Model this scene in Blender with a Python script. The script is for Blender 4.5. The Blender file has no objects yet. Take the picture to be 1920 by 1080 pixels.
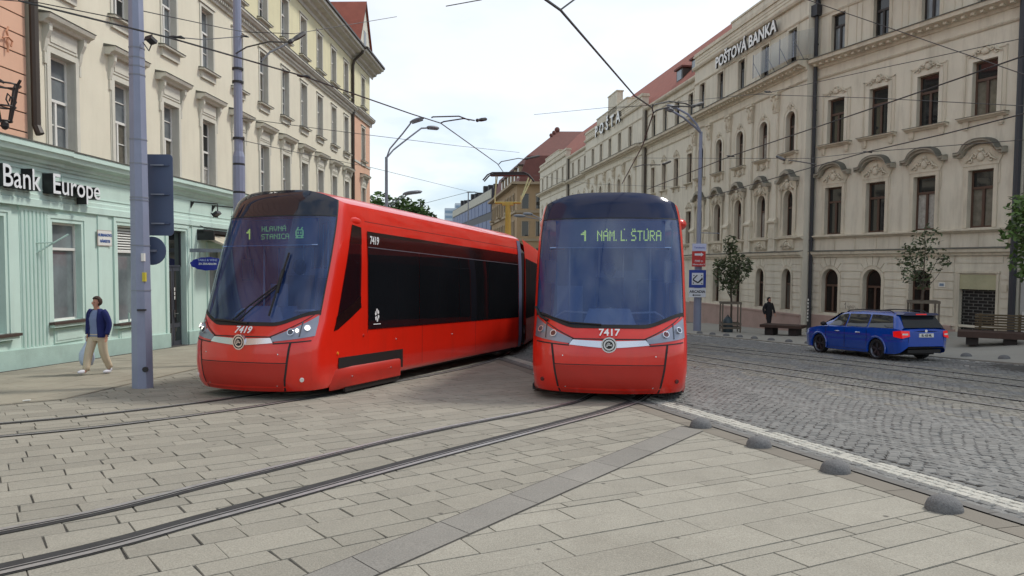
import bpy, math, random
from mathutils import Matrix, Vector, noise
random.seed(11)
R = math.radians
S = bpy.context.scene
col = S.collection

# ---------------------------------------------------------------- camera
cam_d = bpy.data.cameras.new('camera')
cam = bpy.data.objects.new('camera', cam_d)
col.objects.link(cam)
S.camera = cam
FPX = 1390.0
cam_d.sensor_width = 36
cam_d.lens = FPX / 1920 * 36
cam_d.shift_y = 29 / 1920
cam_d.clip_end = 3000
CAM_H = 1.75
cam.matrix_world = (Matrix.Translation((0, 0, CAM_H)) @ Matrix.Rotation(R(90 - 2.9), 4, 'X') @ Matrix.Rotation(R(0.4), 4, 'Z'))

# ---------------------------------------------------------------- sky and sun (bright thin overcast)
SUN_EL, SUN_AZ = 50, 62           # azimuth clockwise from the view direction (+Y)
wd = bpy.data.worlds.new('World'); S.world = wd; wd.use_nodes = True
nt = wd.node_tree; nt.nodes.clear()
def N(t, k, **kw):
    n = t.nodes.new(k)
    for a, b in kw.items():
        if a.startswith('i_'):
            n.inputs[int(a[2:])].default_value = b
        else: setattr(n, a, b)
    return n
sky = N(nt, 'ShaderNodeTexSky', sky_type='NISHITA', sun_disc=False, sun_elevation=R(SUN_EL), sun_rotation=R(SUN_AZ))
bg1 = N(nt, 'ShaderNodeBackground'); bg1.inputs[1].default_value = 0.06
nt.links.new(sky.outputs[0], bg1.inputs[0])
tc = N(nt, 'ShaderNodeTexCoord')
mp = N(nt, 'ShaderNodeMapping'); mp.inputs['Scale'].default_value = (1, 1, 2.6)
nt.links.new(tc.outputs['Generated'], mp.inputs[0])
nz = N(nt, 'ShaderNodeTexNoise'); nz.inputs['Scale'].default_value = 2.3; nz.inputs['Detail'].default_value = 6; nz.inputs['Roughness'].default_value = .5
nt.links.new(mp.outputs[0], nz.inputs['Vector'])
rp = N(nt, 'ShaderNodeValToRGB')
e = rp.color_ramp.elements
e[0].position = .40; e[0].color = (.50, .62, .74, 1)
e[1].position = .60; e[1].color = (1.12, 1.10, 1.03, 1)
m_ = e.new(.50); m_.color = (.97, .99, 1.01, 1)
nt.links.new(nz.outputs[0], rp.inputs[0])
bg2 = N(nt, 'ShaderNodeBackground'); bg2.inputs[1].default_value = 0.62
nt.links.new(rp.outputs[0], bg2.inputs[0])
ad = N(nt, 'ShaderNodeAddShader'); out = N(nt, 'ShaderNodeOutputWorld')
nt.links.new(bg1.outputs[0], ad.inputs[0]); nt.links.new(bg2.outputs[0], ad.inputs[1]); nt.links.new(ad.outputs[0], out.inputs[0])

sl = bpy.data.lights.new('sun', 'SUN'); sl.energy = 2.0; sl.angle = R(9); sl.color = (1, .95, .87)
sun = bpy.data.objects.new('sun', sl); col.objects.link(sun)
a_, b_ = R(SUN_AZ), R(SUN_EL)
sd = Vector((math.sin(a_) * math.cos(b_), math.cos(a_) * math.cos(b_), math.sin(b_)))
sun.rotation_euler = sd.to_track_quat('Z', 'Y').to_euler()
S.view_settings.view_transform = 'Standard'; S.view_settings.look = 'None'
S.view_settings.exposure = 0.22; S.view_settings.gamma = 1
S.cycles.max_bounces = 7; S.cycles.transparent_max_bounces = 12

# ---------------------------------------------------------------- ground height
GS = 0.037
def sst(t):
    t = min(1, max(0, t)); return t * t * (3 - 2 * t)
def gz(x, y):
    return -GS * y + 0.42 * sst((x - 12.5) / 5) * sst((38 - y) / 8)

# ---------------------------------------------------------------- materials
def srgb(r, g, b):
    f = lambda c: (c / 255 / 12.92) if c / 255 <= .04045 else ((c / 255 + .055) / 1.055) ** 2.4
    return (f(r), f(g), f(b), 1)
MATS = {}
def mat(name, color, rough=.75, var=.12, scale=1.5, bump=0.0, bscale=40, metal=0, coat=0, spec=.5, dirt=0, dirtcol=(.06, .055, .045, 1), streak=False, attr=None, attr_amt=.35, emit=0, spots=0):
    if name in MATS: return MATS[name]
    m = bpy.data.materials.new(name); m.use_nodes = True; MATS[name] = m
    t = m.node_tree; P = t.nodes['Principled BSDF']
    P.inputs['Roughness'].default_value = rough; P.inputs['Metallic'].default_value = metal
    P.inputs['Coat Weight'].default_value = coat; P.inputs['Coat Roughness'].default_value = .04
    P.inputs['Specular IOR Level'].default_value = spec
    L = t.links.new
    g = N(t, 'ShaderNodeNewGeometry')
    cur = None
    rgb = N(t, 'ShaderNodeRGB'); rgb.outputs[0].default_value = color; cur = rgb.outputs[0]
    if var > 0:
        n = N(t, 'ShaderNodeTexNoise'); n.inputs['Scale'].default_value = scale; n.inputs['Detail'].default_value = 7; n.inputs['Roughness'].default_value = .6
        L(g.outputs['Position'], n.inputs['Vector'])
        mr = N(t, 'ShaderNodeMapRange'); mr.inputs[1].default_value = .25; mr.inputs[2].default_value = .75; mr.inputs[3].default_value = 1 - var; mr.inputs[4].default_value = 1 + var
        L(n.outputs[0], mr.inputs[0])
        vm = N(t, 'ShaderNodeVectorMath', operation='SCALE'); L(cur, vm.inputs[0]); L(mr.outputs[0], vm.inputs['Scale']); cur = vm.outputs[0]
    if attr:
        at = N(t, 'ShaderNodeAttribute', attribute_name=attr)
        mr = N(t, 'ShaderNodeMapRange'); mr.inputs[3].default_value = 1 - attr_amt; mr.inputs[4].default_value = 1 + attr_amt
        L(at.outputs['Fac'], mr.inputs[0])
        vm = N(t, 'ShaderNodeVectorMath', operation='SCALE'); L(cur, vm.inputs[0]); L(mr.outputs[0], vm.inputs['Scale']); cur = vm.outputs[0]
    if dirt > 0:
        mp = N(t, 'ShaderNodeMapping'); mp.inputs['Scale'].default_value = (2.2, 2.2, .35) if streak else (1, 1, 1)
        L(g.outputs['Position'], mp.inputs[0])
        n = N(t, 'ShaderNodeTexNoise'); n.inputs['Scale'].default_value = 1.1; n.inputs['Detail'].default_value = 9; n.inputs['Roughness'].default_value = .68
        L(mp.outputs[0], n.inputs['Vector'])
        mr = N(t, 'ShaderNodeMapRange'); mr.inputs[1].default_value = .48; mr.inputs[2].default_value = .78; mr.inputs[3].default_value = 0; mr.inputs[4].default_value = dirt
        L(n.outputs[0], mr.inputs[0])
        mx = N(t, 'ShaderNodeMix', data_type='RGBA'); L(mr.outputs[0], mx.inputs[0]); L(cur, mx.inputs[6]); mx.inputs[7].default_value = dirtcol
        cur = mx.outputs[2]
    if spots:
        v = N(t, 'ShaderNodeTexVoronoi'); v.inputs['Scale'].default_value = 2.6; L(g.outputs['Position'], v.inputs['Vector'])
        mr = N(t, 'ShaderNodeMapRange'); mr.inputs[1].default_value = .045; mr.inputs[2].default_value = .075; mr.inputs[3].default_value = spots; mr.inputs[4].default_value = 0; L(v.outputs['Distance'], mr.inputs[0])
        mx = N(t, 'ShaderNodeMix', data_type='RGBA'); L(mr.outputs[0], mx.inputs[0]); L(cur, mx.inputs[6]); mx.inputs[7].default_value = (.05, .045, .04, 1); cur = mx.outputs[2]
        n = N(t, 'ShaderNodeTexNoise'); n.inputs['Scale'].default_value = 75; n.inputs['Detail'].default_value = 3; L(g.outputs['Position'], n.inputs['Vector'])
        mr = N(t, 'ShaderNodeMapRange'); mr.inputs[1].default_value = .3; mr.inputs[2].default_value = .7; mr.inputs[3].default_value = .82; mr.inputs[4].default_value = 1.18; L(n.outputs[0], mr.inputs[0])
        vm = N(t, 'ShaderNodeVectorMath', operation='SCALE'); L(cur, vm.inputs[0]); L(mr.outputs[0], vm.inputs['Scale']); cur = vm.outputs[0]
    L(cur, P.inputs['Base Color'])
    if bump > 0:
        n = N(t, 'ShaderNodeTexNoise'); n.inputs['Scale'].default_value = bscale; n.inputs['Detail'].default_value = 5
        L(g.outputs['Position'], n.inputs['Vector'])
        b = N(t, 'ShaderNodeBump'); b.inputs['Strength'].default_value = bump; b.inputs['Distance'].default_value = .02
        L(n.outputs[0], b.inputs['Height']); L(b.outputs[0], P.inputs['Normal'])
    if emit:
        P.inputs['Emission Color'].default_value = color; P.inputs['Emission Strength'].default_value = emit
    return m

def glassy(name, tint, trans, body, rough=.03, painted_reflection=None):
    """glass: tinted see-through mixed with a slightly hazy coloured body, both under a glossy surface"""
    if name in MATS: return MATS[name]
    m = bpy.data.materials.new(name); m.use_nodes = True; MATS[name] = m
    t = m.node_tree; P = t.nodes['Principled BSDF']; L = t.links.new
    P.inputs['Base Color'].default_value = body; P.inputs['Roughness'].default_value = rough
    if painted_reflection:  # lighter noise streaks painted into the body colour as sky and street reflections
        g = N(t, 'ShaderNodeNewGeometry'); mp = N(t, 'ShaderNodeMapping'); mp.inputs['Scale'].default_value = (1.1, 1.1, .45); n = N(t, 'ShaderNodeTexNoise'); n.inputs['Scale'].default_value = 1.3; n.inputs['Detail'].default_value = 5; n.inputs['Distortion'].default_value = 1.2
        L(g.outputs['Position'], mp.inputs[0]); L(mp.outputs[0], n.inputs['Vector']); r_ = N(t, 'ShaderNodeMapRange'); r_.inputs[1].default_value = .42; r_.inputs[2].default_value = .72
        L(n.outputs[0], r_.inputs[0]); mx = N(t, 'ShaderNodeMix', data_type='RGBA'); L(r_.outputs[0], mx.inputs[0]); mx.inputs[6].default_value = body; mx.inputs[7].default_value = painted_reflection; L(mx.outputs[2], P.inputs['Base Color'])
    tr = N(t, 'ShaderNodeBsdfTransparent'); tr.inputs[0].default_value = tint
    gl = N(t, 'ShaderNodeBsdfGlossy'); gl.inputs['Roughness'].default_value = rough; gl.inputs[0].default_value = (1, 1, 1, 1)
    fr = N(t, 'ShaderNodeFresnel'); fr.inputs[0].default_value = 1.5
    m1 = N(t, 'ShaderNodeMixShader'); L(fr.outputs[0], m1.inputs[0]); L(tr.outputs[0], m1.inputs[1]); L(gl.outputs[0], m1.inputs[2])
    m2 = N(t, 'ShaderNodeMixShader'); m2.inputs[0].default_value = trans; L(P.outputs[0], m2.inputs[1]); L(m1.outputs[0], m2.inputs[2])
    L(m2.outputs[0], t.nodes['Material Output'].inputs[0])
    return m

# ---------------------------------------------------------------- mesh builder
class MB:
    def __init__(s): s.v = []; s.f = []; s.m = []; s.T = None
    def add(s, p):
        p = Vector(p)
        if s.T is not None: p = s.T @ p
        s.v.append((p.x, p.y, p.z)); return len(s.v) - 1
    def poly(s, ps, mi=0):
        s.f.append([s.add(p) for p in ps]); s.m.append(mi)
    def box(s, x0, x1, y0, y1, z0, z1, mi=0):
        i = [s.add(p) for p in ((x0, y0, z0), (x1, y0, z0), (x1, y1, z0), (x0, y1, z0), (x0, y0, z1), (x1, y0, z1), (x1, y1, z1), (x0, y1, z1))]
        for q in ((0, 3, 2, 1), (4, 5, 6, 7), (0, 1, 5, 4), (1, 2, 6, 5), (2, 3, 7, 6), (3, 0, 4, 7)):
            s.f.append([i[k] for k in q]); s.m.append(mi)
    def ring(s, c, ax, r, n, ry=None):
        ax = Vector(ax).normalized(); u = ax.orthogonal().normalized(); w = ax.cross(u)
        if abs(ax.z) < .99:
            w = Vector((0, 0, 1)); w = (w - ax * w.dot(ax)).normalized(); u = w.cross(ax)
        ry = r if ry is None else ry
        return [s.add(Vector(c) + u * math.cos(2 * math.pi * k / n) * r + w * math.sin(2 * math.pi * k / n) * ry) for k in range(n)]
    def bridge(s, a, b, mi=0):
        n = len(a)
        for k in range(n):
            s.f.append([a[k], a[(k + 1) % n], b[(k + 1) % n], b[k]]); s.m.append(mi)
    def cap(s, a, mi=0, flip=False):
        s.f.append(list(reversed(a)) if flip else list(a)); s.m.append(mi)
    def cyl(s, p0, p1, r0, r1=None, n=10, mi=0):
        r1 = r0 if r1 is None else r1; ax = Vector(p1) - Vector(p0)
        a = s.ring(p0, ax, r0, n); b = s.ring(p1, ax, r1, n)
        s.bridge(a, b, mi); s.cap(a, mi, True); s.cap(b, mi)
    def tube(s, pts, r, n=6, mi=0, caps=True):
        pts = [Vector(p) for p in pts]; last = None; up = None
        for k, p in enumerate(pts):
            d = (pts[min(k + 1, len(pts) - 1)] - pts[max(k - 1, 0)]).normalized()
            rr = r[k] if isinstance(r, (list, tuple)) else r
            if up is None: up = d.orthogonal().normalized()
            up = (up - d * up.dot(d)).normalized(); w = d.cross(up)
            a = [s.add(p + up * math.cos(2 * math.pi * j / n) * rr + w * math.sin(2 * math.pi * j / n) * rr) for j in range(n)]
            if last: s.bridge(last, a, mi)
            elif caps: s.cap(a, mi, True)
            last = a
        if caps: s.cap(last, mi)
    def ext(s, poly, y0, y1, mi=0, mside=None):
        """polygon in (x,z), extruded along y"""
        a = [s.add((x, y0, z)) for x, z in poly]; b = [s.add((x, y1, z)) for x, z in poly]
        s.cap(a, mi); s.cap(b, mi, True); s.bridge(a, b, mi if mside is None else mside)
    def extx(s, poly, x0, x1, mi=0):
        """polygon in (y,z), extruded along x (mouldings)"""
        a = [s.add((x0, y, z)) for y, z in poly]; b = [s.add((x1, y, z)) for y, z in poly]
        s.cap(a, mi); s.cap(b, mi, True); s.bridge(a, b, mi)
    def lathe(s, prof, n=16, c=(0, 0, 0), mi=0):
        last = None
        for r, z in prof:
            a = s.ring((c[0], c[1], c[2] + z), (0, 0, 1), max(r, 1e-4), n)
            if last: s.bridge(last, a, mi)
            last = a
    def ell(s, c, r, n=10, m=7, mi=0):
        c = Vector(c); last = None
        for j in range(m + 1):
            t = math.pi * j / m
            a = [s.add((c.x + r[0] * max(math.sin(t), .01) * math.cos(2 * math.pi * k / n), c.y + r[1] * max(math.sin(t), .01) * math.sin(2 * math.pi * k / n), c.z - r[2] * math.cos(t))) for k in range(n)]
            if last: s.bridge(last, a, mi)
            last = a
    def mesh(s, name, mats, smooth=False):
        me = bpy.data.meshes.new(name); me.from_pydata(s.v, [], s.f)
        for m in (mats if isinstance(mats, (list, tuple)) else [mats]): me.materials.append(m)
        if any(s.m): me.polygons.foreach_set('material_index', s.m)
        if smooth:
            me.shade_smooth() if smooth is True else None
            if smooth is not True:
                me.shade_smooth()
                try: me.set_sharp_from_angle(angle=R(smooth))
                except Exception: pass
        me.update(); return me
    def obj(s, name, mats, parent=None, T=None, smooth=False):
        return put(name, s.mesh(name, mats, smooth), parent, T)
def put(name, me, parent=None, T=None):
    o = bpy.data.objects.new(name, me); col.objects.link(o)
    if parent is not None: o.parent = parent
    if T is not None: o.matrix_basis = T
    return o
def root(name, T, label, cat, group=None):
    o = bpy.data.objects.new(name, None); col.objects.link(o); o.matrix_basis = T; o.empty_display_size = .3
    return tag(o, label, cat, group)
def tag(o, label, cat, group=None):
    o['label'] = label; o['category'] = cat
    if group: o['group'] = group
    return o
def struct(o): o['kind'] = 'structure'; return o
def frameT(x, y, z, dx, dy):
    """local x = (dx,dy), local y = left of it, z up"""
    l = math.hypot(dx, dy); dx /= l; dy /= l
    return Matrix(((dx, -dy, 0, x), (dy, dx, 0, y), (0, 0, 1, z), (0, 0, 0, 1)))
def loc(x, y, z=None, a=0):
    return Matrix.Translation((x, y, gz(x, y) if z is None else z)) @ Matrix.Rotation(R(a), 4, 'Z')
def text_mesh(body, size, ext=0.01, mats=None, bold=0, align='LEFT', shear=0, spacing=1, sidemat=None, sx=1):
    """text standing in the local x-z plane, read from -y"""
    c = bpy.data.curves.new('lettering', 'FONT'); c.body = body; c.size = size; c.extrude = ext; c.align_x = align
    c.offset = bold; c.shear = shear; c.space_character = spacing; c.resolution_u = 3
    o = bpy.data.objects.new('tmp', c); col.objects.link(o)
    dg = bpy.context.evaluated_depsgraph_get(); dg.update()
    me = bpy.data.meshes.new_from_object(o.evaluated_get(dg))
    bpy.data.objects.remove(o); bpy.data.curves.remove(c)
    me.transform(Matrix(((sx, 0, 0, 0), (0, 0, -1, 0), (0, 1, 0, 0), (0, 0, 0, 1))))
    me.materials.clear()
    for m in mats: me.materials.append(m)
    if len(mats) > 1:
        for p in me.polygons: p.material_index = 0 if p.normal.y < -.7 else 1
    else:
        for p in me.polygons: p.material_index = 0
    me.name = 'lettering'
    return me

# shared materials
CREAM = mat('cream_stucco', srgb(220, 215, 195), .9, .06, .8, .25, 60, dirt=.22, dirtcol=srgb(170, 164, 146), streak=True)
YELLOW = mat('yellow_cream_stucco', srgb(220, 214, 178), .9, .06, .8, .25, 60, dirt=.2, dirtcol=srgb(170, 164, 140), streak=True)
CREAM_TRIM = mat('cream_trim', srgb(196, 194, 184), .85, .08, 2, .2, 50, dirt=.3, streak=True)
ORANGE = mat('orange_stucco', srgb(216, 174, 148), .9, .05, .8, .25, 60, dirt=.08, streak=True)
GREEN = mat('mint_stucco', srgb(196, 219, 209), .85, .06, 1.0, .2, 50, dirt=.14, dirtcol=srgb(90, 110, 100), streak=True)
GREEN_D = mat('mint_plinth', srgb(170, 196, 186), .9, .09, 1.5, .3, 40, dirt=.3, dirtcol=srgb(80, 90, 84))
WHITE = mat('white_paint', srgb(222, 222, 216), .5, .04, 3, 0)
GUTTER = mat('dark_gutter', srgb(62, 54, 46), .5, .12, 3, .1)
GREYCAP = mat('lead_capping', srgb(92, 92, 84), .6, .15, 4, .2)
SAND = mat('sand_stucco', srgb(213, 206, 188), .9, .08, .6, .3, 60, dirt=.40, dirtcol=srgb(120, 108, 90), streak=True)
SAND_TRIM = mat('sand_trim', srgb(206, 197, 177), .9, .1, 1.5, .3, 30, dirt=.42, dirtcol=srgb(88, 82, 72), streak=True)
SAND_DARK = mat('weathered_stone', srgb(160, 154, 139), .9, .16, 3, .4, 30, dirt=.5, dirtcol=srgb(55, 52, 48))
PINKP = mat('pink_plinth', srgb(168, 144, 134), .9, .09, 1.2, .3, 30, dirt=.4, dirtcol=srgb(112, 98, 90))
BROWN = mat('brown_window_frame', srgb(84, 62, 50), .55, .15, 5, 0)
DKFRAME = mat('dark_window_frame', srgb(52, 46, 42), .5, .12, 5, 0)
ROOF = mat('red_roof_tiles', srgb(150, 88, 72), .85, .22, 2.2, .6, 14, dirt=.3, dirtcol=srgb(96, 62, 52))
ROOFDK = mat('oxblood_roof', srgb(102, 60, 52), .75, .15, 2, .4, 20)
PANE_D = mat('dark_window_glass', (.012, .014, .016, 1), .04, .5, .9, 0, spec=.7)
PANE_G = mat('grey_window_glass', (.16, .18, .19, 1), .06, .3, 1.4, 0, spec=.7)
PANE_W = mat('window_with_white_curtain', (.34, .33, .30, 1), .12, .35, 6, 0, spec=.7)
PANE_C = mat('curtained_window_glass', (.13, .12, .095, 1), .08, .35, 5, 0, spec=.7)
DARK = mat('near_black', (.012, .012, .013, 1), .6, .2, 5, 0)
STEEL = mat('polished_steel', (.50, .50, .49, 1), .28, .15, 8, 0, metal=1)
POLE = mat('lavender_grey_pole_paint', srgb(136, 144, 166), .45, .08, 2.5, .05, dirt=.22, dirtcol=srgb(84, 78, 88), streak=True)
POLE2 = mat('grey_pole_paint', srgb(128, 134, 146), .45, .08, 2.5, .05, dirt=.2, dirtcol=srgb(90, 86, 88))
WIRE = mat('black_wire', (.02, .02, .022, 1), .5, .1, 5, 0)
# ================================================================ GROUND
ASPH = mat('dark_joint_mortar', (.06, .057, .05, 1), .95, .3, 3, .4, 30)
def sheet(name, m, x0, x1, y0, y1, nx, ny, dz):
    b = MB()
    for j in range(ny + 1):
        for i in range(nx + 1):
            x = x0 + (x1 - x0) * i / nx; y = y0 + (y1 - y0) * j / ny
            b.v.append((x, y, gz(x, y) + dz))
    for j in range(ny):
        for i in range(nx):
            k = j * (nx + 1) + i; b.f.append([k, k + 1, k + nx + 2, k + nx + 1]); b.m.append(0)
    return struct(b.obj(name, m))
# one sheet that reaches the horizon
GR = mat('distant_street_surface', srgb(118, 114, 106), .95, .18, .3, .3, 20)
b = MB()
xs = [-600, -150, -60, -30, -16, -8, 0, 6, 9, 11] + [12 + .8 * i for i in range(12)] + [24, 30, 45, 80, 200, 600]
ys = [-60, -20, -5, 2, 8, 14, 18] + [20 + 1.2 * i for i in range(18)] + [44, 60, 90, 150, 300, 700]
for y in ys:
    for x in xs: b.v.append((x, y, gz(x, y) - .022))
for j in range(len(ys) - 1):
    for i in range(len(xs) - 1):
        k = j * len(xs) + i; b.f.append([k, k + 1, k + len(xs) + 1, k + len(xs)]); b.m.append(0)
struct(b.obj('ground', GR))

def clip(poly, planes):
    for (px, py, nx, ny) in planes:          # keep (p - P).n >= 0
        out_ = []
        for i in range(len(poly)):
            a, c = poly[i], poly[(i + 1) % len(poly)]
            da = (a[0] - px) * nx + (a[1] - py) * ny; dc = (c[0] - px) * nx + (c[1] - py) * ny
            if da >= 0: out_.append(a)
            if (da >= 0) != (dc >= 0):
                t = da / (da - dc); out_.append((a[0] + (c[0] - a[0]) * t, a[1] + (c[1] - a[1]) * t))
        poly = out_
        if len(poly) < 3: return None
    return poly

def face_attr(me, vals):
    at = me.attributes.new('rnd', 'FLOAT', 'FACE'); at.data.foreach_set('value', vals)

def slabs(name, m, ang, cx, cy, ulen, vlen, courses, lens, planes, gap=.009, wob=0.0):
    rnd = random.Random(5); b = MB(); vals = []
    ca, sa = math.cos(R(ang)), math.sin(R(ang))
    v = -vlen; ci = 0
    while v < vlen:
        h = courses[ci % len(courses)] if rnd.random() < .8 else rnd.choice(courses); ci += 1
        u = -ulen + rnd.random() * .5
        while u < ulen:
            l = rnd.uniform(*lens) * (1.25 if h > .3 else .9)
            g = gap * (1 + rnd.random() * .7); dz = rnd.random() * .003 - .0015
            j = [rnd.uniform(-wob, wob) for _ in range(8)]
            pts = [(u + g + j[0], v + g + j[1]), (u + l - g + j[2], v + g + j[3]), (u + l - g + j[4], v + h - g + j[5]), (u + g + j[6], v + h - g + j[7])]
            w = [(cx + p[0] * ca - p[1] * sa, cy + p[0] * sa + p[1] * ca) for p in pts]
            c = clip(w, planes)
            if c:
                t1, t2 = rnd.uniform(-.003, .003), rnd.uniform(-.003, .003)
                rv = rnd.random()
                top = [b.add((x, y, gz(x, y) + dz + t1 * (x - w[0][0]) + t2 * (y - w[0][1]))) for x, y in c]
                ccx = sum(p[0] for p in c) / len(c); ccy = sum(p[1] for p in c) / len(c)
                low = []
                for x, y in c:
                    k = 1 + .006 / max(.05, math.hypot(x - ccx, y - ccy)); low.append(b.add((ccx + (x - ccx) * k, ccy + (y - ccy) * k, gz(x, y) - .014)))
                b.f.append(top); b.m.append(0); vals.append(rv)
                n = len(c)
                for q in range(n):
                    b.f.append([low[q], low[(q + 1) % n], top[(q + 1) % n], top[q]]); b.m.append(0); vals.append(rv)
            u += l
        v += h
    me = b.mesh(name, m); face_attr(me, vals); return struct(put(name, me))

K0 = (2.44, 9.42); KD = Vector((1.25, -4.07)).normalized(); KN = Vector((-KD.y, KD.x))   # kerb line, KN points to the road (right)
if KN.x < 0: KN = -KN
BA = (2.41, 9.66); BD = Vector((3.46, 5.18)).normalized(); BN = Vector((BD.y, -BD.x))     # dark band, BN points right
SLABM = mat('worn_paving_slab', srgb(151, 147, 135), .9, .10, 1.3, .4, 120, attr='rnd', attr_amt=.08, spots=.8, dirt=.5, dirtcol=srgb(120, 114, 102))
SLABL = mat('worn_tramway_slab', srgb(145, 141, 129), .88, .12, 1.1, .4, 120, attr='rnd', attr_amt=.11, spots=.7, dirt=.6, dirtcol=srgb(112, 108, 98))
kpl = (K0[0], K0[1], -KN.x, -KN.y)
slabs('paving_square', SLABM, 28, 2, 6, 9, 8, [.36, .30, .13, .42, .33], (.5, .95), [kpl, (BA[0], BA[1], BN.x, BN.y), (0, 2.0, 0, 1)], .005)
slabs('paving_tramway', SLABL, 37, -3, 16, 26, 34, [.26, .32, .24, .36, .28], (.30, .62), [kpl, (BA[0], BA[1], -BN.x, -BN.y), (-11.2, 0, 1, -.04), (0, 2.0, 0, 1), (0, 46, 0, -1)], .0055, .008)
sheet('mortar_bed', ASPH, -11.3, 4.6, 1.5, 46, 30, 60, -.010)

def ribbon(name, m, pts, w0, w1, dz, parent=None, step=None, seg=None):
    """flat strip between offsets w0 and w1 (to the right) of a polyline"""
    b = MB(); P = [Vector(p) for p in pts]; L_ = []
    for i, p in enumerate(P):
        d = (P[min(i + 1, len(P) - 1)] - P[max(i - 1, 0)]).normalized(); n = Vector((d.y, -d.x))
        for w in (w0, w1):
            q = p + n * w; L_.append((q.x, q.y, gz(q.x, q.y) + dz))
    b.v = L_
    for i in range(len(P) - 1): b.f.append([2 * i, 2 * i + 1, 2 * i + 3, 2 * i + 2]); b.m.append(0)
    return b, m, name
def rib(name, m, pts, w0, w1, dz, parent=None):
    b, m, n = ribbon(name, m, pts, w0, w1, dz); return b.obj(n, m, parent)
def smooth_path(pts, n=8):
    P = [Vector(p) for p in pts]; P = [2 * P[0] - P[1]] + P + [2 * P[-1] - P[-2]]; o = []
    for i in range(1, len(P) - 2):
        for k in range(n):
            t = k / n; a, b_, c, d = P[i - 1], P[i], P[i + 1], P[i + 2]
            o.append(.5 * (2 * b_ + (c - a) * t + (2 * a - 5 * b_ + 4 * c - d) * t * t + (3 * b_ - a - 3 * c + d) * t ** 3))
    o.append(P[-2]); return o
def line_pts(p, d, a, c, n):
    p = Vector(p); return [p + d * (a + (c - a) * i / n) for i in range(n + 1)]

# dark stone band between the two pavings, laid as big slabs
BAND = mat('dark_grey_band_stone', srgb(132, 129, 122), .92, .10, 1.5, .3, 90, attr='rnd', attr_amt=.06, spots=.3, dirt=.25, dirtcol=srgb(96, 94, 92))
b = MB(); vals = []; t = -.05; rnd = random.Random(3)
while t > -9.4:
    l = rnd.uniform(.75, .95)
    P4 = []
    for tt, w in ((t, -.17), (t - l + .008, -.17 + 0), (t - l + .008, .18), (t, .18)):
        sk = .10 if w > 0 else 0
        q = Vector(BA) + BD * (tt - sk) + BN * w; P4.append((q.x, q.y, gz(q.x, q.y) + .006))
    b.poly(P4[::-1]); vals.append(rnd.random()); t -= l
me = b.mesh('paving_band', BAND); face_attr(me, vals); struct(put('paving_band', me))
struct(rib('paving_band_bed', ASPH, line_pts(BA, BD, -9.6, .02, 12), -.185, .195, .003))

# kerb: brown slab strip, grey kerbstone
KS = mat('brown_kerb_slab', srgb(124, 118, 107), .88, .1, 1.2, .3, 90, attr='rnd', attr_amt=.1)
KG = mat('grey_kerb_stone', srgb(108, 106, 102), .85, .12, 2, .3, 80, attr='rnd', attr_amt=.12)
for nm, m, w0, w1, dz, ll in (('kerb_inner', KS, .0, .27, .004, .62), ('kerb_outer', KG, .285, .40, .012, .85)):
    b = MB(); vals = []; t = -24; rnd = random.Random(8)
    while t < 7.5:
        l = ll * rnd.uniform(.85, 1.15); P4 = []
        for tt, w in ((t + .008, w0), (t + l, w0), (t + l, w1), (t + .008, w1)):
            q = Vector(K0) + KD * tt + KN * w; P4.append((q.x, q.y, gz(q.x, q.y) + dz))
        b.poly(P4); vals.append(rnd.random()); t += l
    me = b.mesh(nm, m); face_attr(me, vals); struct(put(nm, me))
struct(rib('kerb_bed', ASPH, line_pts(K0, KD, -24, 8, 30), -.42, .03, -.004))

# far kerb of the road (x as a function of y)
FK = [(6.0, 45), (7.4, 38), (8.05, 32.6), (8.6, 31.4), (9.6, 28.2), (10.25, 26.0), (12.4, 20.9), (12.95, 19.6), (14.4, 15), (16.5, 9), (18.5, 3)]
def fkx(y):
    if y >= FK[0][1]: return FK[0][0]
    for (xa, ya), (xb, yb) in zip(FK, FK[1:]):
        if yb <= y <= ya: return xa + (xb - xa) * (ya - y) / (ya - yb)
    return FK[-1][0]
# granite setts
SETT = mat('granite_sett', srgb(114, 114, 111), .62, .12, 2.0, .3, 60, attr='rnd', attr_amt=.18, dirt=.3, dirtcol=srgb(84, 82, 78))
SETTW = mat('painted_sett', srgb(178, 176, 166), .75, .12, 6.0, .3, 60, attr='rnd', attr_amt=.08, dirt=.3, dirtcol=srgb(120, 118, 112))
SETTL = mat('pale_sett', srgb(126, 123, 114), .8, .12, 2.0, .3, 60, attr='rnd', attr_amt=.24, dirt=.3, dirtcol=srgb(100, 97, 90))
TR1 = smooth_path([(2.5, 42), (4.4, 31), (6.16, 25.35), (8.87, 19.15), (10.31, 14.8), (11.6, 10.5), (12.6, 6)])
TR2 = smooth_path([(1.5, 42), (3.0, 30), (3.8, 25.3), (4.99, 20.5), (6.95, 15), (8.25, 11.8), (9.5, 8), (10.4, 5)])
def pathdist(P, x, y):
    best = 9e9
    for q in P[::3]:
        d = (q.x - x) ** 2 + (q.y - y) ** 2
        if d < best: best = d
    return math.sqrt(best)
b = MB(); vals = []; rnd = random.Random(4)
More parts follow.
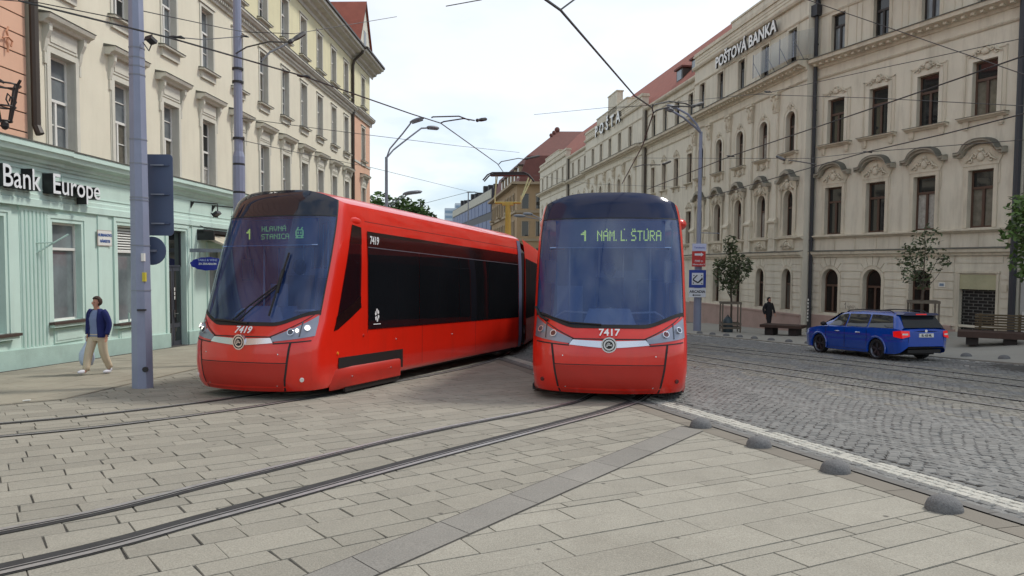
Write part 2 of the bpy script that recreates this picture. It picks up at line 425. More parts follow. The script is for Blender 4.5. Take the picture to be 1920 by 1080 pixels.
def sett(cx, cy, ux, uy, l, w, mi):
    """one sett: bevelled top"""
    rv = rnd.random(); vx, vy = -uy, ux; n0 = len(b.v)
    hz = gz(cx, cy) + rnd.uniform(-.003, .004); tx, ty = rnd.uniform(-.05, .05), rnd.uniform(-.05, .05)
    for k, (a, c) in enumerate(((-1, -1), (1, -1), (1, 1), (-1, 1))):
        b.v.append((cx + ux * a * l / 2 + vx * c * w / 2, cy + uy * a * l / 2 + vy * c * w / 2, gz(cx, cy) - GS * (uy * a * l / 2 + vy * c * w / 2) - .010))
    for k, (a, c) in enumerate(((-1, -1), (1, -1), (1, 1), (-1, 1))):
        s = .76 + rnd.random() * .1
        dx, dy = ux * a * l / 2 * s + vx * c * w / 2 * s, uy * a * l / 2 * s + vy * c * w / 2 * s
        b.v.append((cx + dx, cy + dy, hz - GS * dy + tx * dx + ty * dy))
    for q in ((4, 5, 6, 7), (0, 1, 5, 4), (1, 2, 6, 5), (2, 3, 7, 6), (3, 0, 4, 7)):
        b.f.append([n0 + i for i in q]); b.m.append(mi); vals.append(rv)
# straight courses beside the kerb with the painted line
t = -24
while t < 8:
    for k, w in enumerate([.47, .565, .66, .755, .85, .945]):
        q = Vector(K0) + KD * (t + (k % 2) * .06) + KN * w
        wh = .61 < w < .86 and (rnd.random() > .02)
        sett(q.x, q.y, KD.x, KD.y, .115 + rnd.uniform(-.01, .012), .088, 1 if wh else 0)
    t += .125
MIDA, MIDB = Vector((4.85, 15.2)), Vector((6.91, 9.9)); MD = (MIDB - MIDA).normalized()
sp = .118; W_ = 1.45; y = 3.6; row = 0
while y < 33:
    x = 0.0 + (row % 2) * sp / 2
    spx = sp if y < 22 else sp * 1.25
    while x < 16:
        ph = (x / W_) % 1.0; hump = 1 - (2 * ph - 1) ** 2
        yy = y + .17 * hump; slope = .17 * -4 * (2 * ph - 1) / W_
        xx = x + rnd.uniform(-.012, .012); yj = yy + rnd.uniform(-.012, .012)
        off = (xx - K0[0]) * KN.x + (yj - K0[1]) * KN.y
        if off > 1.03 and xx < fkx(yj) - .12:
            mi = 0
            if yj > 9:
                d1 = pathdist(TR2, xx, yj) if 2 < xx < 12 else 9
                d2 = pathdist(TR1, xx, yj) if 3.5 < xx < 14 else 9
                if min(d1, d2) < 1.35 and rnd.random() < .9: mi = 2
            r_ = Vector((xx, yj)) - MIDA; dd = abs(r_.x * MD.y - r_.y * MD.x); al = r_ @ MD
            if dd < .10 and -3 < al < 8 and rnd.random() < .45: mi = 2
            fo = fkx(yj) - xx
            if .30 < fo < .44 and rnd.random() < .7: mi = 1
            if 10 < yj < 20.3 and 1.75 < fo < 1.86 and (yj % 1.6) < 1.2 and rnd.random() < .5: mi = 1
            il = 1 / math.hypot(1, slope)
            sett(xx, yj, il, slope * il, spx / il * (.95 + rnd.random() * .05), sp * .95, mi)
        x += spx
    y += sp if y < 22 else sp * 1.2; row += 1
me = b.mesh('cobbled_road', [SETT, SETTW, SETTL]); face_attr(me, vals); struct(put('cobbled_road', me))
b = MB(); n = 60
for i in range(n + 1):
    y = 2.5 + 31.5 * i / n
    xl = K0[0] - (y - K0[1]) * KN.y / KN.x - .1; xr = fkx(y) - .02
    for k in range(7):
        x = xl + (xr - xl) * k / 6; b.v.append((x, y, gz(x, y) - .010))
for i in range(n):
    for k in range(6):
        q = i * 7 + k; b.f.append([q, q + 1, q + 8, q + 7]); b.m.append(0)
struct(b.obj('road_bed', ASPH))

# right pavement and its kerb
PAVR = mat('pale_pavement', srgb(150, 147, 138), .9, .08, .9, .25, 60, dirt=.3, dirtcol=srgb(122, 118, 108))
b = MB(); n = 80
for i in range(n + 1):
    y = 3 + 42 * i / n; xl = fkx(y)
    for k in range(13):
        x = xl + 12 * k / 12; b.v.append((x, y, gz(x, y) + .02))
for i in range(n):
    for k in range(12):
        q = i * 13 + k; b.f.append([q, q + 1, q + 14, q + 13]); b.m.append(0)
struct(b.obj('pavement', PAVR))
fkp = [Vector((fkx(3 + .5 * i), 3 + .5 * i)) for i in range(84)]
bb = MB(); K = mat('kerb_stone', srgb(148, 144, 134), .85, .1, 3, .3, 50)
for i in range(len(fkp) - 1):
    p, q = fkp[i], fkp[i + 1]
    z0, z1 = gz(*p), gz(*q)
    bb.poly([(p.x - .14, p.y, z0 + .03), (p.x + .02, p.y, z0 + .03), (q.x + .02, q.y, z1 + .03), (q.x - .14, q.y, z1 + .03)])
    bb.poly([(p.x - .14, p.y, z0 - .02), (p.x - .14, p.y, z0 + .03), (q.x - .14, q.y, z1 + .03), (q.x - .14, q.y, z1 - .02)])
struct(bb.obj('pavement_kerb', K))
# left pavement: a strip of bigger old slabs in front of the bank, a hair above the tramway paving
PAVL = mat('old_pavement_slab', srgb(148, 142, 127), .9, .08, 1, .3, 80, attr='rnd', attr_amt=.07, dirt=.4, dirtcol=srgb(116, 108, 94))
ka = (-7.74, 11.1); kd = Vector((2.08, 2.36)).normalized()
slabs_left = slabs('pavement_left', PAVL, 86, -9, 20, 26, 7, [.5, .42], (.6, .9), [(ka[0], ka[1], -kd.y, kd.x), (-7.4, 0, -1, .02), (-11.25, 0, 1, -.04), (0, 3, 0, 1)], .0045)
for v_ in slabs_left.data.vertices: v_.co.z += .02

# tram rails: each grooved rail is a thing with head, groove and filler
RUB = mat('black_rail_filler', (.03, .03, .03, 1), .8, .3, 8, .3)
RSTEEL = mat('worn_rail_steel', (.42, .41, .40, 1), .5, .2, 12, .1, 60, metal=.75)
GROOVE = mat('rail_groove', (.008, .008, .008, 1), .8, .2, 8, 0)
def rail(pts, side, label, group, fill=.045):
    p0 = pts[0]; r_ = root('tram_rail', Matrix.Translation((0, 0, 0)), label, 'rail', group)
    s = side
    def rr(name, m, a, c, dz):
        a, c = a * s, c * s
        if a > c: a, c = c, a
        rib(name, m, pts, a, c, dz, r_)
    rr('filler', RUB, -.058, .065 + fill, .0075)
    rr('rail_head', RSTEEL, -.04, .018, .0125)
    rr('groove', GROOVE, .018, .048, .0105)
    rr('rail_lip', RSTEEL, .048, .062, .0125)
def offs(P, w):
    o = []
    for i, p in enumerate(P):
        d = (P[min(i + 1, len(P) - 1)] - P[max(i - 1, 0)]).normalized(); o.append(p + Vector((d.y, -d.x)) * w)
    return o
TA = smooth_path([(-9.6, 6.9), (-8.1, 7.85), (-6.37, 9.15), (-5.45, 9.97), (-4.3, 11.5), (-3.0, 14.06), (-.95, 19.6), (-.3, 28.5), (-1.0, 40), (-3, 70)])
rail(offs(TA, -.54), 1, 'outer groove rail coming out from under the left tram towards the bank', 'tram rails')
rail(offs(TA, .54), -1, 'inner groove rail coming out from under the left tram towards the bank', 'tram rails')
B1 = smooth_path([(-6.7, 2.7), (-3.71, 5.27), (-2.62, 6.83), (-1.10, 9.18), (.67, 11.38), (1.3, 12.6), (1.95, 15), (2.7, 20), (3.2, 28), (3.5, 42)])
B2 = smooth_path([(-5.7, 2.1), (-3.15, 4.46), (-2.22, 5.68), (-.85, 7.68), (.70, 9.85), (1.53, 11.03), (2.25, 12.4), (2.9, 14.8), (3.65, 19.8), (4.15, 28), (4.5, 42)])
rail(B1, 1, 'thin curved rail in front of the right tram, next to its left corner', 'tram rails')
rail(B2, -1, 'broad dark curved rail sweeping from the bottom corner to the middle of the right tram', 'tram rails', .12)
for P_, nm in ((TR1, 'far'), (TR2, 'near')):
    rail(offs(P_, -.5), 1, 'straight rail in the cobbles, farther rail of the track %s' % ('beside the blue car' if nm == 'far' else 'nearer the painted line'), 'tram rails', .02)
    rail(offs(P_, .5), -1, 'straight rail in the cobbles, nearer rail of the track %s' % ('beside the blue car' if nm == 'far' else 'nearer the painted line'), 'tram rails', .02)

# granite dome bollards
GRAN = mat('speckled_granite', srgb(104, 104, 104), .85, .4, 60, .5, 90)
def dome(x, y, r, label, grp):
    b = MB(); b.lathe([(r * 1.0, -.03), (r, .02), (r * .97, r * .26), (r * .88, r * .50), (r * .68, r * .70), (r * .38, r * .82), (r * .15, r * .86), (0, r * .865)], 20)
    o = b.obj('dome_bollard', GRAN, None, loc(x, y), smooth=True); tag(o, label, 'bollard', grp); return o
for (x, y), l in zip([(2.50, 9.68), (2.86, 8.46), (3.22, 7.26), (3.55, 5.98)],
        ['granite dome bollard at the tip of the dark paving band, beside the right tram', 'granite dome bollard second from the tram along the painted line',
         'granite dome bollard third from the tram along the painted line', 'biggest granite dome bollard, last along the painted line']):
    dome(x, y, .142, l, 'domes along the painted line')
ords = ['first', 'second', 'third', 'fourth', 'fifth', 'sixth', 'seventh', 'eighth']
for k, (x, y) in enumerate([(8.26, 32.96), (8.6, 32.1), (8.94, 31.2), (9.22, 30.28), (9.5, 29.3), (9.82, 28.3), (10.16, 27.4), (10.52, 26.5)]):
    dome(x + .12, y, .14, 'small dome bollard on the far kerb, %s from the right tram towards the car' % ords[k], 'domes along the far kerb')
dome(13.0, 21.1, .15, 'dome bollard between the blue car and the slatted bench, the one nearer the car', 'domes along the far kerb')
dome(13.42, 20.1, .15, 'dome bollard in front of the slatted bench, the one farther from the car', 'domes along the far kerb')
lit = MB(); lit.box(-.05, .05, -.03, .03, 0, .006); lit.box(-.02, .06, -.05, .01, .006, .012)
tag(lit.obj('paper_scrap', WHITE, None, loc(-7.55, 11.45, gz(-7.5, 11.4) + .025, 25)), 'small white scrap of paper lying on the left pavement', 'litter')
# ================================================================ FACADE TOOLS
def wall_mesh(b, x0, x1, z0, z1, ops, y=0, mi=0, z0f=None):
    """wall sheet with rectangular openings (xa, xb, za, zb)"""
    xs = sorted({x0, x1} | {o[0] for o in ops} | {o[1] for o in ops}); zs = sorted({z0, z1} | {o[2] for o in ops} | {o[3] for o in ops})
    xs = [x for x in xs if x0 <= x <= x1]; zs = [z for z in zs if z0 <= z <= z1]
    for i in range(len(xs) - 1):
        for j in range(len(zs) - 1):
            cx, cz = (xs[i] + xs[i + 1]) / 2, (zs[j] + zs[j + 1]) / 2
            if any(o[0] < cx < o[1] and o[2] < cz < o[3] for o in ops): continue
            b.poly([(xs[i], y, zs[j]), (xs[i + 1], y, zs[j]), (xs[i + 1], y, zs[j + 1]), (xs[i], y, zs[j + 1])], mi)
def arch_pts(w, h, n=12, rise=None):
    """outline (x,z) from bottom left up, over the arch and down to bottom right"""
    r = w / 2; rise = r if rise is None else rise; zs = h - rise
    return [(-r, 0)] + [(-r * math.cos(math.pi * k / n), zs + rise * math.sin(math.pi * k / n)) for k in range(n + 1)] + [(r, 0)]
def rect_pts(w, h): return [(-w / 2, 0), (-w / 2, h), (w / 2, h), (w / 2, 0)]
def spandrel(b, w, h, pts, mi):
    """fill between an arch outline and its bounding rectangle, in the wall plane"""
    ar = [p for p in pts if p[1] > 0]; m = len(ar) // 2
    b.poly([(x, 0, z) for x, z in ar[:m + 1]] + [(-w / 2, 0, h)], mi)
    b.poly([(w / 2, 0, h)] + [(x, 0, z) for x, z in ar[m:]], mi)
def reveal(b, pts, d, mi=0):
    P = pts
    for i in range(len(P) - 1):
        (xa, za), (xb, zb) = P[i], P[i + 1]
        b.poly([(xa, 0, za), (xb, 0, zb), (xb, d, zb), (xa, d, za)], mi)
    b.poly([(P[0][0], 0, P[0][1]), (P[-1][0], 0, P[-1][1]), (P[-1][0], d, P[-1][1]), (P[0][0], d, P[0][1])], mi)
def offset_pts(pts, o):
    """push an outline outwards (x away from 0, z up)"""
    c = (0, max(p[1] for p in pts) * .55); res = []
    n = len(pts)
    for i, p in enumerate(pts):
        a = pts[max(i - 1, 0)]; d = pts[min(i + 1, n - 1)]
        if i == 0: nx, nz = -1, 0
        elif i == n - 1: nx, nz = 1, 0
        else:
            v1 = Vector((p[0] - a[0], p[1] - a[1])).normalized(); v2 = Vector((d[0] - p[0], d[1] - p[1])).normalized()
            n1 = Vector((-v1.y, v1.x)); n2 = Vector((-v2.y, v2.x)); nn = (n1 + n2); nn = nn.normalized() / max(.5, nn.normalized().dot(n1)); nx, nz = nn.x, nn.y
        res.append((p[0] + nx * o, p[1] + nz * o))
    return res
def band(b, pts, wi, y0, y1, mi=0, inner=0.0):
    """moulding following an outline: from offset `inner` to `wi`, between y0 (front) and y1"""
    A = offset_pts(pts, inner) if inner else pts; B = offset_pts(pts, wi)
    for i in range(len(A) - 1):
        a, a2, c, c2 = A[i], A[i + 1], B[i], B[i + 1]
        b.poly([(a[0], y0, a[1]), (a2[0], y0, a2[1]), (c2[0], y0, c2[1]), (c[0], y0, c[1])], mi)
        b.poly([(c[0], y0, c[1]), (c2[0], y0, c2[1]), (c2[0], y1, c2[1]), (c[0], y1, c[1])], mi)
        b.poly([(a[0], y1, a[1]), (a2[0], y1, a2[1]), (a2[0], y0, a2[1]), (a[0], y0, a[1])], mi)
    for e_, f_ in ((A[0], B[0]), (A[-1], B[-1])):
        b.poly([(e_[0], y0, e_[1]), (f_[0], y0, f_[1]), (f_[0], y1, f_[1]), (e_[0], y1, e_[1])], mi)
def bars(b, w, h, d, fr, trans=None, mull=True, arch=None, hb=(), mi=0):
    """casement bars in an opening: frame width fr at depth d"""
    pts = arch if arch else rect_pts(w, h)
    band(b, pts, 0, d, d + .05, mi, inner=-fr)
    if arch is None: pass
    b.box(-w / 2 + .01, w / 2 - .01, d - .004, d + .046, 0, fr, mi)
    if trans: b.box(-w / 2 + fr * .8, w / 2 - fr * .8, d - .03, d + .04, trans, trans + fr * 1.25, mi)
    top = trans if trans else h - fr
    if mull: b.box(-fr * .65, fr * .65, d - .02, d + .043, fr, top, mi)
    for z in hb: b.box(-w / 2 + fr, w / 2 - fr, d + .003, d + .035, z, z + .028, mi)
def pane_mesh(name, w, h, d, split, m1, m2, arch=None):
    b = MB(); pts = arch if arch else rect_pts(w, h)
    if arch:
        b.poly([(x, d + .03, z) for x, z in pts], 0)
        b.box(-w / 2 + .02, w / 2 - .02, d + .024, d + .029, 0, split, 1)
    else:
        b.poly([(-w / 2, d + .03, split), (-w / 2, d + .03, h), (w / 2, d + .03, h), (w / 2, d + .03, split)], 0)
        b.poly([(-w / 2, d + .03, 0), (-w / 2, d + .03, split), (w / 2, d + .03, split), (w / 2, d + .03, 0)], 1)
    return b.mesh('pane', [m1, m2])
def rotz(a): return Matrix.Rotation(R(a), 4, 'Z')
def window(parent, kit, x, y, z, T0=None, rndp=None):
    """kit = (surround mesh, frame mesh, [pane meshes])"""
    T = Matrix.Translation((x, y, z)); T = T0 @ T if T0 is not None else T
    o = put('window', kit[0], parent, T)
    put('frame', kit[1], o); put('pane', rndp.choice(kit[2]) if rndp else kit[2][0], o)
    return o
PR = random.Random(21)

# ================================================================ LEFT: cream building over a mint shopfront
LX, LY = 0.0381, 1.0
TL = frameT(-11.743, 0, 0, LX, LY)
cream = root('corner_building', TL, 'long cream building with rows of white windows over a mint green shopfront', 'building')
SP = 2.66; C0 = 18.4
cols = [C0 + SP * k for k in range(11)]
END0, END1 = 46.35, 50.6
wops = []
for c in cols: wops += [(c - .48, c + .48, 4.5, 6.75), (c - .45, c + .45, 8.5, 10.6), (c - .45, c + .45, 11.95, 13.8)]
b = MB(); wall_mesh(b, 17.3, END0, 4.3, 11.3, wops); wall_mesh(b, 17.3, END0, 11.3, 15.0, [o for o in wops if o[2] > 11], mi=1)
b.poly([(17.3, .0, 4.3), (17.3, 12, 4.3), (17.3, 12, 15), (17.3, 0, 15)]); b.poly([(END1, .0, -3), (END1, 12, -3), (END1, 12, 15), (END1, 0, 15)]); b.poly([(17.3, 12, -3), (END1, 12, -3), (END1, 12, 15), (17.3, 12, 15)])
wall_mesh(b, END0, END1, 11.2, 15.0, [(48.3, 49.1, 11.95, 13.8)], y=-.14, mi=1)
b.poly([(END0, -.14, 11.2), (END0, 0, 11.2), (END0, 0, 15), (END0, -.14, 15)]); b.poly([(END1, -.14, 11.2), (END1, 0, 11.2), (END1, 0, 15), (END1, -.14, 15)])
b.obj('upper_wall', [CREAM, YELLOW], cream)
b = MB(); wall_mesh(b, END0, END1, -3, 11.05, [(48.3, 49.1, 4.5, 6.75), (48.3, 49.1, 8.5, 10.6)], y=-.14)
b.poly([(END0, -.14, -3), (END0, 0, -3), (END0, 0, 11.05), (END0, -.14, 11.05)]); b.poly([(END1, -.14, -3), (END1, 0, -3), (END1, 0, 11.05), (END1, -.14, 11.05)])
o = b.obj('end_wall', ORANGE, cream); o['label'] = 'orange lower wall of the far end bay'

def kit_L1():
    w, h, d = .96, 2.25, .30; b = MB(); P = rect_pts(w, h)
    reveal(b, P, d, 0); band(b, P, .13, -.045, 0, 1); band(b, P, .17, -.02, 0, 1, inner=.13)
    b.box(-.56, .56, -.05, 0, h + .17, h + .60, 1); b.box(-.50, .50, -.07, -.05, h + .24, h + .52, 1)
    for s in (-1, 1):
        x = s * .66
        b.extx([(0, h + .62), (-.20, h + .62), (-.19, h + .46), (-.10, h + .28), (-.06, h + .08), (-.03, h - .02), (0, h - .04)], x - .055, x + .055, 1)
        b.box(x - .035, x + .035, -.05, 0, h - .3, h - .04, 1)
    b.extx([(0, h + .60), (-.16, h + .60), (-.20, h + .66), (-.30, h + .70), (-.33, h + .77), (-.33, h + .80), (0, h + .80)], -.88, .88, 1)
    b.extx([(0, h + .80), (-.35, h + .80), (-.35, h + .815), (0, h + .88)], -.90, .90, 2)
    s_ = b.mesh('window', [CREAM_TRIM, WHITE_TRIM, GREYCAP])
    f = MB(); bars(f, w, h, d - .10, .055, 1.16, True, None, (.60, 1.75)); fm = f.mesh('frame', WHITE)
    return s_, fm, [pane_mesh('p', w, h, d - .10, 1.16, PANE_G, PANE_G), pane_mesh('p', w, h, d - .10, 1.16, PANE_G, PANE_C), pane_mesh('p', w, h, d - .10, .7, PANE_D, PANE_W)]
WHITE_TRIM = mat('pale_trim_paint', srgb(205, 203, 190), .8, .07, 2, .15, 50, dirt=.26, dirtcol=srgb(140, 136, 122), streak=True)
def kit_L2(h):
    w, d = .90, .26; b = MB(); P = rect_pts(w, h)
    reveal(b, P, d, 0); band(b, P, .10, -.03, 0, 1)
    b.box(-.62, .62, -.07, 0, h + .12, h + .17, 1)
    b.box(-.66, .66, -.20, 0, -.10, -.045, 1); b.extx([(0, -.045), (-.22, -.045), (-.22, -.03), (0, -.005)], -.68, .68, 2)
    b.box(-.55, .55, -.07, 0, -.34, -.10, 1)
    s_ = b.mesh('window', [CREAM_TRIM, WHITE_TRIM, GREYCAP])
    f = MB(); bars(f, w, h, d - .08, .05, h * .62, True, None, (h * .3,)); fm = f.mesh('frame', WHITE)
    return s_, fm, [pane_mesh('p', w, h, d - .08, h * .6, PANE_G, PANE_G), pane_mesh('p', w, h, d - .08, h * .6, PANE_G, PANE_C), pane_mesh('p', w, h, d - .08, h * .45, PANE_W, PANE_D)]
K1, K2, K3 = kit_L1(), kit_L2(2.1), kit_L2(1.85)
for c in cols:
    window(cream, K1, c, 0, 4.5, None, PR); window(cream, K2, c, 0, 8.5, None, PR); window(cream, K3, c, 0, 11.95, None, PR)
for k, z in ((K1, 4.5), (K2, 8.5), (K3, 11.95)): window(cream, k, 48.7, -.14, z, None, PR)
# belts, dentils, eaves
b = MB()
for x0, x1, dy in ((17.35, END0, 0), (END0, END1 + .25, -.14)):
    b.extx([(dy, 11.02), (dy - .08, 11.02), (dy - .1, 11.12), (dy - .1, 11.24), (dy - .26, 11.30), (dy - .30, 11.38), (dy - .34, 11.40), (dy - .34, 11.48), (dy, 11.52)], x0, x1, 0)
    b.extx([(dy, 11.52), (dy - .36, 11.481), (dy - .36, 11.50), (dy, 11.58)], x0, x1, 1)
x = 17.4
while x < 46.2: b.box(x, x + .07, -.19, -.1, 11.14, 11.24, 0); x += .16
b.obj('string_course', [CREAM_TRIM, GREYCAP], cream)
b = MB()
for x0, x1, dy in ((17.2, END0, 0), (END0, END1 + .7, -.14)):
    b.extx([(dy, 14.35), (dy - .06, 14.35), (dy - .1, 14.5), (dy - .3, 14.56), (dy - .34, 14.7), (dy - .62, 14.76), (dy - .66, 14.86), (dy - .8, 14.88), (dy - .82, 15.0), (dy, 15.0)], x0, x1, 0)
    b.extx([(dy, 15.0), (dy - .84, 15.0), (dy - .90, 15.03), (dy - .90, 15.14), (dy - .8, 15.16), (dy, 15.16)], x0, x1, 1)
b.box(END0, END1, -.18, -.14, 8.18, 8.30, 0)
b.obj('eaves', [CREAM_TRIM, GUTTER], cream)
b = MB(); b.poly([(17.2, -.8, 15.12), (END1 + .7, -.8, 15.12), (END1 - 3, 5.6, 19.6), (17.2, 5.6, 19.6)]); b.poly([(17.2, 12.5, 15), (17.2, 5.6, 19.6), (END1 - 3, 5.6, 19.6), (END1 + .7, 12.5, 15)]); b.poly([(END1 + .7, -.8, 15.12), (END1 + .7, 12.5, 15.0), (END1 - 3, 5.6, 19.6)]); b.poly([(17.2, -.8, 15.12), (17.2, 5.6, 19.6), (17.2, 12.5, 15)])
rf = b.obj('roof', ROOF, cream)
b = MB(); b.ext([(46.3, 15.12), (48.1, 18.35), (49.9, 15.12)], -.42, 4, 1)
for s in (-1, 1):
    b.poly([(48.1 + s * 2.05, -.55, 14.95), (48.1, -.55, 18.48), (48.1, 4, 18.48), (48.1 + s * 2.05, 4, 14.95)], 0)
    b.poly([(48.1 + s * 2.05, -.55, 14.85), (48.1, -.55, 18.38), (48.1, -.55, 18.48), (48.1 + s * 2.05, -.55, 14.95)], 2)
b.box(47.8, 48.4, -.44, -.40, 15.6, 16.6, 3)
b.obj('gable_dormer', [ROOF, WHITE_TRIM, GUTTER, PANE_D], cream)
b = MB()
b.tube([(17.25, -.12, 20), (17.25, -.12, 4.9), (17.25, -.2, 4.7)], .095, 8); b.obj('downpipe', GUTTER, cream); b = MB()
b.tube([(END0 - .1, -.75, 15.05), (END0 - .1, -.7, 14.75), (END0 - .1, -.2, 14.3), (END0 - .1, -.12, 14.0), (END0 - .1, -.12, -1.5)], .085, 8)
b.obj('downpipe', GUTTER, cream)
# --- mint ground floor
gops = [(14.7, 16.1, .2, 2.75), (17.68, 18.80, .34, 2.72), (20.40, 21.55, .10, 2.80), (23.2, 24.32, -1.6, 2.80), (26.05, 27.25, -.10, 2.30)] + [(c, c + 1.15, -.3, 2.6) for c in (28.75, 31.4, 34.1, 36.7, 39.4, 42.1, 44.7)]
b = MB(); wall_mesh(b, 9, END0 - .2, -3, 4.35, gops, y=-.12)
b.obj('shopfront_wall', GREEN, cream)
b = MB()
for x0, x1, dy in ((9, 17.9, -.20), (17.9, END0 - .2, -.12)):
    b.extx([(dy, 3.02), (dy - .07, 3.02), (dy - .07, 3.18), (dy - .03, 3.20), (dy - .03, 3.30), (dy, 3.32)], x0, x1, 0)
    b.extx([(dy, 3.95), (dy - .04, 3.95), (dy - .06, 4.0), (dy - .12, 4.03), (dy - .14, 4.10), (dy - .30, 4.16), (dy - .34, 4.26), (dy - .38, 4.28), (dy - .38, 4.40), (.0, 4.46)], x0, x1, 0)
    b.extx([(0, 4.46), (dy - .40, 4.402), (dy - .40, 4.43), (0, 4.52)], x0 - .0, x1, 1)
b.box(9, 17.9, -.20, -.12, 3.02, 4.35, 0)
x = 9.05
while x < 46: b.box(x, x + .05, -.30 if x < 17.85 else -.22, -.14, 4.035, 4.10, 0); x += .11
for x0, x1, dy in ((9.5, 17.4, -.2), (18.1, 28.0, -.12), (28.3, 38, -.12)):
    for z in (3.40, 3.84): b.box(x0, x1, dy - .018, dy, z, z + .022, 0)
    for x in (x0, x1): b.box(x - .011, x + .011, dy - .018, dy, 3.40, 3.862, 0)
b.obj('shopfront_cornice', [GREEN, GREYCAP], cream)
b = MB()                                                         # plinth that follows the slope, cut at the door
for x0, x1 in ((9, 23.15), (24.36, END0 - .2)):
    n = 20
    for i in range(n):
        xa, xb = x0 + (x1 - x0) * i / n, x0 + (x1 - x0) * (i + 1) / n
        za, zb = -GS * xa + .42, -GS * xb + .42
        b.poly([(xa, -.20, -3), (xb, -.20, -3), (xb, -.20, zb), (xa, -.20, za)]); b.poly([(xa, -.20, za), (xb, -.20, zb), (xb, -.12, zb + .02), (xa, -.12, za + .02)])
    for x in (x0, x1): b.poly([(x, -.20, -3), (x, -.12, -3), (x, -.12, -GS * x + .44), (x, -.20, -GS * x + .42)])
b.obj('plinth', GREEN_D, cream)
def fluted(x0, x1, zb, zt, y):
    b = MB(); n = 7; w = (x1 - x0) / n
    b.box(x0 - .03, x1 + .03, y - .045, y, zt - .1, zt, 0); b.box(x0 - .03, x1 + .03, y - .045, y, zb, zb + .12, 0); b.box(x0, x1, y - .012, y, zb, zt, 0)
    for k in range(n):
        xa = x0 + k * w + w * .14; b.extx([(y, 0)], 0, 0) if False else None
        b.T = None
        prof = [(xa, y), (xa + w * .10, y - .04), (xa + w * .36, y - .055), (xa + w * .62, y - .04), (xa + w * .72, y)]
        lo = [b.add((p[0], p[1], zb + .12)) for p in prof]; hi = [b.add((p[0], p[1], zt - .1)) for p in prof]
        for q in range(4): b.f.append([lo[q], lo[q + 1], hi[q + 1], hi[q]]); b.m.append(0)
    b.obj('fluted_pilaster', GREEN, cream)
fluted(16.58, 17.50, -.3, 3.02, -.20 if False else -.12)
fluted(13.2, 14.2, -.2, 3.02, -.12)
for x0, x1 in ((19.5, 19.95), (22.0, 22.85), (24.75, 25.6), (27.7, 28.3)):
    b = MB(); b.box(x0, x1, -.15, -.12, -1.4, 3.02); b.obj('pilaster', GREEN, cream)
def shopwin(x0, x1, z0, z1, kind, ybase=-.12):
    w, h = x1 - x0, z1 - z0; cx = (x0 + x1) / 2; b = MB(); P = rect_pts(w, h)
    reveal(b, P, .26, 0); band(b, P, .09, -.02, 0, 0); band(b, P, .20, -.045, 0, 0, inner=.09)
    if kind != 'door':
        b.box(-w / 2 - .2, w / 2 + .2, -.16, 0, -.13, -.06, 1); b.box(-w / 2 - .24, w / 2 + .24, -.2, 0, -.06, 0, 2)
        b.box(-w / 2, w / 2, -.03, 0, -.52, -.18, 0); b.box(-w / 2 + .06, w / 2 - .06, -.045, -.03, -.46, -.24, 0)
    T = Matrix.Translation((cx, ybase, z0))
    if kind == 'door':
        o = b.obj('doorway', [GREEN], cream, T)
        d = MB(); dm = mat('dark_grey_door', srgb(66, 68, 76), .4, .1, 4, .05)
        dh = 2.45 + (z0 + GS * cx) * 0
        floor_ = -GS * 23.7 - z0 + .02
        top = 1.65 - z0
        d.box(-w / 2, w / 2, .16, .22, floor_ - .3, floor_, 0)
        for s in (-1, 1):
            xa, xb = (-w / 2 + .02, -.01) if s < 0 else (.01, w / 2 - .02)
            d.box(xa, xb, .16, .20, floor_, top, 0)
            d.box(xa + .09, xb - .09, .15, .16, floor_ + .12, floor_ + .55, 1); d.box(xa + .09, xb - .09, .148, .158, floor_ + .7, top - .14, 1)
        dd = d.obj('door', [dm, PANE_D], o)
        hh = MB(); hh.tube([(.08, .15, floor_ + 1.0), (.08, .09, floor_ + 1.0), (.2, .09, floor_ + 1.0)], .012, 6); hh.box(.05, .1, .135, .15, floor_ + .88, floor_ + 1.12)
        hh.obj('handle', STEEL, dd)
        pp = MB()
        for q in range(3): pp.box(.06, .12, .138, .146, floor_ + 1.45 + q * .14, floor_ + 1.56 + q * .14)
        pp.obj('notice', WHITE, dd)
        t_ = MB(); bars(t_, w, 2.80 - 1.65, .14, .05, None, False); t_.T = None
        put('transom', t_.mesh('transom', dm), o, Matrix.Translation((0, 0, top)))
        q = MB(); q.poly([(-w / 2, .17, top), (w / 2, .17, top), (w / 2, .17, h), (-w / 2, .17, h)]); q.obj('pane', PANE_D, o)
        return
    o = b.obj('shop_window', [GREEN, GREEN, mat('brown_sill', srgb(72, 58, 52), .6, .15, 5, 0)], cream, T)
    f = MB(); bars(f, w, h, .14, .05, h * .72 if kind != 'plain' else None, False); f.obj('frame', WHITE, o)
    if kind == 'louvre':
        g_ = MB(); g_.box(-w / 2 + .05, w / 2 - .05, .19, .20, h * .72, h - .05, 1)
        z = h * .74
        while z < h - .09: g_.poly([(-w / 2 + .05, .13, z), (w / 2 - .05, .13, z), (w / 2 - .05, .18, z + .05), (-w / 2 + .05, .18, z + .05)], 0); g_.box(-w / 2 + .05, w / 2 - .05, .125, .135, z - .01, z, 0); z += .072
        g_.obj('louvre', [WHITE, DARK], o)
        put('pane', pane_mesh('p', w, h * .72, .15, h * .3, PANE_S, PANE_S), o)
    else:
        put('pane', pane_mesh('p', w, h, .15, h * .5, PANE_S, PANE_S), o)
PANE_S = mat('shop_window_glass', (.19, .22, .23, 1), .04, .45, .9, 0, spec=.9)
for i, (x0, x1, z0, z1) in enumerate(gops):
    shopwin(x0, x1, z0, z1, 'door' if i == 3 else 'louvre' if i == 2 else 'bar')
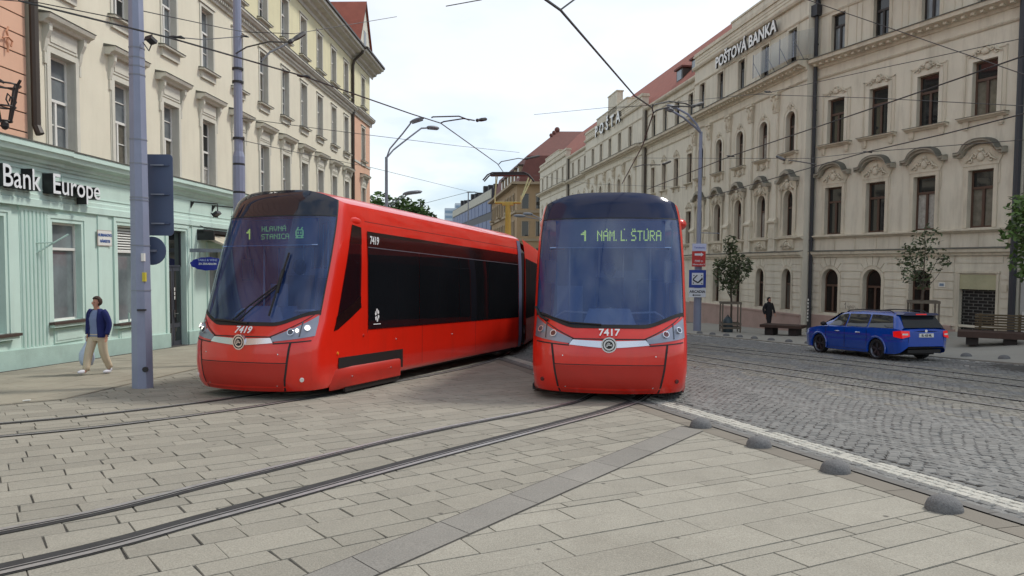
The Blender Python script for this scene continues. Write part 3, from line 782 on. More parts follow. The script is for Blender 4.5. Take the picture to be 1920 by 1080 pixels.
b = MB(); b.tube([(20.9, -.14, -.1), (20.9, -.14, .35)], .02, 6); b.box(22.3, 22.6, -.125, -.119, -.1, .3); b.obj('service_hatch', GREEN_D, cream)

# --- neighbour at the left edge: orange, grooved
TO = TL
orange = root('orange_building', TL, 'orange grooved facade above the bank sign at the left edge of the picture', 'building')
b = MB(); z = 4.3; k = 0
while z < 20:
    b.box(6, 17.15, .02, .25, z, z + .40, 0); b.box(6, 17.15, .045, .2, z + .40, z + .43, 1); z += .43
b.box(6, 17.15, .25, 9, -3, 20, 0)
b.obj('wall', [ORANGE, GUTTER], orange)
b = MB()                                                        # wall tie ornament
b.tube([(16.5 + .05 * math.sin(t * 3), -.04, 6.35 + .11 * t) for t in range(6)], .022, 5); b.tube([(16.35, -.04, 6.62), (16.5, -.05, 6.68), (16.65, -.04, 6.62), (16.6, -.04, 6.5)], .022, 5)
b.obj('wall_tie', mat('painted_iron', srgb(196, 140, 108), .7, .1, 4, 0), orange)
lan = root('iron_wall_lantern', TL @ Matrix.Translation((15.72, -.5, 5.0)), 'black wrought iron lantern bracket on the orange wall at the left edge', 'lantern')
b = MB()
for s in (-1, 1):
    b.tube([(s * .13, 0, -.3), (s * .2, 0, .0), (s * .3, 0, .45), (s * .36, 0, .55)], .03, 6); b.tube([(0, s * .13, -.3), (0, s * .2, .0), (0, s * .3, .45), (0, s * .36, .55)], .03, 6)
    b.tube([(s * .05, -.15, 0), (s * .15, -.15, .12), (s * .1, -.15, .25), (s * .02, -.15, .2), (s * .06, -.15, .1)], .016, 5)
for z_, r_ in ((-.3, .13), (.0, .2), (.45, .3)):
    b.tube([(r_ * math.cos(a), r_ * math.sin(a), z_) for a in [2 * math.pi * k / 12 for k in range(13)]], .02, 5)
b.ell((0, 0, -.38), (.08, .08, .1), 8, 5)
b.obj('cage', WIRE, lan); b = MB(); b.tube([(0, 0, .5), (0, .2, .62), (0, .52, .6)], .03, 6); b.obj('bracket', WIRE, lan)

# --- signs and fittings on the shopfront
WL = mat('white_sign_face', srgb(225, 228, 230), .4, .02, 2, 0); BLK = mat('black_sign_side', (.012, .012, .014, 1), .45, .1, 3, 0)
sg = root('bank_sign', TL @ Matrix.Translation((15.25, -.20, 3.36)), 'big white letters with deep black sides reading Bank Europe on the mint frieze', 'sign')
put('lettering', text_mesh('Bank', .68, .13, [WL, BLK], .004, sx=.90), sg, Matrix.Translation((.38, -.14, 0)))
put('lettering', text_mesh('Europe', .66, .13, [WL, BLK], .004, sx=.98), sg, Matrix.Translation((1.98, -.14, .0)))
pl = root('street_name_plate', TL @ Matrix.Translation((19.75, -.16, 2.22)), 'white street name plate with blue lettering on the mint wall between two shop windows', 'sign')
b = MB(); b.box(-.3, .3, -.02, 0, 0, .38, 0); b.box(-.32, .32, -.014, .0, -.02, .40, 1); b.obj('plate', [WHITE, mat('faded_plate_rim', srgb(176, 160, 150), .7)], pl)
BLU = mat('sign_blue_letters', srgb(60, 90, 150), .6, .05)
put('lettering', text_mesh('HURBANOVO', .10, .003, [BLU], .004, 'CENTER'), pl, Matrix.Translation((0, -.023, .235)))
put('lettering', text_mesh('NÁMESTIE', .10, .003, [BLU], .004, 'CENTER'), pl, Matrix.Translation((0, -.023, .075)))
# flag bracket
fb = MB(); fb.tube([(17.05, -.14, 1.95), (17.55, -.62, 2.42)], .022, 6); fb.tube([(17.05, -.14, 2.2), (17.3, -.42, 2.22)], .015, 6); fb.box(17.02, 17.08, -.16, -.13, 1.85, 2.3)
o = fb.obj('flag_bracket', GREEN_D, None, TL); tag(o, 'small mint painted flagpole bracket on the fluted pilaster', 'bracket')
# blue hanging sign
hs = root('hanging_sign', TL @ Matrix.Translation((24.6, -.12, 1.75)), 'blue oval cafe sign with scalloped edge hanging from an arm beside the dark door', 'sign')
b = MB(); prof = []
for k in range(48):
    a = 2 * math.pi * k / 48; r = 1 + .035 * math.sin(a * 12); prof.append((-.62 + .55 * r * math.cos(a) * (1 + .06 * math.cos(a * 2)), .22 * r * math.sin(a)))
a = [b.add((-.03, x_, z_)) for x_, z_ in prof]; c = [b.add((.03, x_, z_)) for x_, z_ in prof]; b.cap(a); b.cap(c, 0, True); b.bridge(a, c)
b.obj('board', mat('cobalt_board', srgb(28, 42, 150), .4, .12, 6, 0), hs)
b = MB(); b.box(-.02, .02, -1.15, 0, .38, .50); b.obj('arm', POLE2, hs)
b = MB(); b.tube([(0, -.35, .38), (0, -.35, .2)], .008, 5); b.tube([(0, -.9, .38), (0, -.9, .2)], .008, 5); b.obj('chain', WIRE, hs)
TS = Matrix.Translation((-.034, -.62, 0)) @ rotz(-90)
PALE = mat('pale_blue_lettering', srgb(170, 185, 225), .5)
put('lettering', text_mesh('TABLE & WINE', .10, .002, [PALE], .002, 'CENTER'), hs, TS @ Matrix.Translation((0, 0, .09)))
put('lettering', text_mesh('ZA ZRKADLOM', .085, .002, [WL], .004, 'CENTER'), hs, TS @ Matrix.Translation((0, 0, -.03)))
# two black wall spotlights
for k, x in enumerate((24.75, 26.35)):
    r_ = root('wall_spotlight', TL @ Matrix.Translation((x, -.12, 3.72)), 'black spotlight over the mint frieze, %s' % ('the one nearer the big lavender pole' if k == 0 else 'the one nearer the tram'), 'lamp', 'wall spotlights')
    b = MB(); b.tube([(0, 0, 0), (.0, -.08, .08), (.12, -.85, .02), (.12, -.85, -.22)], .022, 6); b.extx([(0, .1), (-.12, .08), (0, -.14)], -.02, .02); b.obj('arm', WIRE, r_)
    b = MB(); b.T = Matrix.Translation((.12, -.85, -.28)) @ Matrix.Rotation(R(-35), 4, 'X'); b.box(-.16, .16, -.05, .12, -.05, .05); b.box(-.18, .18, .12, .14, -.08, .08); b.obj('head', WIRE, r_)
# awning
aw = root('awning', TL @ Matrix.Translation((26.25, -.12, 2.45)), 'folded beige awning on black frame over the shop window left of the tram', 'awning')
b = MB(); b.box(-1.15, 1.6, -.28, 0, .34, .46, 1); b.box(-1.15, -1.05, -.6, 0, .1, .4, 1); b.extx([(-.05, .34), (-.85, -.02), (-.89, -.04), (-.87, -.09), (-.05, .2)], -.95, 1.5, 0)
b.box(-.9, 1.45, -.90, -.88, -.42, -.04, 0); b.obj('canopy', [mat('beige_canvas', srgb(196, 186, 164), .9, .2, 2.5, .3, 12, dirt=.4), BLK], aw)
b = MB(); b.tube([(-1.0, -.05, .6), (-1.0, -.30, .5), (1.6, -.30, .5)], .014, 5); b.obj('rod', WIRE, aw)
# ================================================================ RIGHT: post office building
OX, OY = 13.587, 34.777
DRx, DRy = -0.15079, 0.98857           # far direction of the main front
TR_ = frameT(OX, OY, 0, -DRx, -DRy)      # local x grows towards the camera, y into the building
post = root('post_office_building', TR_, 'long sand coloured palace with stucco hoods, red roof and white lettering on the right side', 'building')
NX, NY = -0.3855, 0.9227
C2 = (14.03, 34.85)
TN = TR_.inverted() @ frameT(C2[0], C2[1], 0, -NX, -NY)       # near wing frame relative to the root
GSU = GS * DRy

def frame_set(w, h, d, split, arch=None, fm=BROWN, p1=PANE_D, ps=(PANE_D, PANE_C, PANE_W)):
    f = MB(); bars(f, w, h, d - .09, .075, split, True, arch, ())
    return f.mesh('frame', fm), [pane_mesh('p', w, h, d - .09, split, p1, q, arch) for q in ps]
def scroll_relief(b, cx, z, w, h, mi, y=0, seed=0):
    """a carved cartouche: a boss with curling leaves"""
    b.ell((cx, y - .02, z + h * .42), (w * .13, .07, h * .30), 8, 6, mi); b.ell((cx, y - .03, z + h * .86), (w * .10, .06, h * .13), 8, 5, mi)
    for s in (-1, 1):
        P_ = [(cx + s * w * t, y - .03 - .02 * math.sin(t * 20), z + h * (.12 + .75 * math.sin(max(0, .5 - t) * 3.1) * (.8 + .2 * math.cos(t * 25)))) for t in [.06 + .44 * k / 9 for k in range(10)]]
        b.tube(P_, [.045 - .002 * k for k in range(10)], 5, mi)
        P_ = [(cx + s * (w * .34 + .07 * math.cos(a)), y - .03, z + h * .22 + .07 * math.sin(a)) for a in [k * .8 for k in range(8)]]
        b.tube(P_, .028, 5, mi)
        P_ = [(cx + s * (w * .2 + .06 * math.cos(a + 2)), y - .03, z + h * .5 + .06 * math.sin(a + 2)) for a in [k * .8 for k in range(7)]]
        b.tube(P_, .028, 5, mi)
MM = [SAND, SAND_TRIM, SAND_DARK, GREYCAP]
def kit_n1():          # first floor, near wing: arched eyebrow hood
    w, h, d = .97, 2.12, .26; b = MB(); P = rect_pts(w, h)
    reveal(b, P, d, 1); band(b, P, .15, -.05, 0, 1); b.box(-.70, -.64, -.03, 0, h - .55, h + .15, 1); b.box(.64, .70, -.03, 0, h - .55, h + .15, 1)
    b.box(-.68, .68, -.07, 0, h + .15, h + .21, 1)
    b.ext([(-.68, h + .21), (-.80, h + .5), (-.55, h + .60), (-.35, h + .85), (0, h + .95), (.35, h + .85), (.55, h + .60), (.80, h + .5), (.68, h + .21)], -.06, 0, 1)
    scroll_relief(b, 0, h + .23, 1.15, .55, 1, -.07)
    pts = [(-.93, h + .50), (-.74, h + .50), (-.68, h + .54)] + [(-.65 * math.cos(a), h + .55 + .38 * math.sin(a)) for a in [math.pi * k / 12 for k in range(1, 12)]] + [(.68, h + .54), (.74, h + .50), (.93, h + .50)]
    up = [(x, z + .20 + .0 * x) for x, z in pts]
    n = len(pts)
    for i in range(n - 1):
        (xa, za), (xb, zb) = pts[i], pts[i + 1]
        for (y0, y1, k0, k1, mi) in ((-.22, 0, 0, .10, 2), (-.32, 0, .10, .19, 2)):
            b.poly([(xa, y0, za + k0), (xb, y0, zb + k0), (xb, y0, zb + k1), (xa, y0, za + k1)], mi)
            b.poly([(xa, y0, za + k0), (xb, y0, zb + k0), (xb, 0, zb + k0), (xa, 0, za + k0)], mi)
        b.poly([(xa, -.34, za + .19), (xb, -.34, zb + .19), (xb, 0, zb + .23), (xa, 0, za + .23)], 3)
        b.poly([(xa, -.34, za + .17), (xb, -.34, zb + .17), (xb, -.34, zb + .19), (xa, -.34, za + .19)], 3)
    for x in (-.93, .93): b.box(x - .01, x + .01, -.32, 0, h + .50, h + .69, 2)
    f, p = frame_set(w, h, d, 1.42); return b.mesh('window', MM), f, p
def kit_n2():
    w, h, d = .95, 2.02, .26; b = MB(); P = rect_pts(w, h)
    reveal(b, P, d, 1); band(b, P, .16, -.035, 0, 0); b.box(-.80, -.74, -.03, 0, .1, h + .35, 1); b.box(.74, .80, -.03, 0, .1, h + .35, 1); b.box(-.80, -.5, -.03, 0, h + .30, h + .35, 1); b.box(.5, .80, -.03, 0, h + .30, h + .35, 1)
    scroll_relief(b, 0, h + .14, 1.25, .42, 1, -.03)
    b.extx([(0, -.12), (-.10, -.12), (-.16, -.05), (-.24, -.04), (-.24, 0), (0, .03)], -.92, .92, 1); b.box(-.94, .94, -.26, 0, .0, .018, 3)
    for x in (-.66, .66): b.box(x - .11, x + .11, -.08, 0, -.36, -.12, 1); b.box(x - .08, x + .08, -.06, 0, -.42, -.36, 1)
    f, p = frame_set(w, h, d, 1.3); return b.mesh('window', MM), f, p
def kit_att(w=.78, h=1.62):
    d = .24; b = MB(); P = rect_pts(w, h); reveal(b, P, d, 1); band(b, P, .14, -.03, 0, 1)
    f, p = frame_set(w, h, d, h * .64, None, DKFRAME, PANE_D, (PANE_D, PANE_G)); return b.mesh('window', MM), f, p
PANE_L = mat('low_gloss_dark_glass', (.016, .015, .014, 1), .22, .5, .9, 0, spec=.3); PANE_LC = mat('low_gloss_curtain', (.10, .095, .08, 1), .3, .4, 4, 0, spec=.3)
def kit_arch0(w=.95, h=2.0):
    d = .28; b = MB(); P = arch_pts(w, h); reveal(b, P, d, 1); spandrel(b, w, h, P, 0); band(b, P, .13, -.05, 0, 1)
    f, p = frame_set(w, h, d, h * .60, P, BROWN, PANE_L, (PANE_L, PANE_LC)); return b.mesh('window', MM), f, p
def kit_r1():        # first floor, centre: arched with heavy dark hood
    w, h, d = .86, 2.20, .28; b = MB(); P = arch_pts(w, h); reveal(b, P, d, 1); spandrel(b, w, h, P, 0); band(b, P, .17, -.06, 0, 1)
    for s in (-1, 1): b.tube([(s * .66, -.05, .3), (s * .68, -.06, 1.0), (s * .66, -.07, 1.7), (s * .70, -.1, h + .05)], [.03, .045, .05, .06], 6, 1)
    b.ext([(-.74, h + .05), (-.80, h + .42), (.80, h + .42), (.74, h + .05)], -.10, 0, 1)
    scroll_relief(b, 0, h - .02, 1.35, .55, 1, -.12)
    pts = [(-.90, h + .38), (-.66, h + .40), (-.52, h + .52), (-.34, h + .72), (0, h + .82), (.34, h + .72), (.52, h + .52), (.66, h + .40), (.90, h + .38)]
    for i in range(len(pts) - 1):
        (xa, za), (xb, zb) = pts[i], pts[i + 1]
        b.poly([(xa, -.30, za), (xb, -.30, zb), (xb, -.30, zb + .16), (xa, -.30, za + .16)], 2); b.poly([(xa, -.30, za), (xb, -.30, zb), (xb, 0, zb - .02), (xa, 0, za - .02)], 2); b.poly([(xa, -.30, za + .16), (xb, -.30, zb + .16), (xb, 0, zb + .20), (xa, 0, za + .20)], 3)
    b.ext([(x, z + .02) for x, z in pts] + [(.8, h + .1), (-.8, h + .1)], -.08, 0, 2)
    for x in (-.9, .9): b.box(x - .01, x + .01, -.3, 0, h + .38, h + .54, 2)
    b.box(-.6, .6, -.09, 0, -.62, -.16, 1); scroll_relief(b, 0, -.6, 1.0, .4, 1, -.1); b.extx([(0, -.12), (-.12, -.12), (-.18, -.04), (-.18, 0), (0, .02)], -.78, .78, 1)
    f, p = frame_set(w, h, d, 1.32, P); return b.mesh('window', MM), f, p
def kit_r2():
    w, h, d = .84, 1.98, .28; b = MB(); P = arch_pts(w, h, 12, .34); reveal(b, P, d, 1); spandrel(b, w, h, P, 0); band(b, P, .15, -.04, 0, 0); band(b, P, .20, -.055, 0, 1, inner=.15)
    b.ell((0, -.06, h + .24), (.10, .07, .16), 8, 5, 1); b.tube([(-.3, -.05, h + .18), (-.12, -.06, h + .32), (0, -.06, h + .42), (.12, -.06, h + .32), (.3, -.05, h + .18)], .025, 5, 1)
    b.extx([(0, -.12), (-.10, -.12), (-.18, -.05), (-.24, -.04), (-.24, 0), (0, .03)], -.74, .74, 1); b.box(-.76, .76, -.26, 0, .0, .018, 3)
    for x in (-.55, .55): b.box(x - .09, x + .09, -.09, 0, -.44, -.12, 1)
    b.ell((0, -.04, -.34), (.17, .09, .15), 8, 5, 1); b.tube([(-.45, -.04, -.2), (-.25, -.05, -.42), (0, -.06, -.50), (.25, -.05, -.42), (.45, -.04, -.2)], .03, 5, 1)
    f, p = frame_set(w, h, d, 1.22, P); return b.mesh('window', MM), f, p
def kit_plain(w, h):
    d = .26; b = MB(); P = rect_pts(w, h); reveal(b, P, d, 1); band(b, P, .14, -.035, 0, 1); scroll_relief(b, 0, h + .12, 1.0, .5, 1, -.03)
    b.extx([(0, -.12), (-.16, -.05), (-.22, -.04), (-.22, 0), (0, .03)], -.72, .72, 1)
    for x in (-.5, .5): b.box(x - .08, x + .08, -.08, 0, -.34, -.12, 1)
    f, p = frame_set(w, h, d, h * .62); return b.mesh('window', MM), f, p
Kn1, Kn2, Ka, Kg, Kr1, Kr2, Kp2, Kp1, Kgm = kit_n1(), kit_n2(), kit_att(), kit_arch0(), kit_r1(), kit_r2(), kit_plain(.78, 1.95), kit_plain(.82, 2.15), kit_arch0(.86, 2.0)

# --- near wing -------------------------------------------------
ncol = [1.24, 3.52, 5.82, 8.12]; NL = 9.62
ops = []
for c in ncol: ops += [(c - .39, c + .39, 11.5, 13.12), (c - .475, c + .475, 7.34, 9.36), (c - .485, c + .485, 3.28, 5.40)]
gcol = [1.18, 3.48, 5.76]
for c in gcol: ops.append((c - .475, c + .475, -.28, 1.72))
SH = (7.45, 8.85, -1.3, 1.55); ops.append(SH)
b = MB(); wall_mesh(b, 0, NL, -2, 16.2, ops)
b.poly([(NL, 0, -2), (NL, 6, -2), (NL, 6, 16.2), (NL, 0, 16.2)]); b.poly([(0, .0, 16.2), (NL, 0, 16.2), (NL, 6, 19), (0, 6, 19)])
b.obj('near_wing_wall', SAND, post, TN)
for c in ncol:
    window(post, Ka, c, 0, 11.5, TN, PR); window(post, Kn2, c, 0, 7.34, TN, PR); window(post, Kn1, c, 0, 3.28, TN, PR)
for c in gcol: window(post, Kg, c, 0, -.28, TN, PR)
def rustic(b, x0, x1, holes, zlo, zhi, y=0, mi=0, rh=.335):
    """raised courses between grooves; rows stop at arches, splayed joints over them"""
    z = zhi
    k = 0
    while z - rh > zlo:
        za, zb = z - rh + .018, z - .018; segs = [(x0, x1)]
        for (ha, hb, hz0, hz1, arch) in holes:
            if arch:
                cx = (ha + hb) / 2; r = (hb - ha) / 2 + .14; zc = hz1 - (hb - ha) / 2
                def hw(zz):
                    if zz > zc + r + .0: return 0
                    return r if zz < zc else math.sqrt(max(0, r * r - (zz - zc) ** 2))
                w_ = max(hw(za), hw(zb)); full = zb > hz0
                if hw(za) == 0 and za < zc + r + .55: w_ = r * .95
                elif za > zc: w_ = max(w_, r * .95) + (za - zc) * .12
            else: cx = (ha + hb) / 2; w_ = (hb - ha) / 2 + .04; full = za < hz1 + .05 and zb > hz0
            if not full or w_ <= 0 or (arch and za >= zc + r + .55): continue
            new = []
            for a, c in segs:
                if cx + w_ <= a or cx - w_ >= c: new.append((a, c)); continue
                if cx - w_ > a: new.append((a, cx - w_))
                if cx + w_ < c: new.append((cx + w_, c))
            segs = new
        for a, c in segs:
            if c - a > .08: b.box(a, c, y - .03, y, za, zb, mi)
        z -= rh; k += 1
    for (ha, hb, hz0, hz1, arch) in holes:
        if not arch: continue
        cx = (ha + hb) / 2; r = (hb - ha) / 2 + .16; zc = hz1 - (hb - ha) / 2
        for t in (-50, -30, -10, 10, 30, 50):
            a0, a1 = R(90 - t + 8.6), R(90 - t - 8.6)
            R2 = min(r + .62, (zhi - .03 - zc) / max(.3, math.cos(R(t)))) if abs(t) < 45 else r + .38
            b.ext([(cx + r * math.cos(a0), zc + r * math.sin(a0)), (cx + R2 * math.cos(a0), zc + R2 * math.sin(a0)), (cx + R2 * math.cos(a1), zc + R2 * math.sin(a1)), (cx + r * math.cos(a1), zc + r * math.sin(a1))], y - .031, y, mi)
b = MB(); rustic(b, .1, 7.2, [(c - .475, c + .475, -.28, 1.72, True) for c in gcol], -.32, 2.28); rustic(b, 9.0, 9.5, [], -.4, 1.7); b.box(7.25, 9.05, -.025, 0, 1.98, 2.28)
b.box(.05, 9.5, -.035, 0, -.42, -.33)
b.obj('rusticated_base', SAND, post, TN)
b = MB(); n = 12
for i in range(n):
    xa, xb = 7.15 * i / n + .02, 7.15 * (i + 1) / n + .02
    b.poly([(xa, -.06, -2), (xb, -.06, -2), (xb, -.06, -.42), (xa, -.06, -.42)]); b.poly([(xa, -.06, -.42), (xb, -.06, -.42), (xb, 0, -.38), (xa, 0, -.38)])
b.box(7.17, 7.35, -.06, 0, -2, -.55)
b.obj('plinth', PINKP, post, TN)
# cornices, sills and ledges of the near wing
def ledges(b, x0, x1, dy=0):
    b.extx([(dy, 2.26), (dy - .10, 2.26), (dy - .12, 2.34), (dy - .20, 2.38), (dy - .22, 2.50), (dy, 2.54)], x0, x1, 0)
    b.extx([(dy, 2.54), (dy - .24, 2.50), (dy - .24, 2.525), (dy, 2.57)], x0, x1, 1)
    b.extx([(dy, 3.10), (dy - .06, 3.10), (dy - .12, 3.16), (dy - .18, 3.18), (dy - .18, 3.24), (dy, 3.26)], x0, x1, 0)
    b.extx([(dy, 10.42), (dy - .05, 10.42), (dy - .09, 10.48), (dy, 10.55)], x0, x1, 0)
    b.extx([(dy, 10.9), (dy - .06, 10.9), (dy - .10, 11.0), (dy - .40, 11.12), (dy - .50, 11.14), (dy - .52, 11.30), (dy, 11.36)], x0, x1, 0)
    b.extx([(dy, 11.36), (dy - .56, 11.30), (dy - .56, 11.33), (dy, 11.42)], x0, x1, 1)
    x = x0 + .15
    while x < x1 - .1: b.box(x, x + .13, dy - .36, dy - .06, 11.0, 11.09, 0); x += .36
b = MB(); ledges(b, .0, NL - .1)
b.extx([(0, 13.25), (-.05, 13.25), (-.08, 13.32), (0, 13.34)], 0, NL - .1, 0)
for k in range(9):
    x = .25 + k * 1.12; b.box(x - .02, x + .02, -.025, 0, 2.57, 3.08, 0)
for c in ncol:
    for s in (-1, 1): b.box(c + s * 1.0 - .015, c + s * 1.0 + .015, -.02, 0, 11.42, 13.25, 0)
b.obj('cornice', [SAND_TRIM, GREYCAP], post, TN)
# shutter
b = MB(); b.box(SH[0], SH[1], -.02, .2, 1.0 + .0, 1.55, 1); b.box(SH[0] - .09, SH[0], -.05, .2, -1.3, 1.62, 2); b.box(SH[1], SH[1] + .09, -.05, .2, -1.3, 1.62, 2); b.box(SH[0] - .12, SH[1] + .12, -.07, 0, 1.60, 1.68, 2)
so = b.obj('shop_opening', [SAND, mat('pale_yellow_board', srgb(172, 168, 136), .8, .08, 3, .1, dirt=.3), SAND_TRIM], post, TN)
b = MB(); b.box(SH[0], SH[1], .14, .15, -1.3, 1.0, 0); z = -.95; k = 0
while z < 1.0:
    b.box(SH[0], SH[1], .10, .125, z, z + .022, 1); x = SH[0] + (.10 if k % 2 else .28)
    while x < SH[1]: b.box(x, x + .03, .10, .12, z + .022, z + .118, 1); x += .36
    z += .118; k += 1
b.box(SH[0], SH[1], .05, .14, -1.3, -.62, 2)
b.obj('roller_shutter', [DARK, mat('shutter_links', srgb(96, 96, 92), .5, .1, 5), SAND_TRIM], so)
b = MB(); b.box(6.60, 6.86, -.05, -.03, 1.05, 1.23, 0); b.box(6.64, 6.82, -.055, -.05, 1.09, 1.19, 1)
b.obj('house_number', [WHITE, mat('plate_blue', srgb(120, 140, 160), .6)], post, TN)
b = MB(); b.box(9.05, 9.25, -.06, -.03, .95, 1.2, 0); b.obj('wall_box', SAND_TRIM, post, TN)
b = MB(); b.tube([(.10, -.12, 16), (.10, -.12, 13.7)], .10, 8); b.box(-.08, .28, -.34, -.05, 13.3, 13.8)
b.tube([(.10, -.16, 13.3), (.10, -.16, 11.6), (.10, -.14, -1.2)], .085, 8)
for z in (-.2, 3.0, 6.0, 9.0, 12.0): b.tube([(.10, -.14, z), (.10, -.14, z + .06)], .10, 8)
b.obj('downpipe', mat('dark_downpipe', srgb(44, 46, 52), .45, .12, 4, .1), post, TN)
b = MB(); b.tube([(NL - .12, -.14, 16), (NL - .12, -.14, -.8)], .115, 8); b.obj('downpipe', MATS['dark_downpipe'], post, TN)
for k in range(7): b = MB(); b.box(.055, .145, -.232, -.228, .15 + k * .16 - .9, .25 + k * .16 - .9); b.obj('sticker', WHITE, post, TN)
# --- centre: risalits and wings -----------------------------------
rcol = [1.36, 4.05, 6.75, 9.45, 12.12]; R0 = 13.35
def sect(u0, u1, y, cols, kit, z0, top, ground=True, kits=None):
    """one stretch of the long front: u measured away from the camera"""
    ops = []
    for c in cols:
        for (k_, w, za, h) in kits: ops.append((-c - w / 2, -c + w / 2, za, za + h))
    b = MB(); wall_mesh(b, -u1, -u0, -4.8, top, ops, y=y)
    for x in (-u1, -u0): b.poly([(x, y, -4.8), (x, y + .6, -4.8), (x, y + .6, top), (x, y, top)])
    b.obj('front_wall', SAND, post)
    for c in cols:
        for (k_, w, za, h) in kits: window(post, k_, -c, y, za, None, PR)
KR = [(Kgm, .86, -.28, 2.0), (Kr1, .86, 3.30, 2.2), (Kr2, .84, 7.30, 1.98), (Ka, .78, 11.55, 1.62)]
KW = [(Kp1, .82, 3.30, 2.15), (Kp2, .78, 7.30, 1.95), (Ka, .78, 11.55, 1.62)]
sect(0, R0, 0, rcol, None, 0, 14.3, kits=KR)
sect(R0, 23.7, .35, [14.8, 17.2, 19.6, 22.0], None, 0, 14.0, kits=KW)
sect(23.7, 41.4, 0, [26.7, 29.65, 32.6, 35.55, 38.5], None, 0, 14.3, kits=[(Kr1, .86, 3.30, 2.2), (Kr2, .84, 7.30, 1.98), (Ka, .78, 11.55, 1.62)])
sect(41.4, 50.2, .35, [42.9, 45.6, 48.3], None, 0, 14.0, kits=KW)
sect(50.2, 66, 0, [52.0, 55.0, 58.0, 61.0, 64.0], None, 0, 14.3, kits=[(Kp2, .78, 7.30, 1.95), (Ka, .78, 11.55, 1.62)])
for u0, u1, dy in ((-.02, R0 + .02, 0), (R0, 23.7, .35), (23.68, 41.42, 0), (41.4, 50.2, .35), (50.18, 66.1, 0)):
    b = MB(); ledges(b, -u1, -u0, dy)
    if dy: b.extx([(dy, 13.35), (dy - .05, 13.35), (dy - .08, 13.42), (dy, 13.44)], -u1, -u0, 0); b.extx([(dy, 13.8), (dy - .2, 13.85), (dy - .28, 13.95), (dy - .28, 14.05), (dy, 14.05)], -u1, -u0, 0)
    else:
        b.extx([(0, 13.28), (-.05, 13.28), (-.08, 13.35), (0, 13.37)], -u1, -u0, 0)
        b.extx([(0, 14.2), (-.14, 14.22), (-.20, 14.32), (-.20, 14.40), (0, 14.42)], -u1, -u0, 0)
    b.obj('cornice', [SAND_TRIM, GREYCAP], post)
def parapet(u0, u1, ztop, steps):
    b = MB(); b.box(-u1, -u0, -.02, .5, 14.30, ztop - .24, 0); b.box(-u1 - .08, -u0 + .08, -.10, .58, ztop - .24, ztop - .12, 1); b.box(-u1 - .02, -u0 + .02, -.06, .55, ztop - .12, ztop, 1)
    for a, c, z in steps: b.box(-c, -a, -.05, .5, ztop, z - .10, 0); b.box(-c - .07, -a + .07, -.1, .56, z - .10, z, 1)
    for z in (14.62, 14.80): b.box(-u1 + .3, -u0 - .3, -.05, -.02, z, z + .04, 1)
    b.obj('parapet', [SAND, SAND_TRIM], post)
parapet(0, R0, 15.25, [(1.2, 8.0, 15.62)]); parapet(23.7, 41.4, 15.2, [(27.5, 37.0, 15.75), (30.5, 33.2, 17.0)]); parapet(50.2, 66, 15.1, [(54, 62, 15.5)])
# pilasters with capitals and pedestals
for u in [2.72, 5.4, 8.1, 10.78, 13.05] + [25.2, 28.2, 31.1, 34.1, 37.0, 40.0]:
    b = MB(); x = -u
    b.box(x - .21, x + .21, -.07, 0, 4.25, 9.55, 0); b.box(x - .14, x + .14, -.085, -.07, 5.4, 9.2, 0)
    b.box(x - .30, x + .30, -.16, 0, 2.57, 3.95, 0); b.box(x - .18, x + .18, -.18, -.16, 2.8, 3.75, 1)
    b.extx([(0, 3.95), (-.18, 3.95), (-.24, 4.02), (-.24, 4.10), (-.16, 4.16), (-.12, 4.25), (0, 4.25)], x - .35, x + .35, 1)
    o = b.obj('pilaster', [SAND, SAND_TRIM], post)
    c = MB(); c.ext([(x - .21, 9.55), (x - .3, 10.3), (x + .3, 10.3), (x + .21, 9.55)], -.14, 0); c.box(x - .34, x + .34, -.22, 0, 10.3, 10.4); c.box(x - .25, x + .25, -.12, 0, 9.48, 9.55)
    for s in (-1, 1):
        c.ell((x + s * .25, -.16, 10.18), (.09, .09, .11), 7, 5); c.ell((x + s * .14, -.16, 9.82), (.08, .07, .2), 7, 5)
    c.ell((x, -.18, 10.0), (.09, .08, .22), 7, 5); c.obj('capital', SAND_TRIM, o)
b = MB(); rustic(b, -R0 + .1, -.1, [(-c - .43, -c + .43, -.28, 1.72, True) for c in rcol], -.4, 2.24); b.obj('rusticated_base', SAND, post)
b = MB(); b.box(-66, 0, -.07, 0, -4.8, -.52, 0); b.box(-R0, 0, -.10, 0, -.52, -.44, 0); b.obj('plinth', PINKP, post)
for u in (R0 + .15, 23.5, 50.0): b = MB(); b.tube([(-u, .22, 13.9), (-u, .22, -2)], .09, 6); b.obj('downpipe', GUTTER, post)
# roof with dormers
b = MB(); b.poly([(-66.5, .2, 14.1), (8, .2, 14.1), (8, 5.2, 19.45), (-66.5, 5.2, 19.45)]); b.poly([(-66.5, 12, 14), (-66.5, 5.2, 19.45), (8, 5.2, 19.45), (8, 12, 14)]); b.poly([(-66.5, .2, 14.1), (-66.5, 5.2, 19.45), (-66.5, 12, 14)])
rf = b.obj('roof', ROOF, post)
for u in (15.8, 18.6, 44.8):
    b = MB(); b.box(-u - .6, -u + .6, 1.0, 3.2, 14.8, 15.75, 1); b.box(-u - .75, -u + .75, .85, 3.4, 15.75, 15.87, 0); b.box(-u - .42, -u + .42, .97, 1.0, 15.0, 15.65, 2)
    b.obj('dormer', [ROOFDK, GUTTER, PANE_G], rf)
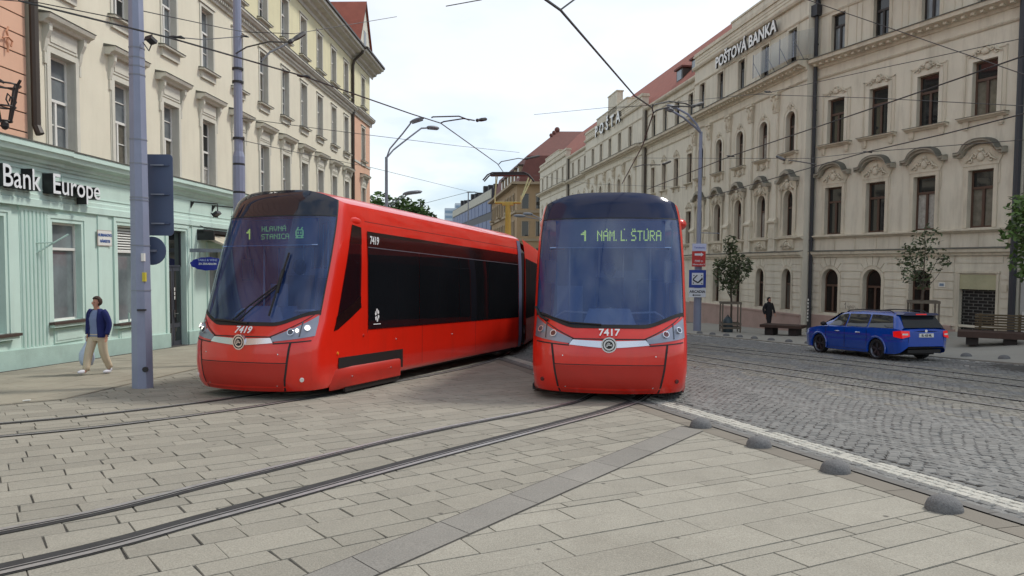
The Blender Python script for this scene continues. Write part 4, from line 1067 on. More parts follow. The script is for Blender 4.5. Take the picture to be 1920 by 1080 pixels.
# roof lettering
LT = mat('white_letters', srgb(232, 232, 228), .4, .02, 2)
LS = mat('grey_letter_sides', srgb(86, 84, 80), .6, .05, 2)
s1 = root('roof_sign', TR_ @ Matrix.Translation((-9.75, 0, 13.42)), 'white capital letters POŠTOVÁ BANKA on the attic of the near end block', 'sign')
put('lettering', text_mesh('POŠTOVÁ BANKA', .86, .06, [LT, LS], .022, sx=1.02), s1, Matrix.Translation((.15, -.24, 0)))
s2 = root('roof_sign', TR_ @ Matrix.Translation((-37.4, 0, 14.0)), 'white widely spaced letters POŠTA on the far middle block of the post building', 'sign')
put('lettering', text_mesh('POŠTA', 1.35, .06, [LT, LS], .035, spacing=1.8, sx=1.28), s2, Matrix.Translation((.5, -.2, .02)))
# glass advertising screens held in front of the attic: two grey panels
gp_ = glassy('tinted_panel', (.80, .80, .78, 1), .86, (.22, .22, .2, 1))
sc = root('glass_screen', TR_ @ Matrix.Translation((-2.2, -.6, 11.5)), 'tinted glass screen on struts along the ledge below the letters POŠTOVÁ BANKA', 'glass screen')
b = MB(); b.poly([(-2.0, 0, 0), (2.0, 0, 0), (2.0, 0, 1.15), (-2.0, 0, 1.15)]); b.poly([(2.0, 0, 0), (2.7, .6, 0), (2.7, .6, 1.15), (2.0, 0, 1.15)]); b.obj('glass', gp_, sc)
b = MB()
for x in (-2, -.6, .7, 2.0): b.tube([(x, 0, 0), (x, 0, 1.2)], .02, 5); b.tube([(x, 0, .8), (x, .5, -.05)], .018, 5)
b.obj('strut', POLE2, sc)
# graffiti: thin paint on the walls
def strokes(name, T, sts, r, m, label):
    b = MB()
    for s in sts:
        b.tube([(x, -.006, z) for x, z in s], r, 5)
    for i, v in enumerate(b.v): b.v[i] = (v[0], v[1] * .3, v[2])
    o = b.obj(name, m, None, T); tag(o, label, 'graffiti'); return o
TNW = frameT(C2[0], C2[1], 0, -NX, -NY)
strokes('graffiti', TNW @ Matrix.Translation((2.05, -.034, .0)), [[(0, .12), (.08, .25), (.06, -.05)], [(.15, .1), (.2, .02), (.28, .1), (.26, -.12)], [(.33, .12), (.36, .0), (.42, .1), (.44, -.02)], [(.48, .14), (.5, -.02), (.58, .12), (.6, -.02), (.7, .02), (.8, -.05)]], .011,
        mat('grey_spray', srgb(96, 92, 86), .8), 'thin grey scribble on the rusticated wall between the first two arched windows')

# --- building at the right edge
TE = frameT(C2[0] + .3855 * 9.7, C2[1] - .9227 * 9.7, 0, -NX, -NY)
edge = root('grey_building', TE, 'plain pale grey building beyond the downpipe at the right edge of the picture', 'building')
EW = mat('pale_grey_render', srgb(176, 176, 172), .85, .06, 1, .2, 40, dirt=.2); EW2 = mat('white_render', srgb(200, 200, 196), .8, .04, 1, .1, dirt=.2)
b = MB(); wall_mesh(b, 0, 9, -1.5, 17, [(1.2, 2.6, 4.2, 6.4), (1.2, 2.6, 8.2, 10.4), (1.2, 2.6, 12, 14)]); b.poly([(0, 0, -1.5), (0, 8, -1.5), (0, 8, 17), (0, 0, 17)]); b.box(.05, 9, -.03, 0, 3.9, 12.0, 1) if False else None
b.obj('wall', EW, edge)
b = MB(); b.box(.1, 9, -.04, 0, -1.4, .28, 0); b.box(.25, 9, -.06, 0, 3.4, 3.6, 1); b.obj('painted_base', [EW2, EW], edge)
for z, h in ((4.2, 2.2), (8.2, 2.2), (12, 2.0)):
    f = MB(); reveal(f, rect_pts(1.4, h), .2); o = f.obj('window', EW2, edge, Matrix.Translation((1.9, 0, z)))
    put('pane', pane_mesh('p', 1.4, h, .15, h * .5, PANE_D, PANE_C), o); f = MB(); bars(f, 1.4, h, .14, .06, h * .6); f.obj('frame', WHITE, o)
strokes('graffiti', TE @ Matrix.Translation((.2, -.042, -.15)), [[(0, .3), (.04, -.05)], [(.02, .1), (.2, .16)], [(.18, .34), (.22, -.02)], [(.30, .0), (.36, .18), (.44, -.02)], [(.32, .08), (.42, .08)], [(.52, .22), (.5, -.02), (.58, .0), (.6, .2)], [(.7, .3), (.7, -.05)], [(.86, .26), (.72, .1), (.9, -.08)], [(.95, .1), (1.05, .2), (1.1, .0)]], .017,
        mat('red_spray', srgb(176, 60, 48), .7), 'red sprayed tag on the white wall base at the right edge')

# ================================================================ far buildings
BRW = mat('ochre_stucco', srgb(166, 142, 110), .9, .08, .4, .2, 20, dirt=.25, dirtcol=srgb(120, 96, 70)); BRT = mat('ochre_trim', srgb(160, 144, 120), .9, .08, .5, 0)
far = root('ochre_building', frameT(.6, 106, 0, 1, -.02), 'ochre corner building with oxblood mansard roof at the end of the street', 'building')
# local: x to the right, y away; front face towards camera, left face along the street
ops = []
b = MB(); W0 = 14; DP = 34
wins = []
for z in (-1.5, 2.2, 6.0, 9.9): 
    for x in (1.2, 3.2, 6, 9): wins.append((x, z))
wall_mesh(b, 0, W0, -5, 13.6, [(x - .45, x + .45, z, z + 2.1) for x, z in wins])
b.poly([(0, 0, -5), (-5.2, DP, -5), (-5.2, DP, 13.6), (0, 0, 13.6)]); b.poly([(W0, 0, -5), (W0, DP, -5), (W0, DP, 13.6), (W0, 0, 13.6)]); b.poly([(-5.2, DP, -5), (W0, DP, -5), (W0, DP, 13.6), (-5.2, DP, 13.6)])
b.obj('wall', BRW, far)
for x, z in wins:
    f = MB(); reveal(f, rect_pts(.9, 2.1), .25); band(f, rect_pts(.9, 2.1), .14, -.05, 0, 0); o = f.obj('window', BRT, far, Matrix.Translation((x, 0, z))); put('pane', pane_mesh('p', .9, 2.1, .2, 1.0, PANE_D, PANE_D), o)
ang = math.degrees(math.atan2(DP, -5.2)); LF = math.hypot(DP, 5.2)
TLf = rotz(ang) @ rotz(180) @ Matrix.Identity(4)
TLf = frameT(-5.2, DP, 0, 5.2, -DP)
for z in (-1.5, 2.2, 6.0, 9.9):
    for k in range(9):
        u = 2.5 + k * 3.6; f = MB(); P_ = rect_pts(1.1, 2.2); band(f, P_, .2, -.12, 0, 0); f.box(-.75, .75, -.22, 0, -.15, 0)
        if k % 3 == 1 and z > 0: f.box(-1.3, 1.3, -.9, 0, -.4, -.1)
        o = f.obj('window', BRT, far, TLf @ Matrix.Translation((u, -.02, z))); q = MB(); q.poly([(-.55, -.01, 0), (.55, -.01, 0), (.55, -.01, 2.2), (-.55, -.01, 2.2)]); q.obj('pane', PANE_D, o)
b = MB()
for z, o_ in ((5.3, .25), (9.3, .3), (13.3, .8)):
    b.box(-o_, W0, -o_, 0, z, z + .35); b.T = TLf; b.box(0, LF + o_, -o_, 0, z, z + .35); b.T = None
b.obj('cornice', BRT, far)
b = MB()
def hip(x0, x1, y0, y1, z0, z1, i, sk, mi=0):
    A = [(x0, y0, z0), (x1, y0, z0), (x1, y1, z0), (x0 - sk, y1, z0)]; B_ = [(x0 + i, y0 + i, z1), (x1 - i, y0 + i, z1), (x1 - i, y1 - i, z1), (x0 - sk + i, y1 - i, z1)]
    for k in range(4): b.poly([A[k], A[(k + 1) % 4], B_[(k + 1) % 4], B_[k]], mi)
    b.poly(B_, mi)
hip(.2, W0, .2, DP, 13.65, 17.6, 1.2, 5.2); 
b.poly([(1.4, 1.4, 17.6), (W0 + 4, 1.4, 17.6), (W0 + 4, 9, 22.4), (6, 9, 22.4)]); b.poly([(1.4, 1.4, 17.6), (6, 9, 22.4), (3, 20, 21.6), (-3.4, DP - 1, 17.6)]); b.poly([(6, 9, 22.4), (W0 + 4, 9, 22.4), (W0 + 4, 20, 20), (3, 20, 21.6)])
rf = b.obj('roof', ROOFDK, far)
for k in range(6):
    b = MB(); b.T = TLf @ Matrix.Translation((LF - 2.5 - k * 4.0, .6, 14.2)); b.box(-.7, .7, -.1, 2, 0, 2.0, 0); b.box(-.9, .9, -.3, 2, 2.0, 2.2, 1); b.box(-.45, .45, -.13, -.1, .3, 1.7, 2); b.obj('dormer', [BRT, GUTTER, PANE_D], rf)
for t_, r_ in ((.99, .42), (.88, .32), (.78, .28)): b = MB(); c_ = (1.4 + 4.6 * t_, 1.4 + 7.6 * t_, 17.6 + 4.8 * t_ + r_ * .6); b.ell(c_, (r_, r_, r_ * 1.1), 8, 6); b.cyl((c_[0], c_[1], c_[2] - 1.2), c_, r_ * .7, r_ * .6, 8); b.obj('finial', ROOFDK, rf)

off = root('glass_office', frameT(-4.0, 141, 0, -.20, .98), 'dark office block with blue window bands at the far end of the street', 'building')
# local x runs away from the camera, y to the left: front (towards the street) is -y ... use plain boxes
b = MB(); b.box(0, 60, -14, 0, -8, 16.4); b.obj('wall', mat('dark_cladding', srgb(62, 64, 70), .6, .1, .5), off)
for z in (0.5, 4.3, 8.2, 12):
    b = MB()
    for k in range(12): b.box(.4 + 5 * k, 5.0 + 5 * k, 0, .1, z, z + 2.3)
    b.obj('window', mat('blue_office_glass', srgb(66, 88, 132), .5, .2, .2), off)
b = MB(); b.box(0, 60, 0, .12, 14.6, 16.2); b.obj('parapet', mat('pale_parapet', srgb(186, 184, 170), .8), off)
b = MB()
for k in range(9): b.box(3 + k * 6, 4.2 + k * 6, -3, -1, 16.4, 17.6 + (k % 3) * .4)
b.obj('roof_unit', DARK, off)

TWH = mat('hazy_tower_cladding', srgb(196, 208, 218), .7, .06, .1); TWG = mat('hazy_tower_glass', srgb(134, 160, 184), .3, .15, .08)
tw = root('office_tower', frameT(-36.5, 400, 0, 1, .1), 'distant pale blue stepped high-rise behind the street, above the left tram', 'tower')
b = MB(); b.box(0, 5.5, 0, 10, -20, 32.5); b.box(5.5, 20, -3, 10, -20, 35); b.obj('wall', TWH, tw)
b = MB()
for k in range(16):
    z = -8 + k * 2.7
    if z < 31: b.box(.3, 5.2, -.15, 0, z, z + 1.4)
    b.box(5.8, 9.2, -3.2, -3, z, z + 1.3); b.box(9.8, 19.8, -3.2, -3, z, z + 1.6)
b.obj('window_band', TWG, tw)
lowb = root('low_building', frameT(-30, 230, 0, 1, 0), 'low flat dark building closing the street below the pale tower', 'building')
b = MB(); b.box(-4, 24, 0, 12, -14, 8.5); b.obj('wall', mat('dull_grey_wall', srgb(120, 120, 118), .9, .1, .3), lowb)
# ================================================================ TRAMS
RED = mat('tram_red_paint', srgb(214, 36, 18), .3, .04, 1.5, .02, 3, coat=.6, spec=.5, dirt=.28, dirtcol=srgb(140, 42, 28), streak=True)
RED2 = mat('tram_dull_red_bumper', srgb(176, 34, 20), .5, .07, 2.5, .05, 60, coat=.15, dirt=.25, dirtcol=srgb(112, 48, 36))
NAVY = mat('navy_gloss_panel', srgb(22, 32, 64), .12, .10, 1.5, 0, coat=.15, spec=.35)
BGLASS = mat('black_side_glass', (.008, .009, .011, 1), .03, .2, 1, 0, coat=.0, spec=.35)
BBAND = mat('brown_black_band', srgb(34, 20, 20), .12, .1, 2, 0, spec=.4)
CHROME = mat('brushed_chrome', (.70, .71, .74, 1), .25, .04, 5, 0, metal=1)
LAMPS = mat('lamp_housing', srgb(136, 140, 152), .35, .05, 6, 0, metal=.6, coat=.5)
LENS = mat('lamp_lens_dark', srgb(60, 62, 70), .1, .1, 6, 0, coat=.8)
LENSR = mat('lamp_lens_red', srgb(92, 34, 32), .15, .1, 6, 0, coat=.8)
LENSON = mat('lit_headlamp', (1, .93, .80, 1), .2, 0, emit=1.6)
SEAM = mat('black_rubber_seam', (.010, .008, .008, 1), .6, .1, 5, 0)
GREYS = mat('grey_joint_strip', srgb(96, 102, 128), .5, .08, 4, 0)
LEDM = mat('led_dots', srgb(176, 206, 92), .5, 0, emit=.95)
LEDG = mat('led_dots_green', srgb(112, 176, 104), .5, 0, emit=.7)
LEDB = mat('led_board', srgb(30, 48, 100), .5, .05, 3, 0)
INTB = mat('tram_interior_wall', srgb(120, 142, 186), .8, .25, 1.2, 0)
INTD = mat('tram_dashboard', srgb(150, 172, 214), .7, .1, 3, 0)
INTF = mat('tram_floor', srgb(50, 58, 80), .9, .1, 3, 0)
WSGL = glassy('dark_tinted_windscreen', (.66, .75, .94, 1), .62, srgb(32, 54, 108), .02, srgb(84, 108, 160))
NAVYL = mat('black_gloss_panel', srgb(12, 18, 36), .06, .10, 1.5, 0, coat=.3, spec=.5)
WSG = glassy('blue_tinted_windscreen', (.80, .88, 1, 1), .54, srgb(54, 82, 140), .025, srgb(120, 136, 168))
CABG = glassy('cab_side_glass', (.5, .58, .62, 1), .5, srgb(20, 26, 32), .03)
WNUM = mat('white_number', srgb(226, 226, 226), .5, .02)

def tab(T):
    def f(z):
        if z <= T[0][0]: return T[0][1]
        for (a, va), (c, vc) in zip(T, T[1:]):
            if z <= c: return va + (vc - va) * (z - a) / (c - a)
        return T[-1][1]
    return f
fY = tab([(.10, .16), (.2, .07), (.35, .02), (.6, 0), (.86, .01), (1.02, .06), (1.14, .12), (1.24, .18), (3.1, .80), (3.35, .90), (3.48, 1.0), (3.58, 1.16)])
wZ = tab([(.10, 1.20), (.22, 1.25), (.5, 1.285), (1.3, 1.285), (2.3, 1.275), (2.75, 1.255), (3.0, 1.235), (3.2, 1.205), (3.36, 1.16), (3.48, 1.08)])
NEXP = 2.5
def bZ(z): return .62
def TP(s, z, off=0.0):
    """point of the tram skin: |s|<1 front wrap, beyond that metres along the side"""
    def raw(s, z):
        w, f, Bv = wZ(z), fY(z), bZ(z)
        if abs(s) <= 1:
            a = abs(s) * math.pi / 2; q = math.sin(a) ** (2 / NEXP); y = f + Bv * (1 - max(0, math.cos(a)) ** (2 / NEXP))
            return Vector((math.copysign(w * q, s), y, z))
        return Vector((math.copysign(w, s), f + Bv + abs(s) - 1, z))
    p = raw(s, z)
    if off:
        e_ = .004; ds = raw(s + e_, z) - raw(s - e_, z); dz = raw(s, z + .01) - raw(s, z - .01); n = ds.cross(dz)
        if n.length > 1e-9:
            n.normalize()
            c = Vector((p.x, p.y - 3, 0))
            if n.dot(Vector((p.x * .8, -1.0 if abs(s) < 1 else 0, 0))) < 0: n = -n
            p = p + n * off
    return p
def sq(q): return math.copysign(2 / math.pi * math.asin(min(1, abs(q)) ** (NEXP / 2)), q)   # lateral fraction -> s
def sy(sgn, y, z): return sgn * (1 + y - fY(z) - bZ(z))                                     # distance from the nose -> s (side only)
def patch(b, cs, nu, nv, off, mi=0, thick=0.012, conv=None):
    """bilinear patch on the skin, corners in (s,z): bl, br, tr, tl"""
    g = []
    for j in range(nv + 1):
        v = j / nv; row = []
        for i in range(nu + 1):
            u = i / nu
            s = (cs[0][0] * (1 - u) + cs[1][0] * u) * (1 - v) + (cs[3][0] * (1 - u) + cs[2][0] * u) * v
            z = (cs[0][1] * (1 - u) + cs[1][1] * u) * (1 - v) + (cs[3][1] * (1 - u) + cs[2][1] * u) * v
            if conv: s = conv(s, z)
            row.append(b.add(TP(s, z, off)))
        g.append(row)
    for j in range(nv):
        for i in range(nu): b.f.append([g[j][i], g[j][i + 1], g[j + 1][i + 1], g[j + 1][i]]); b.m.append(mi)
def qpatch(b, cs, nu, nv, off, mi=0): patch(b, [(sq(q), z) for q, z in cs], nu, nv, off, mi)
def zb(s):           # lower edge of the windscreen
    q = abs(math.sin(min(1, abs(s)) * math.pi / 2)) ** (2 / NEXP)
    return 1.20 + .20 * sst((q - .42) / .55)
def zt(s):
    q = abs(math.sin(min(1, abs(s)) * math.pi / 2)) ** (2 / NEXP)
    return 3.29 + .22 * (1 - q ** 4)
SW = sq(.945)

FONT = {'N': '10001 11001 10101 10011 10001 10001 10001', 'A': '01110 10001 10001 11111 10001 10001 10001', 'M': '10001 11011 10101 10101 10001 10001 10001',
 '.': '0 0 0 0 0 0 1', 'L': '1000 1000 1000 1000 1000 1000 1111', 'S': '01111 10000 10000 01110 00001 00001 11110', 'T': '11111 00100 00100 00100 00100 00100 00100',
 'U': '10001 10001 10001 10001 10001 10001 01110', 'R': '11110 10001 10001 11110 10100 10010 10001', 'H': '10001 10001 10001 11111 10001 10001 10001', 'V': '10001 10001 10001 10001 01010 01010 00100',
 'I': '111 010 010 010 010 010 111', 'C': '01111 10000 10000 10000 10000 10000 01111', '1': '001 011 111 001 001 001 001', ' ': '00 00 00 00 00 00 00',
 'X': '000110000110 001100001100 011111111110 110000000011 110110011011 110110011011 110000000011 111111111111 011100001110 111111111111'}
ACC = {'Á': ('A', '00010'), 'Š': ('S', '01010'), 'Ú': ('U', '00010'), 'Ľ': ('L', '0001')}
def led(b, s, x, z, px, pz, y, mi=0):
    for ch in s:
        base, acc = ACC.get(ch, (ch, None)); rows = FONT[base].split(); H_ = len(rows)
        if acc: rows = [acc] + rows
        for j, r_ in enumerate(rows):
            zz = z + (H_ - 1 - (j - (1 if acc else 0))) * pz + (pz * .3 if acc and j == 0 else 0)
            for i, c in enumerate(r_):
                if c == '1': b.poly([(x + (i + .02) * px, y, zz + .04 * pz), (x + (i + .98) * px, y, zz + .04 * pz), (x + (i + .98) * px, y, zz + .94 * pz), (x + (i + .02) * px, y, zz + .94 * pz)], mi)
        x += (len(rows[-1]) + 1) * px
    return x

def arrow_emblem(b, c, r, y, mi):
    """winged arrow: feathered wing and arrow head inside a ring"""
    x0, z0 = c
    def pl(pts): b.poly([(x0 + x * r, y, z0 + z * r) for x, z in pts], mi)
    pl([(-.55, -.12), (.35, -.12), (.35, -.3), (.62, -.02), (.35, .2), (.35, .04), (-.55, .04)])
    for k in range(3): pl([(-.5 + k * .22, .08), (-.36 + k * .22, .08), (-.12 + k * .2, .52 - k * .06), (-.26 + k * .18, .5 - k * .06)])
    pl([(-.55, -.2), (-.2, -.2), (-.3, -.38), (-.6, -.38)])

def car_side(b, y0, y1, win, mi_red=0):
    pass

def build_tram(nose, az, number, lab, dest, lit, wiper, joint_turn, group, L=8.6, sections=2, turn2=0, panto=None, secL=9.2):
    r = Vector((math.sin(R(az)), math.cos(R(az)), 0)); r.z = -GS * r.y; r.normalize()
    l = Vector((math.cos(R(az)), -math.sin(R(az)), 0)); l.z = -GS * l.y; l.normalize()      # local +x: to the right in the picture
    u = l.cross(r)
    if u.z < 0: u = -u
    T = Matrix(((l.x, r.x, u.x, nose[0]), (l.y, r.y, u.y, nose[1]), (l.z, r.z, u.z, gz(*nose)), (0, 0, 0, 1)))
    if lit: T = T @ Matrix.Diagonal((.955, 1, 1, 1))
    tr = root('tram', T, lab, 'tram', group)
    # ---- body shell of the first section
    b = MB(); ns = 40
    ss = [-SW - (1 - SW) * 0 + 0] ; S_ = []
    inner = [-SW + 2 * SW * i / ns for i in range(ns + 1)]
    out_l = [-1 + (1 - SW) * i / 6 for i in range(7)]
    zl = [.12, .2, .3, .45, .6, .75, .88, .96, 1.04, 1.12]
    def column(slist, zlo, zhi, nz):
        g = []
        for s in slist:
            a, c = zlo(s), zhi(s); g.append([b.add(TP(s, a + (c - a) * k / nz)) for k in range(nz + 1)])
        for i in range(len(g) - 1):
            for k in range(nz): b.f.append([g[i][k], g[i + 1][k], g[i + 1][k + 1], g[i][k + 1]]); b.m.append(0)
    zbot = lambda s: .13 + .03 * abs(s)
    column(inner, zbot, zb, 14)
    for sg in (-1, 1):
        column([sg * (SW + (1 - SW) * i / 5) for i in range(6)], zbot, zt, 40)
        column([sg * (1 + t) for t in (0, .15, .4, .8, 1.3)], lambda s: .16, lambda s: zt(1), 40)
        # straight side to the end of the section (end plane at y = L)
        g = []
        zz = [.16 + (zt(1) - .16) * k / 40 for k in range(41)]
        for s0 in (2.3,): g.append([b.add(TP(sg * s0, z)) for z in zz])
        g.append([b.add((sg * wZ(z), 3.3, z if z > .2 else .2)) for z in zz]); g.append([b.add((sg * wZ(z), L, max(z, .24))) for z in zz])
        for i in range(2):
            for k in range(40): b.f.append([g[i][k], g[i + 1][k], g[i + 1][k + 1], g[i][k + 1]]); b.m.append(0)
    # roof
    g = []
    for i in range(25):
        s = -1 + 2 * i / 24; p = TP(s, zt(s)); g.append([b.add(p), b.add((p.x, p.y + .35, p.z + .03 * (1 - abs(s)))), b.add((p.x, L, p.z + .03 * (1 - abs(s))))])
    for i in range(24):
        for k in range(2): b.f.append([g[i][k], g[i + 1][k], g[i + 1][k + 1], g[i][k + 1]]); b.m.append(1 if 4 < i < 19 else 0)
    b.poly([(-1.2, L - .01, .25), (1.2, L - .01, .25), (1.0, L - .01, 3.2), (-1.0, L - .01, 3.2)], 1)
    b.obj('body', [RED, RED2], tr, smooth=40)
    # ---- dark windscreen and its dark cap
    b = MB(); nz = 26
    zc = 3.04
    g = [[b.add(TP(s, zb(s) + (zc - zb(s)) * k / nz, .004)) for k in range(nz + 1)] for s in inner]
    for i in range(len(g) - 1):
        for k in range(nz): b.f.append([g[i][k], g[i + 1][k], g[i + 1][k + 1], g[i][k + 1]]); b.m.append(0)
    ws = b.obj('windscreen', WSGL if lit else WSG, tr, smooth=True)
    b = MB(); g = [[b.add(TP(s, zc + (zt(s) - zc) * k / 8, .006)) for k in range(9)] for s in inner]
    for i in range(len(g) - 1):
        for k in range(8): b.f.append([g[i][k], g[i + 1][k], g[i + 1][k + 1], g[i][k + 1]]); b.m.append(0)
    b.obj('roof_fairing', NAVYL if lit else NAVY, tr, smooth=True)
    b = MB(); 
    g = [[b.add(TP(s, zc - .008, .008)), b.add(TP(s, zc + .008, .008))] for s in inner]
    for i in range(len(g) - 1): b.f.append([g[i][0], g[i + 1][0], g[i + 1][1], g[i][1]]); b.m.append(0)
    for sg in (-1, 1): patch(b, [(sg * (SW - .008), 1.37), (sg * (SW + .012), 1.37), (sg * (SW + .012), 3.33), (sg * (SW - .008), 3.33)], 1, 24, .008)
    g = [[b.add(TP(s, zb(s) - .012, .007)), b.add(TP(s, zb(s) + .05, .008))] for s in inner]
    for i in range(len(g) - 1): b.f.append([g[i][0], g[i + 1][0], g[i + 1][1], g[i][1]]); b.m.append(0)
    b.obj('windscreen_seal', SEAM, ws)
    # wiper
    b = MB()
    def onw(q, z, o=.03): return TP(sq(q), z, o)
    if wiper == 'up':
        b.tube([onw(.36, 1.34, .05), onw(.40, 1.8, .05), onw(.46, 2.38, .05)], .018, 5); b.tube([onw(.40, 1.72, .035), onw(.42, 1.95, .06), onw(.42, 2.1, .035)], .03, 5)
        b.tube([onw(-.22, 1.25, .03), onw(.05, 1.5, .07), onw(.41, 1.86, .06)], .014, 5); b.tube([onw(-.12, 1.24, .03), onw(.12, 1.48, .07), onw(.41, 1.82, .06)], .012, 5)
        b.tube([onw(-.55, 1.27, .02), onw(-.2, 1.25, .03), onw(.05, 1.22, .02)], .022, 5)
    else:
        b.tube([onw(-.86, 1.40, .03), onw(-.5, 1.27, .035), onw(-.1, 1.24, .03)], .014, 5); b.tube([onw(-.95, 1.52, .03), onw(-.88, 1.36, .03), onw(-.78, 1.30, .03)], .022, 5)
    b.obj('wiper', SEAM, ws)
    # ---- front: seams, chrome, lamps
    b = MB()
    qpatch(b, [(-.70, .60), (.70, .60), (.70, .613), (-.70, .613)], 20, 1, .004)
    for sg in (-1, 1):
        qpatch(b, [(sg * .635, .15), (sg * .66, .15), (sg * .735, .93), (sg * .71, .93)], 1, 8, .005)
        qpatch(b, [(sg * .50, .905), (sg * .93, .955), (sg * .93, .975), (sg * .50, .925)], 8, 1, .005)
        qpatch(b, [(sg * .44, 1.01), (sg * .50, .93), (sg * .515, .94), (sg * .455, 1.025)], 2, 2, .005)
        qpatch(b, [(sg * .44, 1.01), (sg * .90, 1.37), (sg * .90, 1.385), (sg * .44, 1.03)], 8, 1, .005)
    qpatch(b, [(-.45, 1.012), (.45, 1.012), (.45, 1.028), (-.45, 1.028)], 12, 1, .005)
    b.obj('panel_seam', SEAM, tr)
    b = MB()
    for sg in (-1, 1): qpatch(b, [(0, .875), (sg * .50, .925), (sg * .455, 1.005), (0, .985)], 8, 2, .012)
    ch = b.obj('chrome_bar', CHROME, tr, smooth=True)
    b = MB(); yf = fY(.93) - .03
    n = 28; a = [b.add((.125 * math.cos(2 * math.pi * k / n), yf, .93 + .125 * math.sin(2 * math.pi * k / n))) for k in range(n)]
    c = [b.add((.13 * math.cos(2 * math.pi * k / n), yf + .05, .93 + .13 * math.sin(2 * math.pi * k / n))) for k in range(n)]; b.cap(a); b.bridge(a, c)
    for r0, r1, m_ in ((.088, .104, 1), (0, .062, 1)):
        for k in range(n):
            a0, a1 = 2 * math.pi * k / n, 2 * math.pi * (k + 1) / n
            b.poly([(r0 * math.cos(a0), yf - .003, .93 + r0 * math.sin(a0)), (r1 * math.cos(a0), yf - .003, .93 + r1 * math.sin(a0)), (r1 * math.cos(a1), yf - .003, .93 + r1 * math.sin(a1)), (r0 * math.cos(a1), yf - .003, .93 + r0 * math.sin(a1))], m_)
    arrow_emblem(b, (0, .93), .078, yf - .006, 0)
    b.obj('emblem', [CHROME, SEAM], ch)
    for sg in (-1, 1):
        b = MB(); qpatch(b, [(sg * .48, .945), (sg * .95, 1.04), (sg * .94, 1.37), (sg * .465, 1.02)], 12, 5, .008)
        h = b.obj('headlight', LAMPS, tr, smooth=True)
        b = MB(); qpatch(b, [(sg * .80, 1.02), (sg * .815, 1.024), (sg * .805, 1.27), (sg * .79, 1.262)], 1, 4, .011, 0)
        b.obj('divider', LENS, h)
        for q, z, rr, m_, nm in ((.70, 1.09, .058, LENSR if not lit else LENS, 'inner'), (.865, 1.155, .055, LENSON if lit else LENS, 'outer')):
            b = MB(); p = TP(sq(sg * q), z, .012); p2 = TP(sq(sg * q), z, .052); ax = p2 - p
            b.cyl(p - ax.normalized() * .03, p2 - ax.normalized() * .012, rr, rr, 18, 1); b.cyl(p2 - ax.normalized() * .012, p2 - ax.normalized() * .008, rr * .78, rr * .70, 18, 0)
            b.obj('lamp', [m_, CHROME], h)
            if lit and nm == 'outer':
                b = MB(); p = TP(sq(sg * .765), 1.12, .014); p2 = TP(sq(sg * .765), 1.12, .03); b.cyl(p, p2, .03, .03, 14); b.obj('lamp', LENSON, h)
        b = MB(); p = TP(sq(sg * .86), .34, -.01); p2 = TP(sq(sg * .86), .34, .018); b.cyl(p, p2, .036, .034, 16); b.obj('fog_lamp', WHITE if lit else LENSR, tr)
        # lower corner wedge of duller red
        b = MB(); qpatch(b, [(0, .16), (sg * .62, .16), (sg * .69, .59), (0, .59)], 10, 6, .003); b.obj('bumper_panel', RED2, tr, smooth=True)
    b = MB()
    for sg in (-1, 1):
        for q, z in ((.58, .75), (.56, .24)):
            p = TP(sq(sg * q), z, -.01); p2 = TP(sq(sg * q), z, .008); b.cyl(p, p2, .011, .011, 8)
    b.obj('bumper_bolt', CHROME, tr)
    nm = put('number', text_mesh(number, .17, .003, [WNUM], .003, 'CENTER', shear=.12 if lit else 0), tr, Matrix.Translation((0 if not lit else .04, fY(1.08) - .045, 1.08)) @ Matrix.Rotation(R(-28), 4, 'X'))
    # ---- inside the cab
    it = MB(); it.box(-1.14, 1.14, .5, L - .1, .86, .90, 2)
    it.ext([(-1.12, .9), (-1.12, 2.6), (-.3, 2.6), (-.3, 2.2), (.45, 2.2), (.45, 2.6), (1.12, 2.6), (1.12, .9)], 2.4, 2.45, 0)
    it.box(-1.12, 1.12, 6.5, 6.55, .9, 3.1, 0)
    it.ext([(-.50, 1.10), (-.34, 1.50), (.34, 1.50), (.50, 1.10)], .62, 1.1, 1); it.box(-1.1, 1.1, .55, 1.0, .95, 1.2, 1)
    it.box(.5, 1.0, 1.5, 1.9, 1.3, 2.0, 2); it.box(-.98, -.5, 2.0, 2.1, 1.2, 1.9, 1)
    it.box(-.25, .25, 1.6, 1.75, 1.3, 2.05, 2); it.ell((0, 1.62, 2.2), (.12, .12, .15), 10, 7, 2)
    intr = it.obj('cab_interior', [INTB, INTD, INTF], tr)
    b = MB()
    for sg in (-1, 1):
        b.tube([(sg * .35, 1.0, 1.42), (sg * .78, 1.0, 1.44), (sg * .92, 1.0, 1.36), (sg * 1.02, .98, 1.15)], .018, 6); b.tube([(sg * .72, 1.5, .9), (sg * .72, 1.5, 3.0)], .018, 6)
    b.tube([(.25, 2.0, .9), (.25, 2.0, 3)], .014, 5); b.tube([(-.2, 2.0, .9), (-.2, 2.0, 3)], .014, 5)
    b.ell((.02, .98, 1.46), (.055, .055, .055), 8, 6)
    b.obj('handrail', mat('pale_rail', srgb(190, 196, 214), .5, .05), intr)
    # display
    b = MB(); b.box(-.93, .93, .885, .93, 2.55, 3.0, 0)
    dp = b.obj('destination_display', LEDB, tr)
    b = MB(); yy = .878
    for kind, s_, x_, z_, px, pz in dest: led(b, s_, x_, z_, px, pz, yy, 1 if kind == 'g' else 0)
    b.obj('led_text', [LEDM, LEDG], dp)
    b = MB(); b.box(-1.02, 1.02, .74, .76, 2.53, 2.545); b.obj('blind_edge', INTD, dp)
    # ---- sides
    def yc(y, z): return 1 + y - fY(z) - bZ(z)
